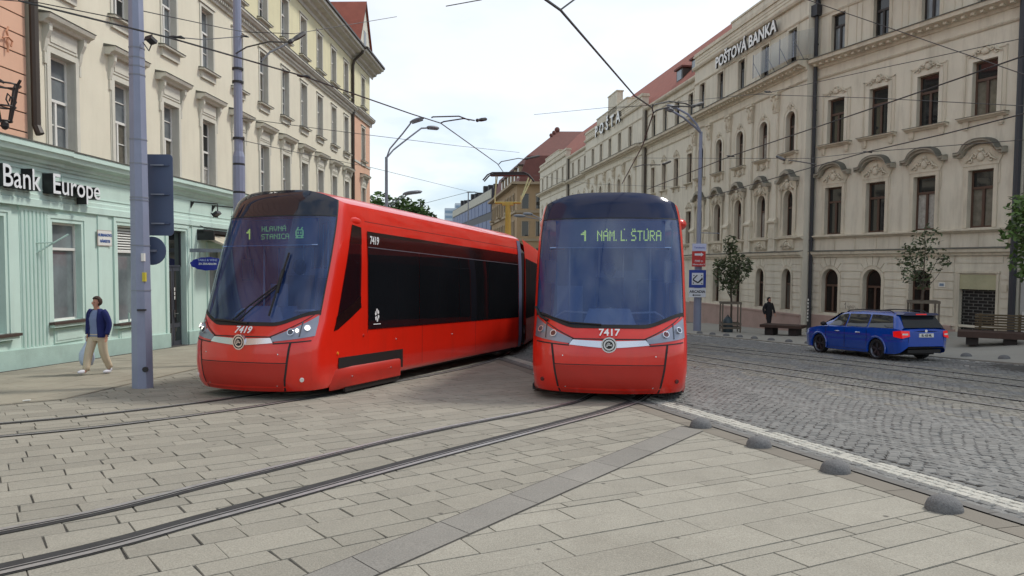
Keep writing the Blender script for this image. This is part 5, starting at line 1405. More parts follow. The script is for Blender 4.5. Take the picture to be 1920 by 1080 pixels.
    for sg in (-1, 1):
        cs = lambda pts: [(sg * yc(y, z), z) for y, z in pts]
        b = MB(); patch(b, cs([(.86, 1.10), (1.70, 1.52), (1.76, 2.90), (1.47, 2.93)]), 8, 16, .008); g_ = b.obj('cab_side_window', CABG, tr)
        b = MB(); patch(b, cs([(.86, 1.10), (.98, 1.12), (1.72, 1.48), (1.71, 1.56)]), 8, 2, .0095); patch(b, cs([(.86, 1.10), (1.70, 1.50), (1.71, 1.68), (.95, 1.34)]), 8, 2, .010)
        patch(b, cs([(1.36, 2.6), (1.75, 2.6), (1.76, 2.90), (1.47, 2.93)]), 3, 3, .010); b.obj('window_edge', BBAND, g_)
        b = MB(); b.box(sg * 1.06 - .10, sg * 1.06 + .10, 1.40, 1.50, 1.95, 2.35); b.tube([(sg * 1.06, 1.45, 2.3), (sg * 1.1, 1.45, 2.9)], .02, 6); b.obj('sun_blind', LENS, g_)
        b = MB()
        x_ = sg * 1.297
        for ya, yb in ((1.95, 3.95), (3.96, 5.95), (5.96, 7.75), (7.76, L - .30)) if L > 9 else ((1.95, 3.55), (3.56, 5.2), (5.21, 6.85), (6.86, L - .30)):
            n = 12
            for k in range(n):
                z0, z1 = 1.08 + (2.56 - 1.08) * k / n, 1.08 + (2.56 - 1.08) * (k + 1) / n
                b.poly([(sg * (wZ(z0) + .012), ya, z0), (sg * (wZ(z0) + .012), yb, z0), (sg * (wZ(z1) + .012), yb, z1), (sg * (wZ(z1) + .012), ya, z1)], 0)
        sw_ = b.obj('side_window', BGLASS, tr, smooth=True)
        b = MB()
        for k in range(4):
            z0, z1 = 2.57 + .07 * k, 2.57 + .07 * (k + 1)
            b.poly([(sg * (wZ(z0) + .012), 1.95, z0), (sg * (wZ(z0) + .012), L - .30, z0), (sg * (wZ(z1) + .012), L - .30, z1), (sg * (wZ(z1) + .012), 1.95, z1)], 0)
        b.obj('window_band', BBAND, tr)
        b = MB(); b.poly([(sg * 1.284, 1.95, 2.555), (sg * 1.284, L - .3, 2.555), (sg * 1.284, L - .3, 2.572), (sg * 1.284, 1.95, 2.572)]); b.obj('trim_line', LAMPS, tr)
        b = MB()
        for k in range(20):
            z0, z1 = .25 + 3.0 * k / 20, .25 + 3.0 * (k + 1) / 20
            b.poly([(sg * (wZ(z0) + .014), L - .26, z0), (sg * (wZ(z0) + .014), L, z0), (sg * (wZ(z1) + .014), L, z1), (sg * (wZ(z1) + .014), L - .26, z1)], 0)
        b.obj('end_strip', GREYS, tr)
        # bogie cover and recess
        b = MB(); b.box(sg * 1.297 - .006, sg * 1.297, 1.0, 3.25, .46, .64, 0) ; b.ext([(0, 0)], 0, 0) if False else None
        b.poly([(sg * 1.298, .98, .50), (sg * 1.298, 3.25, .28), (sg * 1.298, 3.25, .64), (sg * 1.298, 1.02, .64)], 0); b.obj('skirt_recess', SEAM, tr)
        b = MB()
        prof = [(sg * 1.26, .10), (sg * 1.335, .14), (sg * 1.345, .3), (sg * 1.335, .44), (sg * 1.28, .48)]
        ys_ = [(.80, .0), (1.0, .6), (1.4, 1), (3.0, 1), (3.12, .8), (3.14, 0)]
        rings = []
        for y_, k_ in ys_: rings.append([b.add((sg * 1.24 + (x - sg * 1.24) * k_, y_, z)) for x, z in prof])
        for i in range(len(rings) - 1):
            for k in range(4): b.f.append([rings[i][k], rings[i][k + 1], rings[i + 1][k + 1], rings[i + 1][k]]); b.m.append(0)
        b.cap(rings[-2])
        b.obj('bogie_cover', RED2, tr, smooth=50)
        b = MB(); b.box(sg * 1.30 - .05, sg * 1.30, 1.2, 3.1, .04, .14); b.obj('bogie_skirt', SEAM, tr)
        b = MB()
        for y_, z_, m_ in ((.98, .72, 1), (1.95 - .15, .98, 2), (3.0, .85, 0), (5.6, .82, 0), (1.35, .3, 0), (2.7, .33, 0)):
            x_ = sg * (1.284 if z_ > .5 else 1.34); b.cyl((x_, y_, z_), (x_ + sg * .016, y_, z_), .028 if m_ else .015, .022 if m_ else .012, 10, m_)
        b.obj('side_marker', [CHROME, mat('amber_marker', srgb(220, 120, 30), .3), RED2], tr)
        b = MB(); b.ell((sg * (1.15 if lit else 1.21), 1.62, 3.0), ((.10 if lit else .15 if sg > 0 else .06), .34, .11), 14, 8); b.obj('camera_pod', RED, tr, smooth=True)
        if sg > 0 or not lit:
            put('number', text_mesh(number, .20, .002, [WNUM], .003, 'LEFT', sx=.8), tr, Matrix.Translation((sg * 1.277, 2.02 if sg > 0 else 2.5, 2.63)) @ rotz(90 * sg))
        b = MB(); n = 12
        for k in range(4):
            a0 = k * math.pi / 2 + .5
            for sgn2 in (0, 1): pass
        for k in range(6):
            a0 = 2 * math.pi * k / 6 + .3; P_ = [(sg * 1.3005, 2.25 + .10 * f_ * math.cos(a_) * .75, 1.33 + .12 * f_ * math.sin(a_)) for a_, f_ in ((a0, .35), (a0, 1), (a0 + .5, 1.05), (a0 + .8, .9), (a0 + .6, .35))]
            b.poly(P_)
        b.box(sg * 1.299, sg * 1.301, 2.12, 2.38, 1.16, 1.175); b.obj('round_decal', WNUM, tr)
        b = MB(); patch(b, [(sg * (1 + .55), 3.05), (sg * 8.2, 3.05), (sg * 8.2, 3.062), (sg * 1.55, 3.062)], 1, 1, .003) if False else None
        b.poly([(sg * (wZ(3.02) + .002), 1.9, 3.02), (sg * (wZ(3.02) + .002), L, 3.02), (sg * (wZ(3.028) + .002), L, 3.028), (sg * (wZ(3.028) + .002), 1.9, 3.028)])
        b.poly([(sg * (wZ(z) + .002), y, z) for y, z in ((1.93, .3), (1.94, .3), (1.94, 1.08), (1.93, 1.08))]); 
        for y_ in (4.1, 6.95): b.poly([(sg * 1.287, y_, .3), (sg * 1.287, y_ + .008, .3), (sg * 1.287, y_ + .008, 1.07), (sg * 1.287, y_, 1.07)])
        b.obj('panel_seam', SEAM, tr)
    # underframe, wheels
    b = MB(); b.box(-1.05, 1.05, .9, L - .3, .14, .5, 0)
    b.obj('underframe', DARK, tr)
    for y_ in (1.7, 3.0):
        for sg in (-1, 1):
            b = MB(); b.cyl((sg * .48, y_, .30), (sg * .58, y_, .30), .30, .30, 22); b.obj('wheel', SEAM, tr)
    # roof gear
        # ---- rear sections
    J = Matrix.Translation((0, L, 0))
    for q in range(sections):
        J = J @ Matrix.Rotation(R(joint_turn if q == 0 else turn2), 4, 'Z')
        b = MB(); n = 9
        prof = [(-1.23, .3), (-1.23, 2.95), (-1.0, 3.25), (0, 3.36), (1.0, 3.25), (1.23, 2.95), (1.23, .3)]
        last = None
        for k in range(n):
            y_ = -.05 + .62 * k / (n - 1); f_ = 1 if k % 2 else .955
            rg = [b.add((x * f_, y_, .3 + (z - .3) * (.5 + .5 * f_))) for x, z in prof]
            if last:
                for i in range(6): b.f.append([last[i], last[i + 1], rg[i + 1], rg[i]]); b.m.append(0)
            last = rg
        b.obj('bellows', DARK, tr, J)
        sec = MB(); zz = [.22 + (3.36 - .22) * k / 30 for k in range(31)]
        y0_, y1_ = .52, secL
        for sg in (-1, 1):
            a = [sec.add((sg * wZ(z), y0_, z)) for z in zz]; c = [sec.add((sg * wZ(z), y1_, z)) for z in zz]
            for k in range(30): sec.f.append([a[k], c[k], c[k + 1], a[k + 1]]); sec.m.append(0)
        rr = [(-.94 + 1.88 * k / 12, 3.36 + .11 * (1 - (k / 6 - 1) ** 2)) for k in range(13)]
        a = [sec.add((x, y0_, z)) for x, z in rr]; c = [sec.add((x, y1_, z)) for x, z in rr]
        for k in range(12): sec.f.append([a[k], c[k], c[k + 1], a[k + 1]]); sec.m.append(0)
        for y_ in (y0_, y1_): sec.poly([(-1.2, y_, .25), (1.2, y_, .25), (1.18, y_, 3.0), (.94, y_, 3.36), (-.94, y_, 3.36), (-1.18, y_, 3.0)], 0)
        so_ = sec.obj('rear_section', mat('tram_red_rear', srgb(196, 34, 18), .45, .05, 1.5, 0, coat=.1, spec=.2, dirt=.3, dirtcol=srgb(130, 42, 30)), tr, J, smooth=40)
        for sg in (-1, 1):
            b = MB()
            for ya, yb in ((.6, 2.3), (2.32, 4.2), (4.22, 6.2), (6.22, secL - .2)):
                b.poly([(sg * (wZ(1.1) + .012), ya, 1.0), (sg * (wZ(1.1) + .012), yb, 1.0), (sg * (wZ(2.8) + .016), yb, 2.8), (sg * (wZ(2.8) + .016), ya, 2.8)])
            b.obj('side_window', mat('matt_black_side_panel', (.01, .01, .012, 1), .6, .2, 1, 0, spec=.05), so_)
            b = MB(); b.poly([(sg * 1.30, .6, .98), (sg * 1.30, 2.3, .98), (sg * 1.30, 2.3, .32), (sg * 1.30, .6, .32)]); b.obj('door', RED2, so_)
        b = MB(); b.box(-1.05, 1.05, .6, secL - .1, .12, .45); b.obj('underframe', DARK, so_)
        if panto is not None and panto[0] == q:
            YEL = mat('yellow_pantograph_paint', srgb(172, 152, 66), .5, .12, 4, 0, dirt=.3, dirtcol=srgb(110, 90, 30)); PY = mat('pale_yellow_arm', srgb(190, 186, 138), .5, .1, 4, 0)
            y_ = panto[1]; h = panto[2]
            b = MB(); b.box(-.55, .55, y_ - .5, y_ + .5, 3.42, 3.55); b.tube([(0, y_ + .3, 3.5), (0, y_ - .1, 3.9), (0, y_ - .1, h - 1.22)], [.13, .12, .10], 8); b.box(-.22, .22, y_ - .16, y_ - .04, h - 1.22, h - 1.10); b.cyl((-.5, y_ - .1, h - 1.12), (.5, y_ - .1, h - 1.12), .04, .04, 8)
            po = b.obj('pantograph', YEL, so_)
            b = MB()
            for sg in (-1, 1):
                b.tube([(sg * .50, y_ - .1, h - 1.12), (sg * .52, y_ - .12, h - .85)], .032, 6); b.tube([(.48, y_ - .1, h - 1.1), (.48 + .34 + sg * .07, y_ + .4, h - .12)], .032, 6)
                b.tube([(-.50, y_ - .12, h - .85), (-.46 - .03 * sg, y_, h - .08)], .022, 6)
            b.obj('arm', PY, po)
            b = MB()
            for dy in (-.16, .16):
                b.tube([(-.98, y_ + dy, h - .28), (-.8, y_ + dy, h - .08), (-.62, y_ + dy, h), (.62, y_ + dy, h), (.8, y_ + dy, h - .08), (1.0, y_ + dy, h - .30)], .03, 6)
            b.box(-.7, .7, y_ - .16, y_ + .16, h - .10, h - .03)
            b.obj('collector_head', WIRE, po)
        J = J @ Matrix.Translation((0, secL, 0))
    return tr
rightdest = [('y', '1', -.50, 2.66, .030, .026), ('y', 'NÁM. Ľ. ŠTÚRA', -.22, 2.66, .0175, .0255)]
leftdest = [('y', '1', -.60, 2.66, .028, .026), ('g', 'HLAVNÁ', -.26, 2.79, .0155, .0128), ('g', 'STANICA', -.27, 2.655, .0155, .0128), ('g', 'X', .47, 2.66, .0145, .019)]
tramL = build_tram((-4.42, 11.90), 20, '7419', 'red tram 7419 with lit headlights and raised wiper, turning in front of the cream building', leftdest, True, 'up', 14, 'red trams passing each other', 10.35, 2, 8, (0, 6.2, 6.25))
tramR = build_tram((1.56, 11.8), 7.5, '7417', 'red tram 7417 seen head-on beside the cobbled road, headlights off', rightdest, False, 'down', 2, 'red trams passing each other', 8.6, 1, 0)
# ================================================================ POLES AND SIGNS
def pole(x, y, h, r0, r1, n, m, label, name='pole', collar=None, lean=(0, 0), base=True):
    T = loc(x, y); r_ = root(name, T, label, 'pole')
    b = MB()
    if collar: b.cyl((0, 0, -.05), (lean[0] * collar, lean[1] * collar, collar), r0, r0 * .93, n); b.cyl((lean[0] * collar, lean[1] * collar, collar), (lean[0] * collar, lean[1] * collar, collar + .12), r0 * .93, r1 * 1.25, n); b.cyl((lean[0] * collar, lean[1] * collar, collar + .12), (lean[0] * h, lean[1] * h, h), r1 * 1.2, r1, n)
    else: b.cyl((0, 0, -.05), (lean[0] * h, lean[1] * h, h), r0, r1, n)
    b.obj('post', m, r_); return r_
P1 = pole(-6.66, 13.3, 9.2, .185, .105, 8, POLE, 'thick eight-sided lavender pole standing on the pavement between the walking woman and the left tram')
b = MB()
for z in (1.75, 2.55, 3.35, 3.4, 4.0, 4.42, 5.55, 5.7, 5.85, 6.02): rr = .186 - .0087 * z; b.cyl((0, 0, z), (0, 0, z + .022), rr + .006, rr + .006, 8)
b.obj('band', POLE2, P1)
b = MB(); b.box(.09, .14, -.16, -.1, 2.28, 2.42, 0); b.obj('sticker', WHITE, P1); b = MB(); b.box(.1, .15, -.155, -.09, 1.92, 2.08, 0); b.obj('sticker', mat('yellow_sticker', srgb(200, 186, 60), .6), P1)
b = MB(); b.box(.02, .16, -.2, -.14, 1.40, 1.43, 0); b.cyl((.12, -.12, .35), (.12, -.16, .35), .05, .05, 8); b.obj('clamp', WIRE, P1)
SB = mat('sign_back_grey_blue', srgb(74, 86, 112), .5, .06, 1.5, 0, dirt=.15)
T = Matrix.Translation((-6.58, 13.65, 1.75)) @ rotz(0)
sgn = root('road_sign', T, 'blue grey back of a tall rounded rectangular sign fixed behind the lavender pole', 'sign')
b = MB(); pr = []
for cx, cz, a0 in ((.36 - .07, .74 - .07, 0), (-.36 + .07, .74 - .07, 90), (-.36 + .07, -.74 + .07, 180), (.36 - .07, -.74 + .07, 270)):
    for k in range(5): a = R(a0 + 22.5 * k); pr.append((cx + .07 * math.cos(a), cz + .07 * math.sin(a)))
b.ext([(x, z + 1.25) for x, z in pr], 0, .02); b.box(.02, .30, -.04, 0, 1.78, 1.80); b.box(.02, .30, -.04, 0, 1.25, 1.27); b.box(.02, .30, -.04, 0, .72, .74); b.obj('plate', SB, sgn)
b = MB()
for z in (1.79, 1.26, .73): b.box(-.02, .22, -.06, -.03, z - .012, z + .012)
b.obj('clamp', POLE2, sgn)
s2_ = root('road_sign', Matrix.Translation((-6.60, 13.55, 1.98)), 'dark back of a small round sign on the lavender pole, under the tall sign', 'sign')
b = MB(); b.cyl((.02, 0, 0), (.02, .02, 0), .26, .26, 24); b.obj('plate', SB, s2_); b = MB(); b.box(-.1, .12, -.05, 0, -.02, .02); b.obj('clamp', POLE2, s2_)
fl = root('floodlight', Matrix.Translation((-6.46, 13.25, 5.58)), 'small black floodlight clamped to the right side of the lavender pole', 'lamp')
b = MB(); b.T = Matrix.Translation((.12, -.06, .06)) @ Matrix.Rotation(R(-28), 4, 'X') @ rotz(-20) @ Matrix.Scale(.6, 4); b.box(-.10, .12, -.12, .10, -.05, .05); b.box(-.12, .14, -.15, -.12, -.07, .07); b.obj('head', WIRE, fl)
b = MB(); b.tube([(-.06, 0, .05), (.05, -.02, -.1), (.12, -.05, .02)], .012, 5); b.obj('cable', WIRE, fl)
P2 = pole(-6.42, 17.5, 11.5, .145, .085, 10, POLE, 'slimmer lavender pole with a collar rising behind the roof of the left tram', collar=4.9)
b = MB()
for z in (4.05, 4.7, 5.3, 6.6, 6.9): b.cyl((0, 0, z), (0, 0, z + .05), .15 - .003 * z, .15 - .003 * z, 10)
b.obj('band', WIRE, P2)

HEAD = mat('lamp_head_grey', srgb(112, 116, 124), .5, .08, 4, 0)
def lamp_post(x, y, h, arms, label, r0=.11, r1=.05, m=POLE2, hs=1.0, collar=2.4):
    r_ = root('street_lamp', loc(x, y), label, 'street lamp')
    b = MB(); b.cyl((0, 0, -.05), (0, 0, h * .42), r0, r0 * .9, 10); b.cyl((0, 0, h * .42), (0, 0, h * .45), r0 * .9, r1 * 1.4, 10); b.cyl((0, 0, h * .45), (0, 0, h), r1 * 1.35, r1, 10); b.obj('post', m, r_)
    for pts in arms:
        pts = [(q[0], q[1], q[2] + h) for q in pts]; b = MB(); b.tube([(0, 0, h - .05)] + pts, r1 * .62, 6); a = b.obj('arm', m, r_)
        p, q = Vector(pts[-1]), Vector(pts[-2]); d = (p - q).normalized(); d.z *= .25; d.normalize()
        T_ = Matrix.Translation(p); side = Vector((-d.y, d.x, 0)).normalized(); up = side.cross(d) * -1 if side.cross(d).z < 0 else side.cross(d)
        Mx = Matrix(((d.x, side.x, up.x, p.x), (d.y, side.y, up.y, p.y), (d.z, side.z, up.z, p.z), (0, 0, 0, 1)))
        b = MB(); b.T = Mx; b.ell((.34 * hs, 0, .04), (.40 * hs, .15 * hs, .10 * hs), 12, 8); b.box(.05 * hs, .62 * hs, -.10 * hs, .10 * hs, -.06 * hs, .02, 0); b.obj('lamp_head', HEAD, r_, smooth=50)
    return r_
lamp_post(-5.42, 32, 7.55, [[(.15, 0, .35), (.7, 0, 1.0), (1.05, 0, 1.45)], [(.25, .3, .35), (.9, .8, 1.0), (1.35, 1.2, 1.45), (1.6, 1.4, 1.50)]], 'grey street lamp with two raised arms between the cream building and the left tram roof', .12, .06, hs=.85)
lamp_post(-9.3, 52, 6.6, [[(.1, 0, .5), (.6, 0, 1.3), (1.7, 0, 2.0)], [(.1, .4, .5), (.7, .8, 1.35), (1.9, 1.4, 2.2)]], 'farther street lamp with two close heads, standing by the green treetops', .12, .06, hs=1.35)
LR = lamp_post(8.87, 35.4, 9.45, [[(-.25, -.1, .35), (-.7, -.3, .75), (-1.25, -.5, .98)], [(-.4, -.5, .12), (-1.1, -1.2, .42), (-1.75, -1.9, .55)]], 'tall lavender street lamp with two arms and shop signs, right of the head-on tram', .19, .08, POLE, .8)
lamp_post(3.65, 76, 8.6, [[(-.3, 0, .3), (-1.0, 0, .75), (-2.4, 0, 1.0)], [(-.2, .5, .3), (-.8, 1, .9), (-1.6, 1.5, 1.3)]], 'distant street lamp with two heads seen just over the roof of the head-on tram', .13, .07, POLE2, 1.6)
lamp_post(.75, 62, 5.2, [[(-.3, 0, .35), (-1.0, 0, .75), (-2.0, 0, 1.1)], [(-.2, .4, .3), (-.8, .8, .8), (-1.7, 1.2, 1.3)]], 'distant street lamp in the gap between the two trams', .1, .06, POLE2, 1.3)

# shop signs on the right lamp
def board(name, x, z, w, h, mats, label, build):
    r_ = root(name, Matrix.Translation((8.87 + x, 35.12, z)), label, 'sign'); b = MB(); b.box(-w / 2, w / 2, -.03, 0, 0, h, 0); b.obj('plate', mats, r_); build(r_); return r_
SRED = mat('sign_red', srgb(186, 44, 40), .5, .05); SBLUE = mat('sign_blue', srgb(34, 62, 150), .5, .05); SWH = mat('sign_white', srgb(216, 220, 226), .5, .04); SLAV = mat('sign_pale_lavender', srgb(190, 196, 226), .5, .04); SBLK = mat('sign_black', srgb(24, 26, 34), .5)
def b1(r_):
    b = MB(); b.poly([(-.2, -.033, .52), (.1, -.033, .52), (.1, -.033, .47), (.22, -.033, .57), (.1, -.033, .67), (.1, -.033, .62), (-.2, -.033, .62)]); b.obj('arrow', SWH, r_)
    put('lettering', text_mesh('7300 m', .13, .002, [SWH], .002, 'CENTER'), r_, Matrix.Translation((0, -.034, .22))); put('lettering', text_mesh('Hlavna ulica 2', .10, .002, [SWH], .002, 'CENTER'), r_, Matrix.Translation((0, -.034, .07)))
board('shop_sign', -.06, 1.78, .64, .72, [SRED], 'red arrow sign with white text on the lamp post, under the pale lavender strip', b1)
board('shop_sign', -.04, 2.52, .66, .34, [SLAV], 'pale lavender strip sign at the top of the signs on the right lamp post', lambda r_: put('lettering', text_mesh('Tatrabanka', .11, .002, [SBLUE], .001, 'CENTER'), r_, Matrix.Translation((0, -.034, .12))))
def b3(r_):
    b = MB(); b.box(-.27, .27, -.04, -.03, .14, .70, 0); b.obj('panel', SWH, r_)
    b = MB()
    for pts, w_ in (([(-.2, .42), (-.02, .60)], .025), ([(-.2, .42), (-.2, .36), (.02, .24)], .03), ([(.02, .24), (.2, .42)], .035), ([(.06, .28), (.22, .40), (.2, .48)], .03)):
        b.tube([(x, -.05, z) for x, z in pts], w_, 6)
    for x, z in ((-.18, .58), (.19, .58), (-.2, .22), (.2, .2)): b.cyl((x, -.045, z), (x, -.052, z), .03, .03, 8)
    b.obj('symbol', SBLK, r_)
board('shop_sign', -.10, .78, .80, .84, [SBLUE], 'blue square sign with a white panel and black open-box symbol on the lamp post', b3)
def b4(r_):
    put('lettering', text_mesh('ARCADIA', .17, .002, [SBLK], .006, 'CENTER'), r_, Matrix.Translation((0, -.034, .21))); b = MB(); b.box(-.16, .16, -.036, -.03, .08, .12); b.poly([(-.16, -.036, .04), (-.24, -.036, .10), (-.16, -.036, .16)]); b.obj('arrow', SBLK, r_)
board('shop_sign', -.10, .33, .80, .43, [SWH], 'white sign reading ARCADIA with a short arrow, lowest on the lamp post', b4)
b = MB(); b.tube([(0, 0, 4.7), (.9, 0, 4.68), (1.0, 0, 4.66)], .02, 5); b.obj('side_arm', POLE2, LR)

# ================================================================ BENCHES, BIN, TREE GUARDS
WOODD = mat('dark_bench_wood', srgb(66, 48, 40), .75, .2, 8, .15, 40); CONC = mat('dark_bench_base', srgb(48, 42, 40), .85, .2, 4, .1)
WOODG = mat('weathered_bench_slat', srgb(86, 74, 54), .8, .2, 8, .15, 40)
bn = root('flat_bench', loc(11.75, 32.0, gz(11.75, 32) + .02, -36), 'low dark backless bench on the far pavement in front of the man in black', 'bench')
b = MB()
for k in range(5): b.box(-.85, .85, -.55 + k * .21, -.35 + k * .21, .34, .46)
b.obj('seat', WOODD, bn)
for s in (-1, 1): b = MB(); b.box(s * .5 - .17, s * .5 + .17, -.42, .38, 0, .34); b.obj('base', CONC, bn)
bn = root('slatted_bench', loc(15.05, 23.2, gz(15.05, 23.2) + .02, -32), 'long dark bench with a slatted back in front of the closed roller shutter', 'bench')
b = MB()
for k in range(5): b.box(-.9, .85, -.5 + k * .2, -.32 + k * .2, .30, .42)
b.box(-.9, .85, -.52, -.5, .24, .42); b.obj('seat', WOODD, bn)
for s in (-1, 1): b = MB(); b.box(s * .5 - .17, s * .5 + .17, -.36, .40, 0, .30); b.obj('base', CONC, bn)
b = MB()
for k in range(6): b.box(-.45, .98, .40, .44, .46 + k * .085, .515 + k * .085)
b.obj('backrest', WOODG, bn)
b = MB()
for x in (-.3, .75): b.box(x - .04, x + .04, .44, .48, .3, .96)
b.obj('back_post', WOODG, bn)
bd = MB(); bd.lathe([(.02, .72), (.12, .70), (.20, .58), (.23, .4), (.24, .05), (.22, 0)], 12); bd.tube([(.05, 0, .7), (.0, 0, .80), (-.06, 0, .7)], .03, 5)
tag(bd.obj('rubbish_bag', mat('dark_teal_plastic', srgb(52, 66, 72), .45, .2, 6, .2), None, loc(10.0, 34.25, gz(10, 34.25) + .02), smooth=50), 'dark teal rubbish bag standing inside the tree guard', 'bag')
GW = mat('grey_guard_wood', srgb(104, 96, 84), .8, .2, 8, .1)
def guard(x, y, w, h, a, label, rails):
    r_ = root('tree_guard', loc(x, y, gz(x, y) + .02, a), label, 'tree guard')
    for sx in (-1, 1):
        for sy_ in (-1, 1): b = MB(); b.box(sx * w / 2 - .03, sx * w / 2 + .03, sy_ * w / 2 - .03, sy_ * w / 2 + .03, 0, h); b.obj('post', GW, r_)
    for z in rails:
        for k in range(4): b = MB(); b.T = rotz(90 * k); b.box(-w / 2 - .04, w / 2 + .04, -w / 2 - .045, -w / 2 - .03, z - .045, z + .045); b.obj('rail', GW, r_)
guard(10.15, 34.4, .80, 1.40, -8, 'timber guard of four posts round the young tree behind the street signs', (1.36, .40, .22))
guard(14.55, 26.2, .86, 1.42, -22, 'timber guard round the thin tree behind the blue car', (1.38,))

# ================================================================ TREES
LEAF = mat('dusty_green_leaves', srgb(72, 84, 54), .6, .35, 3, 0, attr='rnd', attr_amt=.45); LEAFB = mat('bright_green_leaves', srgb(78, 104, 48), .6, .35, 2, 0, attr='rnd', attr_amt=.45); BARK = mat('grey_brown_bark', srgb(86, 76, 66), .9, .25, 6, .5, 20)
LEAFD = mat('far_green_leaves', srgb(70, 96, 44), .7, .3, .6, 0, attr='rnd', attr_amt=.5)
def tree(x, y, trunk, limbs, clumps, ls, nper, leafmat, label, seed, cat='tree', name='young_tree', up=.2):
    rnd = random.Random(seed); r_ = root(name, loc(x, y), label, cat)
    b = MB(); b.tube(trunk[0], trunk[1], 8); b.obj('trunk', BARK, r_)
    b = MB()
    for P_, r0 in limbs: b.tube(P_, [r0 * (1 - .75 * k / (len(P_) - 1)) for k in range(len(P_))], 5)
    b.obj('branch', BARK, r_)
    b = MB(); vals = []
    for (cx, cy, cz, rx, ry, rz, dens) in clumps:
        n = int(nper * dens * .8)
        for _ in range(n):
            d = Vector((rnd.gauss(0, 1), rnd.gauss(0, 1), rnd.gauss(0, 1))).normalized() * rnd.random() ** .45
            p = Vector((cx + d.x * rx, cy + d.y * ry, cz + d.z * rz))
            if noise.noise(p * 2.2 / max(.3, rx)) < -.12: continue
            s = ls * rnd.uniform(.6, 1.25); a = Vector((rnd.gauss(0, 1), rnd.gauss(0, 1), rnd.gauss(0, .6))).normalized(); c = a.cross(Vector((rnd.gauss(0, 1), rnd.gauss(0, 1), rnd.gauss(0, 1)))).normalized()
            v = rnd.random(); 
            b.poly([p - a * s, p + c * s * .45, p + a * s, p - c * s * .45]); vals.append(v)
    me = b.mesh('crown', leafmat); face_attr(me, vals); put('crown', me, r_); return r_
tree(10.18, 34.4, ([(0, 0, 0), (.02, 0, 1.2), (-.03, 0, 2.2)], [.055, .05, .04]),
     [([(-.02, 0, 1.9), (-.3, .1, 2.6), (-.5, .1, 3.2)], .03), ([(0, 0, 2.0), (.25, -.1, 2.8), (.55, 0, 3.5)], .03), ([(-.02, 0, 2.1), (-.02, .1, 3.2), (-.1, 0, 4.1)], .03), ([(-.03, 0, 1.6), (-.3, -.1, 2.1), (-.5, 0, 2.4)], .02)],
     [(-.05, 0, 3.1, .42, .4, .95, 1.6), (-.55, .1, 3.0, .32, .3, .55, .8), (.45, 0, 3.0, .38, .35, .7, 1.0), (.78, 0, 3.15, .22, .2, .4, .4), (-.1, 0, 4.05, .38, .3, .5, .8), (-.45, 0, 2.35, .35, .3, .45, .6), (.05, 0, 2.3, .32, .3, .7, 1.1)],
     .085, 520, LEAF, 'young tree with dense upright dark leaves, behind the street signs', 3)
tree(14.5, 26.2, ([(0, 0, 0), (.0, 0, 1.4), (.03, 0, 2.4)], [.05, .045, .035]),
     [([(0, 0, 1.9), (-.35, 0, 2.7), (-.6, 0, 3.4)], .025), ([(.02, 0, 2.2), (.05, 0, 3.2), (.0, 0, 4.0)], .025), ([(0, 0, 1.8), (.3, 0, 2.5), (.6, 0, 3.1)], .02), ([(0, 0, 1.7), (.5, 0, 2.3), (.85, 0, 2.9)], .015)],
     [(-.55, 0, 3.0, .40, .4, .6, .55), (-.1, 0, 2.9, .5, .4, .7, .6), (.15, 0, 3.6, .45, .4, .55, .40), (.6, 0, 2.9, .38, .35, .5, .28), (-.5, 0, 2.4, .3, .3, .4, .35), (.0, 0, 2.2, .3, .3, .4, .35), (.0, 0, 3.2, .9, .4, .8, .25)],
     .085, 420, LEAF, 'thin sparse young tree in front of the third arched window, behind the blue car', 8)
tree(13.2, 17.3, ([(0, 0, 0), (.05, 0, 1.5), (0, 0, 3)], [.09, .08, .06]),
     [([(0, 0, 2.0), (-.8, 0, 2.7), (-1.6, 0, 3.3)], .035), ([(0, 0, 2.3), (-.6, 0, 3.4), (-1.3, 0, 4.3)], .03), ([(0, 0, 2.6), (.3, .2, 3.6), (.2, 0, 4.6)], .04)],
     [(-1.15, 0, 3.15, .65, .6, .5, 1.2), (-1.3, .1, 3.75, .35, .4, .55, .5), (-.7, 0, 3.4, .8, .7, .9, 2.0), (-.4, 0, 2.3, .6, .6, .5, 1.0), (0, 0, 4, 1, 1, 1, 1.5), (-1.0, .2, 2.55, .45, .4, .5, .7)],
     .095, 600, LEAFB, 'leafy branches of a green tree reaching in from the right edge of the picture', 12)
def fartree(x, y, h, w, label, seed):
    rnd = random.Random(seed)
    cl = [(0, 0, h - w * .3, w * .45, w * .4, w * .35, 1.2)] + [(rnd.uniform(-w, w) * .7, rnd.uniform(-w, w) * .4, h - w * rnd.uniform(.35, 1.6), w * rnd.uniform(.3, .5), w * .45, w * rnd.uniform(.28, .45), 1) for _ in range(14)]
    tree(x, y, ([(0, 0, 0), (.1, 0, h * .5), (0, 0, h * .8)], [.3, .24, .12]), [([(0, 0, h * .4), (w * .5, 0, h * .6), (w * .7, 0, h * .8)], .15), ([(0, 0, h * .4), (-w * .5, 0, h * .6), (-w * .6, 0, h * .85)], .15)], cl, .30, 330, LEAFD, label, seed, 'tree', 'broadleaf_tree')
fartree(-14.0, 78, 12.3, 3.6, 'green treetop at the corner of the cream building, left of the lamp post', 1)
fartree(-11.9, 80, 11.9, 3.0, 'green treetop right of the lamp post, over the left tram roof', 2)
fartree(-10.1, 84, 10.9, 2.0, 'low round treetop at the right end of the greenery over the left tram', 5)

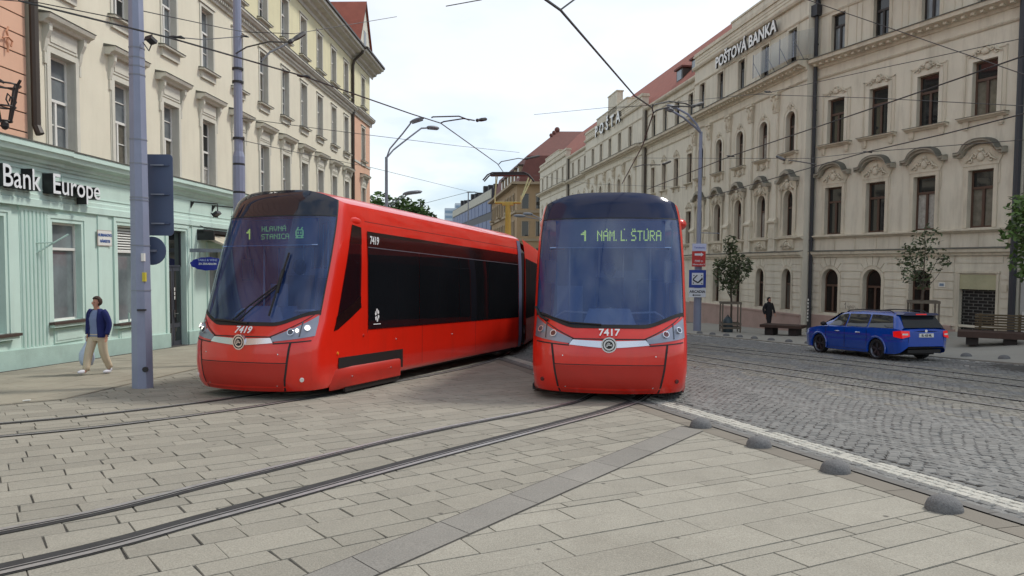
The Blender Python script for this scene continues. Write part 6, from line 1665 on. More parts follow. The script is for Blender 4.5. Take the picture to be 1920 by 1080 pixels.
# ================================================================ BLUE ESTATE CAR
CBLUE = mat('blue_car_paint', srgb(0, 70, 172), .22, .03, 2, 0, coat=1)
CGL = mat('car_glass', (.02, .025, .03, 1), .03, .2, 2, 0, spec=.8); TYRE = mat('tyre_rubber', (.015, .015, .016, 1), .8, .15, 6, 0); ALLOY = mat('dark_alloy', srgb(96, 98, 106), .35, .1, 6, 0, metal=.8)
ch_ = -15
fx, fy_ = math.sin(R(ch_)), math.cos(R(ch_))
vf = Vector((fx, fy_, -GS * fy_)).normalized(); vr = Vector((fy_, -fx, 0)); vr.z = GS * fx; vr.normalize(); vu = vr.cross(vf)
CP = (10.50, 21.70)
car = root('estate_car', Matrix.Translation((CP[0], CP[1], gz(*CP))) @ Matrix.Scale(.89, 4) @ Matrix.Translation((-CP[0], -CP[1], -gz(*CP))) @ Matrix(((vr.x, vf.x, vu.x, CP[0]), (vr.y, vf.y, vu.y, CP[1]), (vr.z, vf.z, vu.z, gz(*CP)), (0, 0, 0, 1))), 'bright blue estate car driving away along the far kerb, brake lights on', 'car')
st = [(-2.36, .66, .46, .86, .93), (-2.33, .80, .36, .90, .97), (-2.24, .86, .27, .96, 1.0), (-2.05, .895, .22, .985, 1.02), (-1.6, .905, .20, .98, 1.0), (-.8, .905, .19, .965, .99), (0, .905, .185, .95, .98), (.9, .905, .19, .935, .97), (1.3, .90, .19, .925, .99), (1.6, .89, .20, .89, .96), (1.95, .86, .21, .83, .88), (2.18, .78, .22, .76, .79), (2.30, .62, .26, .66, .68), (2.34, .40, .34, .54, .56)]
b = MB(); last = None
WY = (-1.34, 1.34)
def arch_cut(y, z):
    for wy in WY:
        d = math.hypot(y - wy, z - .315)
        if d < .37: return True
    return False
# side profile is meshed finely so that real wheel arches can be cut out
def lerp_st(y):
    for a, c in zip(st, st[1:]):
        if a[0] <= y <= c[0]:
            t = (y - a[0]) / (c[0] - a[0]); return [a[i] + (c[i] - a[i]) * t for i in range(5)]
    return list(st[-1])
ys_ = sorted(set([round(-2.36 + 4.70 * k / 94, 4) for k in range(95)]))
zn = 16
g = {}
for sg in (-1, 1):
    rows = []
    for y in ys_:
        _, hw, zb_, zs, zc_ = lerp_st(y); row = []
        for k in range(zn + 1):
            t = k / zn; z = zb_ + (zs - zb_) * t
            bulge = 1 - .055 * (1 - t) ** 2 * 1.2 - .06 * max(0, t - .72) ** 1.2 * 3 - (.012 if .55 < t < .62 else 0)
            x = hw * bulge
            for wy in WY:
                d = math.hypot(y - wy, z - .315)
                if .37 <= d < .47: x += .014
                if d < .37:                        # snap to the arch edge
                    pass
            row.append((x * sg, y, z))
        rows.append(row)
    for i in range(len(rows) - 1):
        for k in range(zn):
            q = [rows[i][k], rows[i + 1][k], rows[i + 1][k + 1], rows[i][k + 1]]
            cy = sum(p[1] for p in q) / 4; cz = sum(p[2] for p in q) / 4
            if arch_cut(cy, cz): continue
            b.poly(q, 0 if cz > .30 or True else 1)
    # top of bonnet / shoulder
for i in range(len(ys_) - 1):
    a, c = lerp_st(ys_[i]), lerp_st(ys_[i + 1]); n = 8
    def topx(S_, t):
        hw = S_[1] * (1 - .06 * .28 ** 1.2 * 3); x = -hw + 2 * hw * t; return (x, S_[0], S_[3] + (S_[4] - S_[3]) * (1 - (2 * t - 1) ** 2) ** .7)
    for k in range(n):
        a2 = list(a); a2[0] = ys_[i]; c2 = list(c); c2[0] = ys_[i + 1]
        b.poly([topx(a2, k / n), topx(a2, (k + 1) / n), topx(c2, (k + 1) / n), topx(c2, k / n)], 0)
e_ = lerp_st(-2.36); b.poly([(-.64, -2.362, .46), (.64, -2.362, .46), (.62, -2.362, .9), (-.62, -2.362, .9)], 0)
bm = b.mesh('body', [CBLUE, SEAM])
import bmesh
bb_ = bmesh.new(); bb_.from_mesh(bm); bmesh.ops.remove_doubles(bb_, verts=bb_.verts, dist=.0008); bb_.to_mesh(bm); bb_.free()
bm.shade_smooth(); bm.set_sharp_from_angle(angle=R(38))
body = put('body', bm, car)
b = MB()                                              # cabin: lofted
gh = [(-2.26, .80, .98, .72, 1.00), (-2.12, .84, .97, .70, 1.20), (-1.98, .85, .97, .66, 1.385), (-1.85, .86, .965, .645, 1.43), (-1.2, .865, .96, .645, 1.462), (-.4, .865, .955, .645, 1.472), (.2, .865, .95, .64, 1.455), (.5, .86, .95, .62, 1.415), (.9, .85, .95, .68, 1.20), (1.28, .83, .95, .78, .985)]
rings = []
for y, hb, z0, ht, z1 in gh:
    pr = [(-hb, z0 - .03), (-hb + (hb - ht) * .5 + .015, z0 + (z1 - z0) * .5), (-ht - .01, z1 - .05 * (z1 > 1.1)), (-ht + .09, z1 + .0), (-.3, z1 + .025), (.3, z1 + .025), (ht - .09, z1), (ht + .01, z1 - .05 * (z1 > 1.1)), (hb - (hb - ht) * .5 - .015, z0 + (z1 - z0) * .5), (hb, z0 - .03)]
    rings.append([b.add((x, y, z)) for x, z in pr])
for i in range(len(rings) - 1):
    for k in range(9): b.f.append([rings[i][k], rings[i][k + 1], rings[i + 1][k + 1], rings[i + 1][k]]); b.m.append(0)
b.obj('roof', CBLUE, car, smooth=45)
def ghx(y, z):
    for a, c in zip(gh, gh[1:]):
        if a[0] <= y <= c[0]:
            t = (y - a[0]) / (c[0] - a[0]); v = [a[i] + (c[i] - a[i]) * t for i in range(5)]
            tt = (z - v[2] + .03) / max(.05, (v[4] - .05 - v[2] + .03)); mid = v[1] - (v[1] - v[3]) * .5 - .015
            tt = min(1, max(0, tt)); h_ = .5
            return (v[1] + (mid - v[1]) * tt / h_) if tt < h_ else (mid + (v[3] + .01 - mid) * (tt - h_) / h_)
    return .8
def topz(y):
    for a, c in zip(gh, gh[1:]):
        if a[0] <= y <= c[0]: return a[4] + (c[4] - a[4]) * (y - a[0]) / (c[0] - a[0])
    return 1.0
for sg in (-1, 1):
    for (ya, yb, yta, ytb) in ((.10, 1.12, .10, .58), (-.88, .04, -.88, .04), (-1.98, -.95, -1.80, -.95)):
        b = MB(); n = 8; m = 5; G_ = []
        for j in range(m + 1):
            t = j / m; row = []
            for i in range(n + 1):
                u = i / n; y = (ya + (yb - ya) * u) * (1 - t) + (yta + (ytb - yta) * u) * t
                z = .985 + (min(topz(y) - .075, 1.385) - .985) * t; row.append(b.add((sg * (ghx(y, z) + .02), y, z)))
            G_.append(row)
        for j in range(m):
            for i in range(n): b.f.append([G_[j][i], G_[j][i + 1], G_[j + 1][i + 1], G_[j + 1][i]]); b.m.append(0)
        b.obj('side_window', CGL, car, smooth=True)
    b = MB(); b.tube([(sg * .60, -1.75, 1.45), (sg * .61, -1.6, 1.515), (sg * .61, -.4, 1.53), (sg * .60, .15, 1.49), (sg * .59, .3, 1.44)], .018, 6); b.obj('roof_rail', SEAM, car)
    b = MB(); b.ell((sg * 1.0, .98, 1.02), (.12, .07, .075), 10, 6); b.tube([(sg * .84, 1.02, .98), (sg * .95, .98, 1.0)], .03, 5); b.obj('wing_mirror', SEAM, car, smooth=True)
    b = MB()
    for y in (-.55, .42): b.tube([(sg * .905, y - .1, .80), (sg * .925, y, .805), (sg * .905, y + .1, .80)], .016, 5)
    b.obj('door_handle', CHROME, car)
    b = MB()
    for y in (-.92, .08, 1.0): b.box(sg * .902 - .002, sg * .902 + .004, y - .004, y + .004, .30, .92)
    b.box(sg * .900 - .002, sg * .900 + .006, -.95, 1.0, .26, .268); b.obj('door_seam', SEAM, car)
    for wy in WY:
        b = MB()
        for k in range(24):
            a0, a1 = R(-14 + 208 * k / 24), R(-14 + 208 * (k + 1) / 24); P_ = lambda r__, a, x: (sg * x, wy + r__ * math.cos(a), .315 + r__ * math.sin(a))
            b.poly([P_(.355, a0, .905), P_(.355, a1, .905), P_(.405, a1, .922), P_(.405, a0, .922)]); b.poly([P_(.405, a0, .922), P_(.405, a1, .922), P_(.425, a1, .903), P_(.425, a0, .903)]); b.poly([P_(.355, a0, .905), P_(.355, a1, .905), P_(.355, a1, .86), P_(.355, a0, .86)])
        b.obj('arch_lip', CBLUE, body)
    b = MB(); pts = [(sg * .885, -2.02, .90), (sg * .84, -2.27, .93), (sg * .60, -2.352, .92), (sg * .60, -2.375, .76), (sg * .83, -2.33, .70), (sg * .895, -2.05, .74)]
    b.poly([(x + sg * .018, y - .018, z) for x, y, z in (pts[0], pts[1], pts[4], pts[5])]); b.poly([(x + sg * .012, y - .018, z) for x, y, z in (pts[1], pts[2], pts[3], pts[4])]); tl = b.obj('tail_light', mat('lit_tail_light', srgb(214, 22, 22), .25, .2, 12, 0, emit=.35), car)
    b = MB(); b.poly([(sg * .83, -2.332, .80), (sg * .66, -2.372, .80), (sg * .66, -2.375, .85), (sg * .83, -2.33, .85)]); b.obj('indicator', WHITE, tl)
    for wy in WY:
        w_ = MB(); x0, x1 = sg * .70, sg * .895
        prof = [(.19, x0), (.30, x0), (.317, x0 + sg * .03), (.317, x1 - sg * .03), (.30, x1), (.245, x1)]
        last = None
        for r__, x in prof:
            a = [w_.add((x, wy + r__ * math.cos(2 * math.pi * k / 28), .317 + r__ * math.sin(2 * math.pi * k / 28))) for k in range(28)]
            if last: w_.bridge(last, a, 0)
            last = a
        tyre = w_.obj('wheel', TYRE, car, smooth=40)
        r2_ = MB()
        a = [r2_.add((x1 - sg * .01, wy + .245 * math.cos(2 * math.pi * k / 28), .317 + .245 * math.sin(2 * math.pi * k / 28))) for k in range(28)]
        c = [r2_.add((x1 - sg * .05, wy + .215 * math.cos(2 * math.pi * k / 28), .317 + .215 * math.sin(2 * math.pi * k / 28))) for k in range(28)]; r2_.bridge(a, c, 0)
        dsk = [r2_.add((x1 - sg * .07, wy + .215 * math.cos(2 * math.pi * k / 28), .317 + .215 * math.sin(2 * math.pi * k / 28))) for k in range(28)]; r2_.cap(dsk, 1)
        for k in range(5):
            an = 2 * math.pi * k / 5 + .4
            for da in (-.16, .16):
                p = lambda r, w2: (x1 - sg * (.02 + .03 * (1 - r / .22)), wy + r * math.cos(an + da * r / .22) - w2 * math.sin(an), .317 + r * math.sin(an + da * r / .22) + w2 * math.cos(an))
                r2_.poly([p(.03, -.018), p(.22, -.012), p(.22, .012), p(.03, .018)], 0)
        r2_.cyl((x1 - sg * .05, wy, .317), (x1 - sg * .015, wy, .317), .04, .035, 10, 0); r2_.obj('rim', [ALLOY, DARK], tyre)
        aw_ = MB()
        for k in range(18):
            a0, a1 = R(-8 + 196 * k / 18), R(-8 + 196 * (k + 1) / 18)
            P_ = lambda a, x: (x, wy + .385 * math.cos(a), .315 + .385 * math.sin(a))
            aw_.poly([P_(a0, sg * .62), P_(a1, sg * .62), P_(a1, sg * .90), P_(a0, sg * .90)])
        aw_.poly([(sg * .62, wy + .385 * math.cos(R(-8 + 14 * k)), .315 + .385 * math.sin(R(-8 + 14 * k))) for k in range(15)]); aw_.obj('wheel_arch', DARK, body)
b = MB(); b.poly([(-.72, -2.255, 1.01), (.72, -2.255, 1.01), (.62, -2.00, 1.372), (-.62, -2.00, 1.372)]); 
for i, v in enumerate(b.v): b.v[i] = (v[0], v[1] - .022, v[2] + .006)
b.obj('rear_window', CGL, car)
b = MB(); b.ext([(-.66, 1.405), (-.58, 1.455), (.58, 1.455), (.66, 1.405), (.6, 1.385), (-.6, 1.385)], -2.16, -1.86); b.obj('spoiler', mat('dark_blue_spoiler', srgb(16, 26, 80), .3, .05, 2, 0, coat=.6), car)
b = MB(); b.box(-.19, .19, -2.175, -2.16, 1.40, 1.432); b.obj('brake_light', MATS['lit_tail_light'], car)
b = MB(); b.box(-.26, .26, -2.385, -2.36, .735, .85); pt = b.obj('number_plate', WHITE, car); put('lettering', text_mesh('BL 420 ML', .095, .001, [SBLK], .003, 'CENTER', sx=.9), pt, Matrix.Translation((0, -2.387, .758)))
b = MB(); b.cyl((0, -2.355, .925), (0, -2.368, .925), .045, .045, 14); b.obj('badge', CHROME, car)
b = MB(); b.box(-.60, .60, -2.30, -2.1, .26, .36); b.box(-.80, .80, -1.85, 1.8, .17, .24); b.box(-.66, .66, -2.368, -2.3, .41, .425); b.obj('lower_bumper', SEAM, car)
b = MB(); b.box(-.75, .75, -2.0, 1.2, .4, .95); b.obj('interior', DARK, car)
b = MB(); b.poly([(-.74, 1.262, 1.0), (.74, 1.262, 1.0), (.60, .56, 1.40), (-.60, .56, 1.40)]); 
for i, v in enumerate(b.v): b.v[i] = (v[0], v[1] + .012, v[2] + .012)
b.obj('windscreen', CGL, car)

# ================================================================ PEOPLE
def skin(name, verts, edges, rad, mats, parent, fm=None, lv=2, T=None):
    me = bpy.data.meshes.new(name); me.from_pydata(verts, edges, []); o = bpy.data.objects.new(name, me); col.objects.link(o)
    m = o.modifiers.new('s', 'SKIN'); m.use_smooth_shade = True
    for i, r_ in enumerate(rad):
        sv = me.skin_vertices[0].data[i]; sv.radius = r_ if isinstance(r_, tuple) else (r_, r_)
    me.skin_vertices[0].data[0].use_root = True
    s_ = o.modifiers.new('u', 'SUBSURF'); s_.levels = lv; s_.render_levels = lv
    dg = bpy.context.evaluated_depsgraph_get(); dg.update()
    ne = bpy.data.meshes.new_from_object(o.evaluated_get(dg)); bpy.data.objects.remove(o)
    ne.materials.clear()
    for m in mats: ne.materials.append(m)
    for p in ne.polygons: p.use_smooth = True; p.material_index = fm(p.center) if fm else 0
    return put(name, ne, parent, T)
SKIN = mat('warm_skin', srgb(190, 140, 118), .6, .06, 8, 0); HAIRB = mat('dark_brown_hair', srgb(58, 40, 30), .7, .25, 30, .4, 80); HAIRK = mat('black_hair', srgb(26, 22, 20), .7, .25, 30, .4, 80)
def hand(V, E, Rr, wrist, d, side, s):
    """five finger chains rooted in the palm"""
    w = V[wrist]; w = Vector(w); d = Vector(d).normalized(); sd = Vector(side).normalized()
    V.append(tuple(w + d * .055 * s)); Rr.append((.028 * s, .015 * s)); E.append((wrist, len(V) - 1)); palm = len(V) - 1
    for k, (off, ln) in enumerate(((-.026, .060), (-.009, .070), (.009, .066), (.026, .052))):
        a = w + d * .085 * s + sd * off * s; V.append(tuple(a)); Rr.append(.010 * s); E.append((palm, len(V) - 1))
        V.append(tuple(a + d * ln * .5 * s + Vector((0, -.010, 0)))); Rr.append(.009 * s); E.append((len(V) - 2, len(V) - 1))
        V.append(tuple(a + d * ln * s + Vector((0, -.026, 0)))); Rr.append(.007 * s); E.append((len(V) - 2, len(V) - 1))
    a = w + d * .035 * s - sd * .035 * s; V.append(tuple(a)); Rr.append(.011 * s); E.append((palm, len(V) - 1)); V.append(tuple(a + d * .045 * s - sd * .01 * s)); Rr.append(.008 * s); E.append((len(V) - 2, len(V) - 1))
def loft(b, rows, mi=0, n=16, arc=None, thick=0, cap=True):
    """garment tube from rows (x, y, z, rx, ry); arc=(a0,a1) leaves the front open"""
    R_ = []
    for i in range(len(rows) - 1):
        for k in range(3):
            t = k / 3; p = [rows[max(i - 1, 0)], rows[i], rows[i + 1], rows[min(i + 2, len(rows) - 1)]]
            R_.append([.5 * (2 * p[1][q] + (p[2][q] - p[0][q]) * t + (2 * p[0][q] - 5 * p[1][q] + 4 * p[2][q] - p[3][q]) * t * t + (3 * p[1][q] - p[0][q] - 3 * p[2][q] + p[3][q]) * t ** 3) for q in range(5)])
    R_.append(list(rows[-1])); last = None
    for j, (x, y, z, rx, ry) in enumerate(R_):
        f = 1 + .035 * math.sin(j * 2.1 + x * 9)
        if arc:
            m = 14; A = [arc[0] + (arc[1] - arc[0]) * k / m for k in range(m + 1)]
            ring = [b.add((x + rx * f * math.sin(a), y - ry * f * math.cos(a), z)) for a in A] + [b.add((x + (rx * f - thick) * math.sin(a), y - (ry * f - thick) * math.cos(a), z)) for a in reversed(A)]
        else: ring = [b.add((x + rx * f * math.cos(2 * math.pi * k / n), y + ry * f * math.sin(2 * math.pi * k / n), z)) for k in range(n)]
        if last: b.bridge(last, ring, mi)
        elif cap: b.cap(ring, mi, True)
        last = ring
    if cap: b.cap(last, mi)
def sleeve(b, pts, rr, mi=0):
    P_ = smooth3(pts); m = len(P_); b.tube(P_, [rr[0] + (rr[1] - rr[0]) * k / (m - 1) for k in range(m)], 12, mi)
def smooth3(pts):
    P_ = [Vector(p) for p in pts]; P_ = [2 * P_[0] - P_[1]] + P_ + [2 * P_[-1] - P_[-2]]; o = []
    for i in range(1, len(P_) - 2):
        for k in range(5):
            t = k / 5; a, b_, c, d = P_[i - 1], P_[i], P_[i + 1], P_[i + 2]
            o.append(.5 * (2 * b_ + (c - a) * t + (2 * a - 5 * b_ + 4 * c - d) * t * t + (3 * b_ - a - 3 * c + d) * t ** 3))
    return o + [P_[-2]]
def person(x, y, rot, H, label, J, mats, hair, opts):
    """J: joints in metres for a 1.7 m figure facing -y; scaled to H"""
    k = H / 1.70; r_ = root('person', loc(x, y, gz(x, y) + opts.get('dz', .02), rot), label, 'person')
    V, E, Rr = [], [], []
    idx = {}
    def add(n, p, r, par=None):
        V.append(tuple(Vector(p) * k)); Rr.append(tuple(q * k for q in r) if isinstance(r, tuple) else r * k); idx[n] = len(V) - 1
        if par is not None: E.append((idx[par], idx[n]))
    for n, p, r, par in J['body']: add(n, p, r, par)
    for w, d, s in J['hands']: hand(V, E, Rr, idx[w], d, s, k)
    skin('body', V, E, Rr, [SKIN], r_)
    for nm, fn_, m in J['clothes']:
        g_ = MB(); g_.T = Matrix.Scale(k, 4); fn_(g_); g_.obj(nm, m, r_, smooth=True)
    # face and hair
    hc = Vector(J['head']) * k; hd = J.get('face', Vector((0, -1, 0))); hd = Vector(hd).normalized(); sd = Vector((-hd.y, hd.x, 0))
    f = MB(); 
    f.ell(hc + hd * .098 * k + Vector((0, 0, -.015 * k)), (.013 * k, .02 * k, .024 * k), 8, 6)
    f.obj('nose', SKIN, r_, smooth=True)
    f = MB()
    for s in (-1, 1): f.ell(hc + hd * .078 * k + sd * s * .032 * k + Vector((0, 0, .012 * k)), (.013 * k, .008 * k, .007 * k), 8, 5, 0)
    f.obj('eye', hair, r_)
    f = MB(); c = hc + hd * .080 * k + Vector((0, 0, -.052 * k)); f.ell(c, (.024 * k, .010 * k, .007 * k), 8, 5); f.obj('mouth', mat('lips', srgb(150, 84, 76), .6), r_)
    for s in (-1, 1):
        f = MB(); f.ell(hc + sd * s * .078 * k, (.010 * k, .018 * k, .03 * k), 8, 6); f.obj('ear', SKIN, r_)
    h_ = MB(); n, m = 14, 10; c = hc - hd * .018 * k + Vector((0, 0, .028 * k)); lastr = None
    for j in range(m + 1):
        t = math.pi * j / m; ring = []
        for i in range(n):
            a = 2 * math.pi * i / n; d = Vector((math.sin(t) * math.cos(a), math.sin(t) * math.sin(a), -math.cos(t)))
            rr = Vector((.102, .112, .112)) * k * (1 + .05 * math.sin(i * 2.3 + j))
            p = Vector((d.x * rr.x, d.y * rr.y, d.z * rr.z * (1.15 if opts.get('long') and d.z < 0 else 1)))
            front = p.dot(hd)
            if front > .03 * k and d.z < .45: p -= hd * (front - .03 * k) * 1.05
            ring.append(h_.add(c + p))
        if lastr: h_.bridge(lastr, ring)
        lastr = ring
    h_.obj('hair', hair, r_, smooth=True)
    return r_, k
# woman walking towards the camera
def arm(s, sh, el, wr, r=(.035, .032, .026)): return [(s + 'sh', sh, r[0], 'chest'), (s + 'el', el, r[1], s + 'sh'), (s + 'wr', wr, r[2], s + 'el')]
def leg(s, hp, kn, an, toe, r=(.05, .045, .038, .025)): return [(s + 'hp', hp, r[0], 'pel'), (s + 'kn', kn, r[1], s + 'hp'), (s + 'an', an, r[2], s + 'kn'), (s + 'toe', toe, r[3], s + 'an')]
CARD = mat('navy_cardigan', srgb(28, 38, 96), .9, .12, 8, .3, 60); TOP_ = mat('grey_blue_top', srgb(120, 134, 170), .9, .08, 8, .2, 60); BEIGE = mat('beige_trousers', srgb(196, 182, 158), .9, .08, 8, .2, 50)
SHOE = mat('white_trainers', srgb(206, 208, 216), .6, .08, 8, 0); SOLE = mat('dark_soles', srgb(40, 40, 44), .8)
JW = {'body': [('pel', (0, 0, .94), (.06, .05), None), ('waist', (0, 0, 1.08), (.06, .05), 'pel'), ('chest', (0, 0, 1.30), (.09, .06), 'waist'), ('neck', (0, -.01, 1.44), .055, 'chest'), ('chin', (0, -.035, 1.52), (.058, .062), 'neck'), ('skull', (0, -.015, 1.60), (.074, .086), 'chin'), ('crown', (0, -.005, 1.655), (.058, .066), 'skull')]
      + arm('l', (-.19, .0, 1.36), (-.25, .02, 1.10), (-.23, -.03, .87)) + arm('r', (.19, .0, 1.36), (.27, .03, 1.10), (.25, -.02, .87))
      + leg('l', (-.085, -.02, .84), (-.10, -.16, .47), (-.09, -.26, .10), (-.10, -.38, .07)) + leg('r', (.085, .02, .84), (.08, .06, .46), (.07, .26, .12), (.07, .17, .04)),
      'hands': [('lwr', (0, 0, -1), (0, 1, 0)), ('rwr', (.1, -.15, -1), (0, 1, 0))], 'head': (0, -.02, 1.575), 'face': (-.12, -1, 0),
      'clothes': [
          ('top', lambda g: loft(g, [(0, 0, .84, .18, .14), (0, 0, .92, .178, .14), (0, -.01, 1.06, .165, .135), (0, -.015, 1.20, .17, .145), (0, -.01, 1.30, .165, .125), (0, 0, 1.38, .15, .09), (0, 0, 1.42, .08, .06)]), TOP_),
          ('trousers', lambda g: (loft(g, [(0, .01, .74, .17, .12), (0, .01, .84, .185, .145), (0, .0, .96, .17, .13)]), sleeve(g, [(-.095, 0, .86), (-.11, -.14, .48), (-.10, -.24, .11)], (.105, .068)), sleeve(g, [(.095, .01, .86), (.085, .07, .47), (.075, .24, .13)], (.105, .066))), BEIGE),
          ('shoe', lambda g: (g.ell((-.105, -.34, .095), (.045, .125, .045), 12, 8), g.ell((-.10, -.26, .11), (.04, .05, .05), 10, 7)), SHOE),
          ('shoe', lambda g: (g.ell((.072, .17, .045), (.045, .125, .042), 12, 8), g.ell((.075, .25, .08), (.04, .05, .05), 10, 7)), SHOE),
          ('cardigan', lambda g: (loft(g, [(0, .02, .82, .215, .175), (0, .01, 1.0, .20, .165), (0, .0, 1.18, .195, .165), (0, .0, 1.32, .195, .145), (0, .005, 1.40, .16, .10), (0, .01, 1.44, .09, .07)], 0, 16, (.55, 2 * math.pi - .55), .015, False),
                        sleeve(g, [(-.15, .0, 1.385), (-.215, .01, 1.31), (-.255, .02, 1.10), (-.235, -.03, .88)], (.072, .05)), sleeve(g, [(.15, .0, 1.385), (.215, .01, 1.31), (.275, .03, 1.10), (.255, -.02, .88)], (.072, .05))), CARD)]}
wom, kk = person(-8.52, 15.2, -14, 1.60, 'person in a navy cardigan and beige trousers walking with a plastic bag past the bank', JW, None, HAIRB, {'long': False})
bg = MB(); last = None
for z, rx, ry in ((.0, .03, .03), (-.03, .12, .09), (-.15, .17, .12), (-.28, .16, .11), (-.38, .09, .07), (-.46, .04, .03), (-.5, .02, .02)):
    a = [bg.add((rx * math.cos(2 * math.pi * i / 14) * (1 + .08 * math.sin(i * 3)), ry * math.sin(2 * math.pi * i / 14), z)) for i in range(14)]
    a_ = a
    if last: bg.bridge(last, a)
    last = a
for i, v in enumerate(bg.v): bg.v[i] = (v[0], v[1], -.5 - v[2])
bg.tube([(0, 0, -.02), (-.03, 0, .10), (0, 0, .14), (.03, 0, .10), (0, 0, -.02)], .008, 5)
Tw = wom.matrix_basis @ Matrix.Translation((-.23 * kk - .04, -.03, .70 * kk))
o = bg.obj('plastic_bag', mat('white_carrier_plastic', srgb(186, 200, 224), .35, .12, 9, .3, 12), None, Tw, smooth=50); tag(o, 'white plastic carrier bag hanging from the walking woman\'s hand', 'bag')
# man in black on the far pavement
BLK2 = mat('black_jacket', srgb(26, 26, 30), .85, .15, 8, .2); BLK3 = mat('black_trousers', srgb(30, 28, 32), .9, .1, 8, .2)
JM = {'body': [('pel', (0, 0, .96), (.06, .05), None), ('waist', (0, 0, 1.10), (.06, .05), 'pel'), ('chest', (0, 0, 1.32), (.09, .06), 'waist'), ('neck', (0, -.01, 1.46), .052, 'chest'), ('chin', (0, -.035, 1.53), (.058, .064), 'neck'), ('skull', (0, -.015, 1.61), (.074, .086), 'chin'), ('crown', (0, -.005, 1.665), (.058, .066), 'skull')]
      + arm('l', (-.20, .0, 1.38), (-.27, .06, 1.12), (-.26, -.04, .88)) + arm('r', (.20, .0, 1.38), (.27, -.04, 1.12), (.24, -.16, .92))
      + leg('l', (-.09, 0, .86), (-.11, -.14, .48), (-.12, -.10, .08), (-.12, -.22, .04)) + leg('r', (.09, 0, .86), (.10, .05, .48), (.10, .22, .10), (.10, .12, .03)),
      'hands': [('lwr', (0, -.1, -1), (0, 1, 0)), ('rwr', (0, -.3, -1), (0, 1, 0))], 'head': (0, -.02, 1.585), 'face': (.1, -1, -.15),
      'clothes': [
          ('jacket', lambda g: (loft(g, [(0, 0, .80, .195, .145), (0, 0, .95, .195, .15), (0, 0, 1.12, .185, .145), (0, 0, 1.30, .20, .145), (0, 0, 1.40, .17, .11), (0, 0, 1.47, .085, .08), (0, 0, 1.51, .07, .07)]), sleeve(g, [(-.16, .0, 1.39), (-.225, .02, 1.31), (-.275, .06, 1.12), (-.265, -.03, .90)], (.078, .052)), sleeve(g, [(.16, .0, 1.39), (.225, -.0, 1.31), (.275, -.04, 1.12), (.245, -.14, .94)], (.078, .052))), BLK2),
          ('trousers', lambda g: (sleeve(g, [(-.09, 0, .88), (-.11, -.13, .48), (-.12, -.10, .08)], (.10, .06)), sleeve(g, [(.09, 0, .88), (.10, .05, .48), (.10, .21, .11)], (.10, .06))), BLK3),
          ('shoe', lambda g: g.ell((-.12, -.17, .045), (.045, .13, .045), 12, 8), SOLE), ('shoe', lambda g: g.ell((.10, .14, .06), (.045, .13, .045), 12, 8), SOLE)]}
person(11.9, 34.3, 25, 1.62, 'person in a black jacket and black trousers walking behind the low bench', JM, None, HAIRK, {})

# ================================================================ OVERHEAD WIRES
def wire(pts, r, label, sag=0.0, grp='overhead tram wires', name='overhead_wire'):
    P_ = []
    for (a, c) in zip(pts, pts[1:]):
        a, c = Vector(a), Vector(c); n = 6 if sag else 2
        for k in range(n):
            t = k / n; p = a.lerp(c, t); p.z -= sag * 4 * t * (1 - t); P_.append(p)
    P_.append(Vector(pts[-1])); m = P_[0].copy(); b = MB(); b.tube([p - m for p in P_], max(r, .009), 5)
    o = b.obj(name, WIRE, None, Matrix.Translation(m)); tag(o, label, 'wire', grp); return o
CW = .012
def pulloff(label, tubes, ins):
    m = Vector(ins[0]); r_ = root('pull_off_arm', Matrix.Translation(m), label, 'wire fitting', 'pull-off arms')
    for t in tubes: b = MB(); b.tube([Vector(p) - m for p in t], .017, 6); b.obj('arm', POLE2 if False else WIRE, r_)
    b = MB(); p, q = Vector(ins[0]) - m, Vector(ins[1]) - m; d = (q - p)
    b.tube([p, p + d * .1, p + d * .25, p + d * .5, p + d * .9, q], [.03, .05, .035, .05, .045, .02], 7); b.obj('insulator', WIRE, r_)
wire([(-6.50, 9.90, 5.18), (-5.20, 11.40, 5.16), (-3.74, 13.40, 5.10), (-2.35, 17.20, 5.22), (-1.86, 19.20, 5.39), (-0.56, 27.00, 5.43), (-0.38, 28.50, 5.34)], 0.014, 'contact wire of the left track, from the top left corner down to the pantograph')
wire([(-9.03, 12.50, 6.13), (-7.97, 12.70, 6.11), (-6.75, 13.20, 5.99)], 0.009, 'thin span wire from the left edge to the head of the lavender pole')
wire([(-6.59, 13.30, 6.20), (-6.18, 16.00, 6.75), (-6.22, 17.40, 7.10), (-5.24, 18.00, 7.25), (-3.73, 24.00, 9.64)], 0.009, 'span wire from the lavender pole over the slim pole into the white sky')
wire([(-5.14, 11.50, 5.20), (-5.57, 13.50, 5.76), (-6.27, 17.50, 7.03)], 0.009, 'short stay wire between the contact wire and the slim lavender pole')
wire([(-6.32, 17.50, 5.15), (-5.58, 21.00, 5.57), (-4.64, 24.00, 5.91), (-2.44, 32.00, 6.87), (0.34, 40.00, 7.81)], 0.009, 'span wire from the slim pole past the cream facade over the street, upper of two')
wire([(-6.30, 17.50, 4.63), (-6.26, 22.00, 5.02), (-5.61, 30.00, 5.64), (-2.69, 45.00, 6.22), (-1.90, 47.00, 6.32)], 0.008, 'span wire from the slim pole past the cream facade, lower of two')
wire([(-7.13, 45.00, 4.97), (-5.67, 46.00, 5.51), (-2.80, 47.00, 6.38)], 0.012, 'thin wire rising from the left tram roof to the little mast')
wire([(0.30, 7.50, 4.40), (0.49, 8.00, 4.46), (2.26, 14.00, 4.93), (2.96, 16.00, 5.14), (3.08, 16.50, 5.13), (3.46, 20.00, 4.99), (3.80, 26.00, 4.63)], 0.015, 'contact wire of the right track falling from the top middle edge')
wire([(0.49, 8.00, 4.46), (0.68, 8.20, 4.66)], 0.01, 'short wire joining the bend of the right contact wire at the top edge')
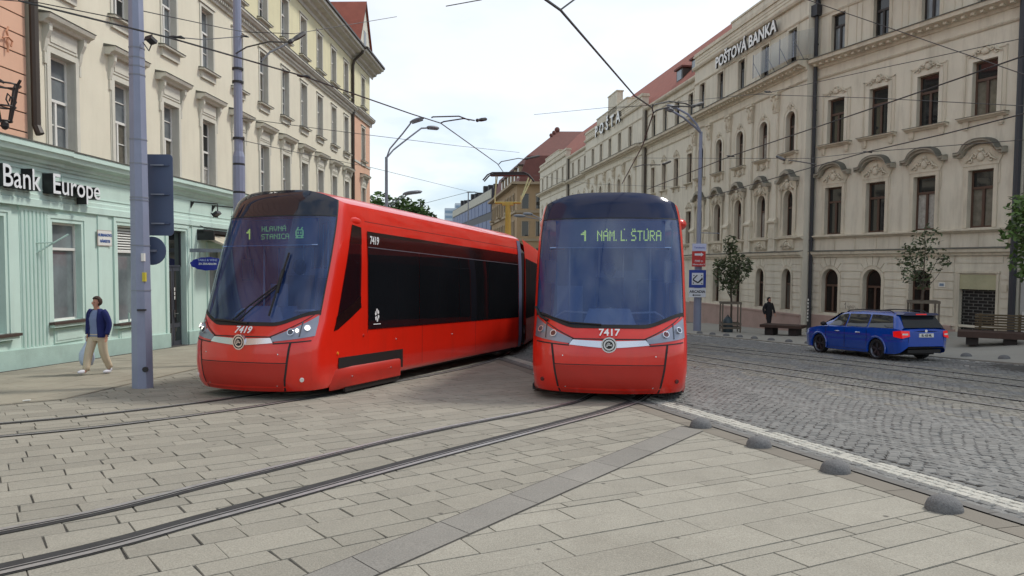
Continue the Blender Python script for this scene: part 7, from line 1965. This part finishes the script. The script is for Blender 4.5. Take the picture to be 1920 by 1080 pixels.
wire([(4.87, 27.00, 4.55), (6.11, 21.00, 4.87), (7.22, 14.50, 4.94), (8.04, 11.80, 5.11)], 0.013, 'contact wire over the cobbled road, upper of two at the right edge')
wire([(6.92, 27.00, 4.24), (8.07, 21.00, 4.48), (8.31, 17.50, 4.48), (8.68, 15.00, 4.46), (8.90, 13.00, 4.46)], 0.013, 'contact wire over the cobbled road, lower of two at the right edge')
wire([(4.29, 34.00, 8.87), (7.15, 30.00, 8.41), (7.71, 24.00, 7.28), (7.84, 23.00, 7.11), (9.12, 19.00, 6.77), (10.20, 15.00, 6.36)], 0.008, 'thin span wire from the upper right edge to the downpipe, rising')
wire([(7.71, 24.00, 7.28), (9.62, 20.00, 6.28), (10.94, 16.00, 5.23)], 0.008, 'thin span wire crossing the near wing under the attic, falling to the right')
wire([(6.43, 17.00, 7.83), (6.94, 16.50, 7.42), (7.92, 15.00, 6.38), (8.87, 13.00, 5.10)], 0.008, 'thin diagonal wire crossing the near wing from the attic to the right edge')
wire([(5.94, 40.00, 7.56), (8.58, 30.00, 6.12), (9.95, 25.00, 5.41), (9.48, 20.00, 4.86), (10.97, 16.00, 4.52)], 0.008, 'thin span wire across the facade at the height of the second floor sills')
wire([(0.99, 36.00, 9.01), (4.17, 34.00, 8.94), (5.97, 32.00, 8.64)], 0.008, 'faint wire across the white sky above the pantograph')
wire([(-1.26, 14.00, 6.55), (-0.56, 13.00, 6.32)], 0.006, 'short faint wire at the top edge of the sky')
wire([(1.64, 60.00, 9.06), (5.30, 50.00, 7.27), (8.92, 38.00, 5.79)], 0.008, 'thin span wire across the far facade to the right lamp')
pulloff('curved pull-off arm with black insulator above the left track, upper', [[(-6.50, 17.50, 6.61), (-6.03, 17.00, 6.64), (-5.19, 16.00, 6.47), (-4.46, 15.00, 6.16)], [(-4.23, 12.60, 5.14), (-4.28, 13.20, 5.46), (-4.45, 14.80, 6.08)]], [(-4.48, 15.00, 6.16), (-4.26, 15.40, 6.48)])
pulloff('curved pull-off arm on the left contact wire behind the raised lamp heads', [[(-1.99, 18.20, 5.33), (-1.95, 18.20, 5.35), (-1.38, 19.00, 5.53), (-1.14, 19.40, 5.51)], [(-1.86, 19.20, 5.39), (-1.78, 19.20, 5.43), (-1.28, 19.40, 5.55), (-1.01, 19.60, 5.54)]], [(-0.97, 19.60, 5.54), (-0.70, 19.80, 5.62)])
pulloff('curved pull-off arm at the bend of the right contact wire', [[(2.96, 16.00, 5.14), (2.98, 16.00, 5.20), (3.52, 17.00, 5.50), (4.12, 18.00, 5.67), (4.39, 18.40, 5.69)], [(3.06, 16.40, 5.11), (3.14, 16.50, 5.19), (3.72, 17.50, 5.50), (4.41, 18.40, 5.68)]], [(4.39, 18.40, 5.69), (4.82, 19.00, 5.90)])
pulloff('short pull-off arm with black insulator before the near end block', [[(8.50, 21.00, 4.66), (8.45, 22.00, 4.87), (8.47, 23.00, 5.06)]], [(8.46, 24.00, 5.32), (8.44, 23.20, 5.09)])
pulloff('short pull-off arm with black insulator before the far windows of the centre', [[(4.89, 30.00, 5.75), (5.03, 29.00, 5.70), (5.52, 28.00, 5.57)]], [(5.60, 28.00, 5.59), (6.02, 28.50, 5.78)])
pulloff('pull-off arm over the pantograph of the left tram', [[(-0.52, 27.00, 5.41), (-0.42, 27.00, 5.51), (0.21, 29.00, 5.92), (0.49, 30.00, 6.02)]], [(0.49, 30.00, 6.04), (1.11, 31.00, 6.32)])
for p, l in (((-6.27, 17.5, 7.03), 'black insulator on the span wire at the slim pole'), ((-5.14, 11.5, 5.20), 'black clamp on the left contact wire between the two poles'), ((-3.74, 13.4, 5.10), 'black clamp where the left contact wire passes the cream wall'), ((6.11, 21.0, 4.87), 'black splice on the upper contact wire before the centre windows'), ((9.48, 20.0, 4.86), 'black clamp on the span wire below the second floor sills'), ((7.79, 23.0, 7.13), 'black spreader where two span wires meet under the roof lettering')):
    b = MB(); b.tube([(-.12, 0, .01), (-.05, 0, 0), (.0, 0, .0), (.06, 0, 0), (.12, 0, -.02)], [.010, .026, .018, .026, .010], 7); o = b.obj('wire_clamp', WIRE, None, Matrix.Translation(p)); tag(o, l, 'wire fitting', 'wire clamps')
ms = root('wire_mast', loc(-2.8, 47), 'thin grey mast with a cross bar left of the blue glass office', 'mast')
b = MB(); b.cyl((0, 0, 0), (0, 0, 8.1), .06, .035, 8); b.obj('post', POLE2, ms); b = MB(); b.tube([(-.1, 0, 8.1), (.4, 0, 8.12), (.8, 0, 8.0)], .03, 5); b.obj('cross_bar', WIRE, ms)
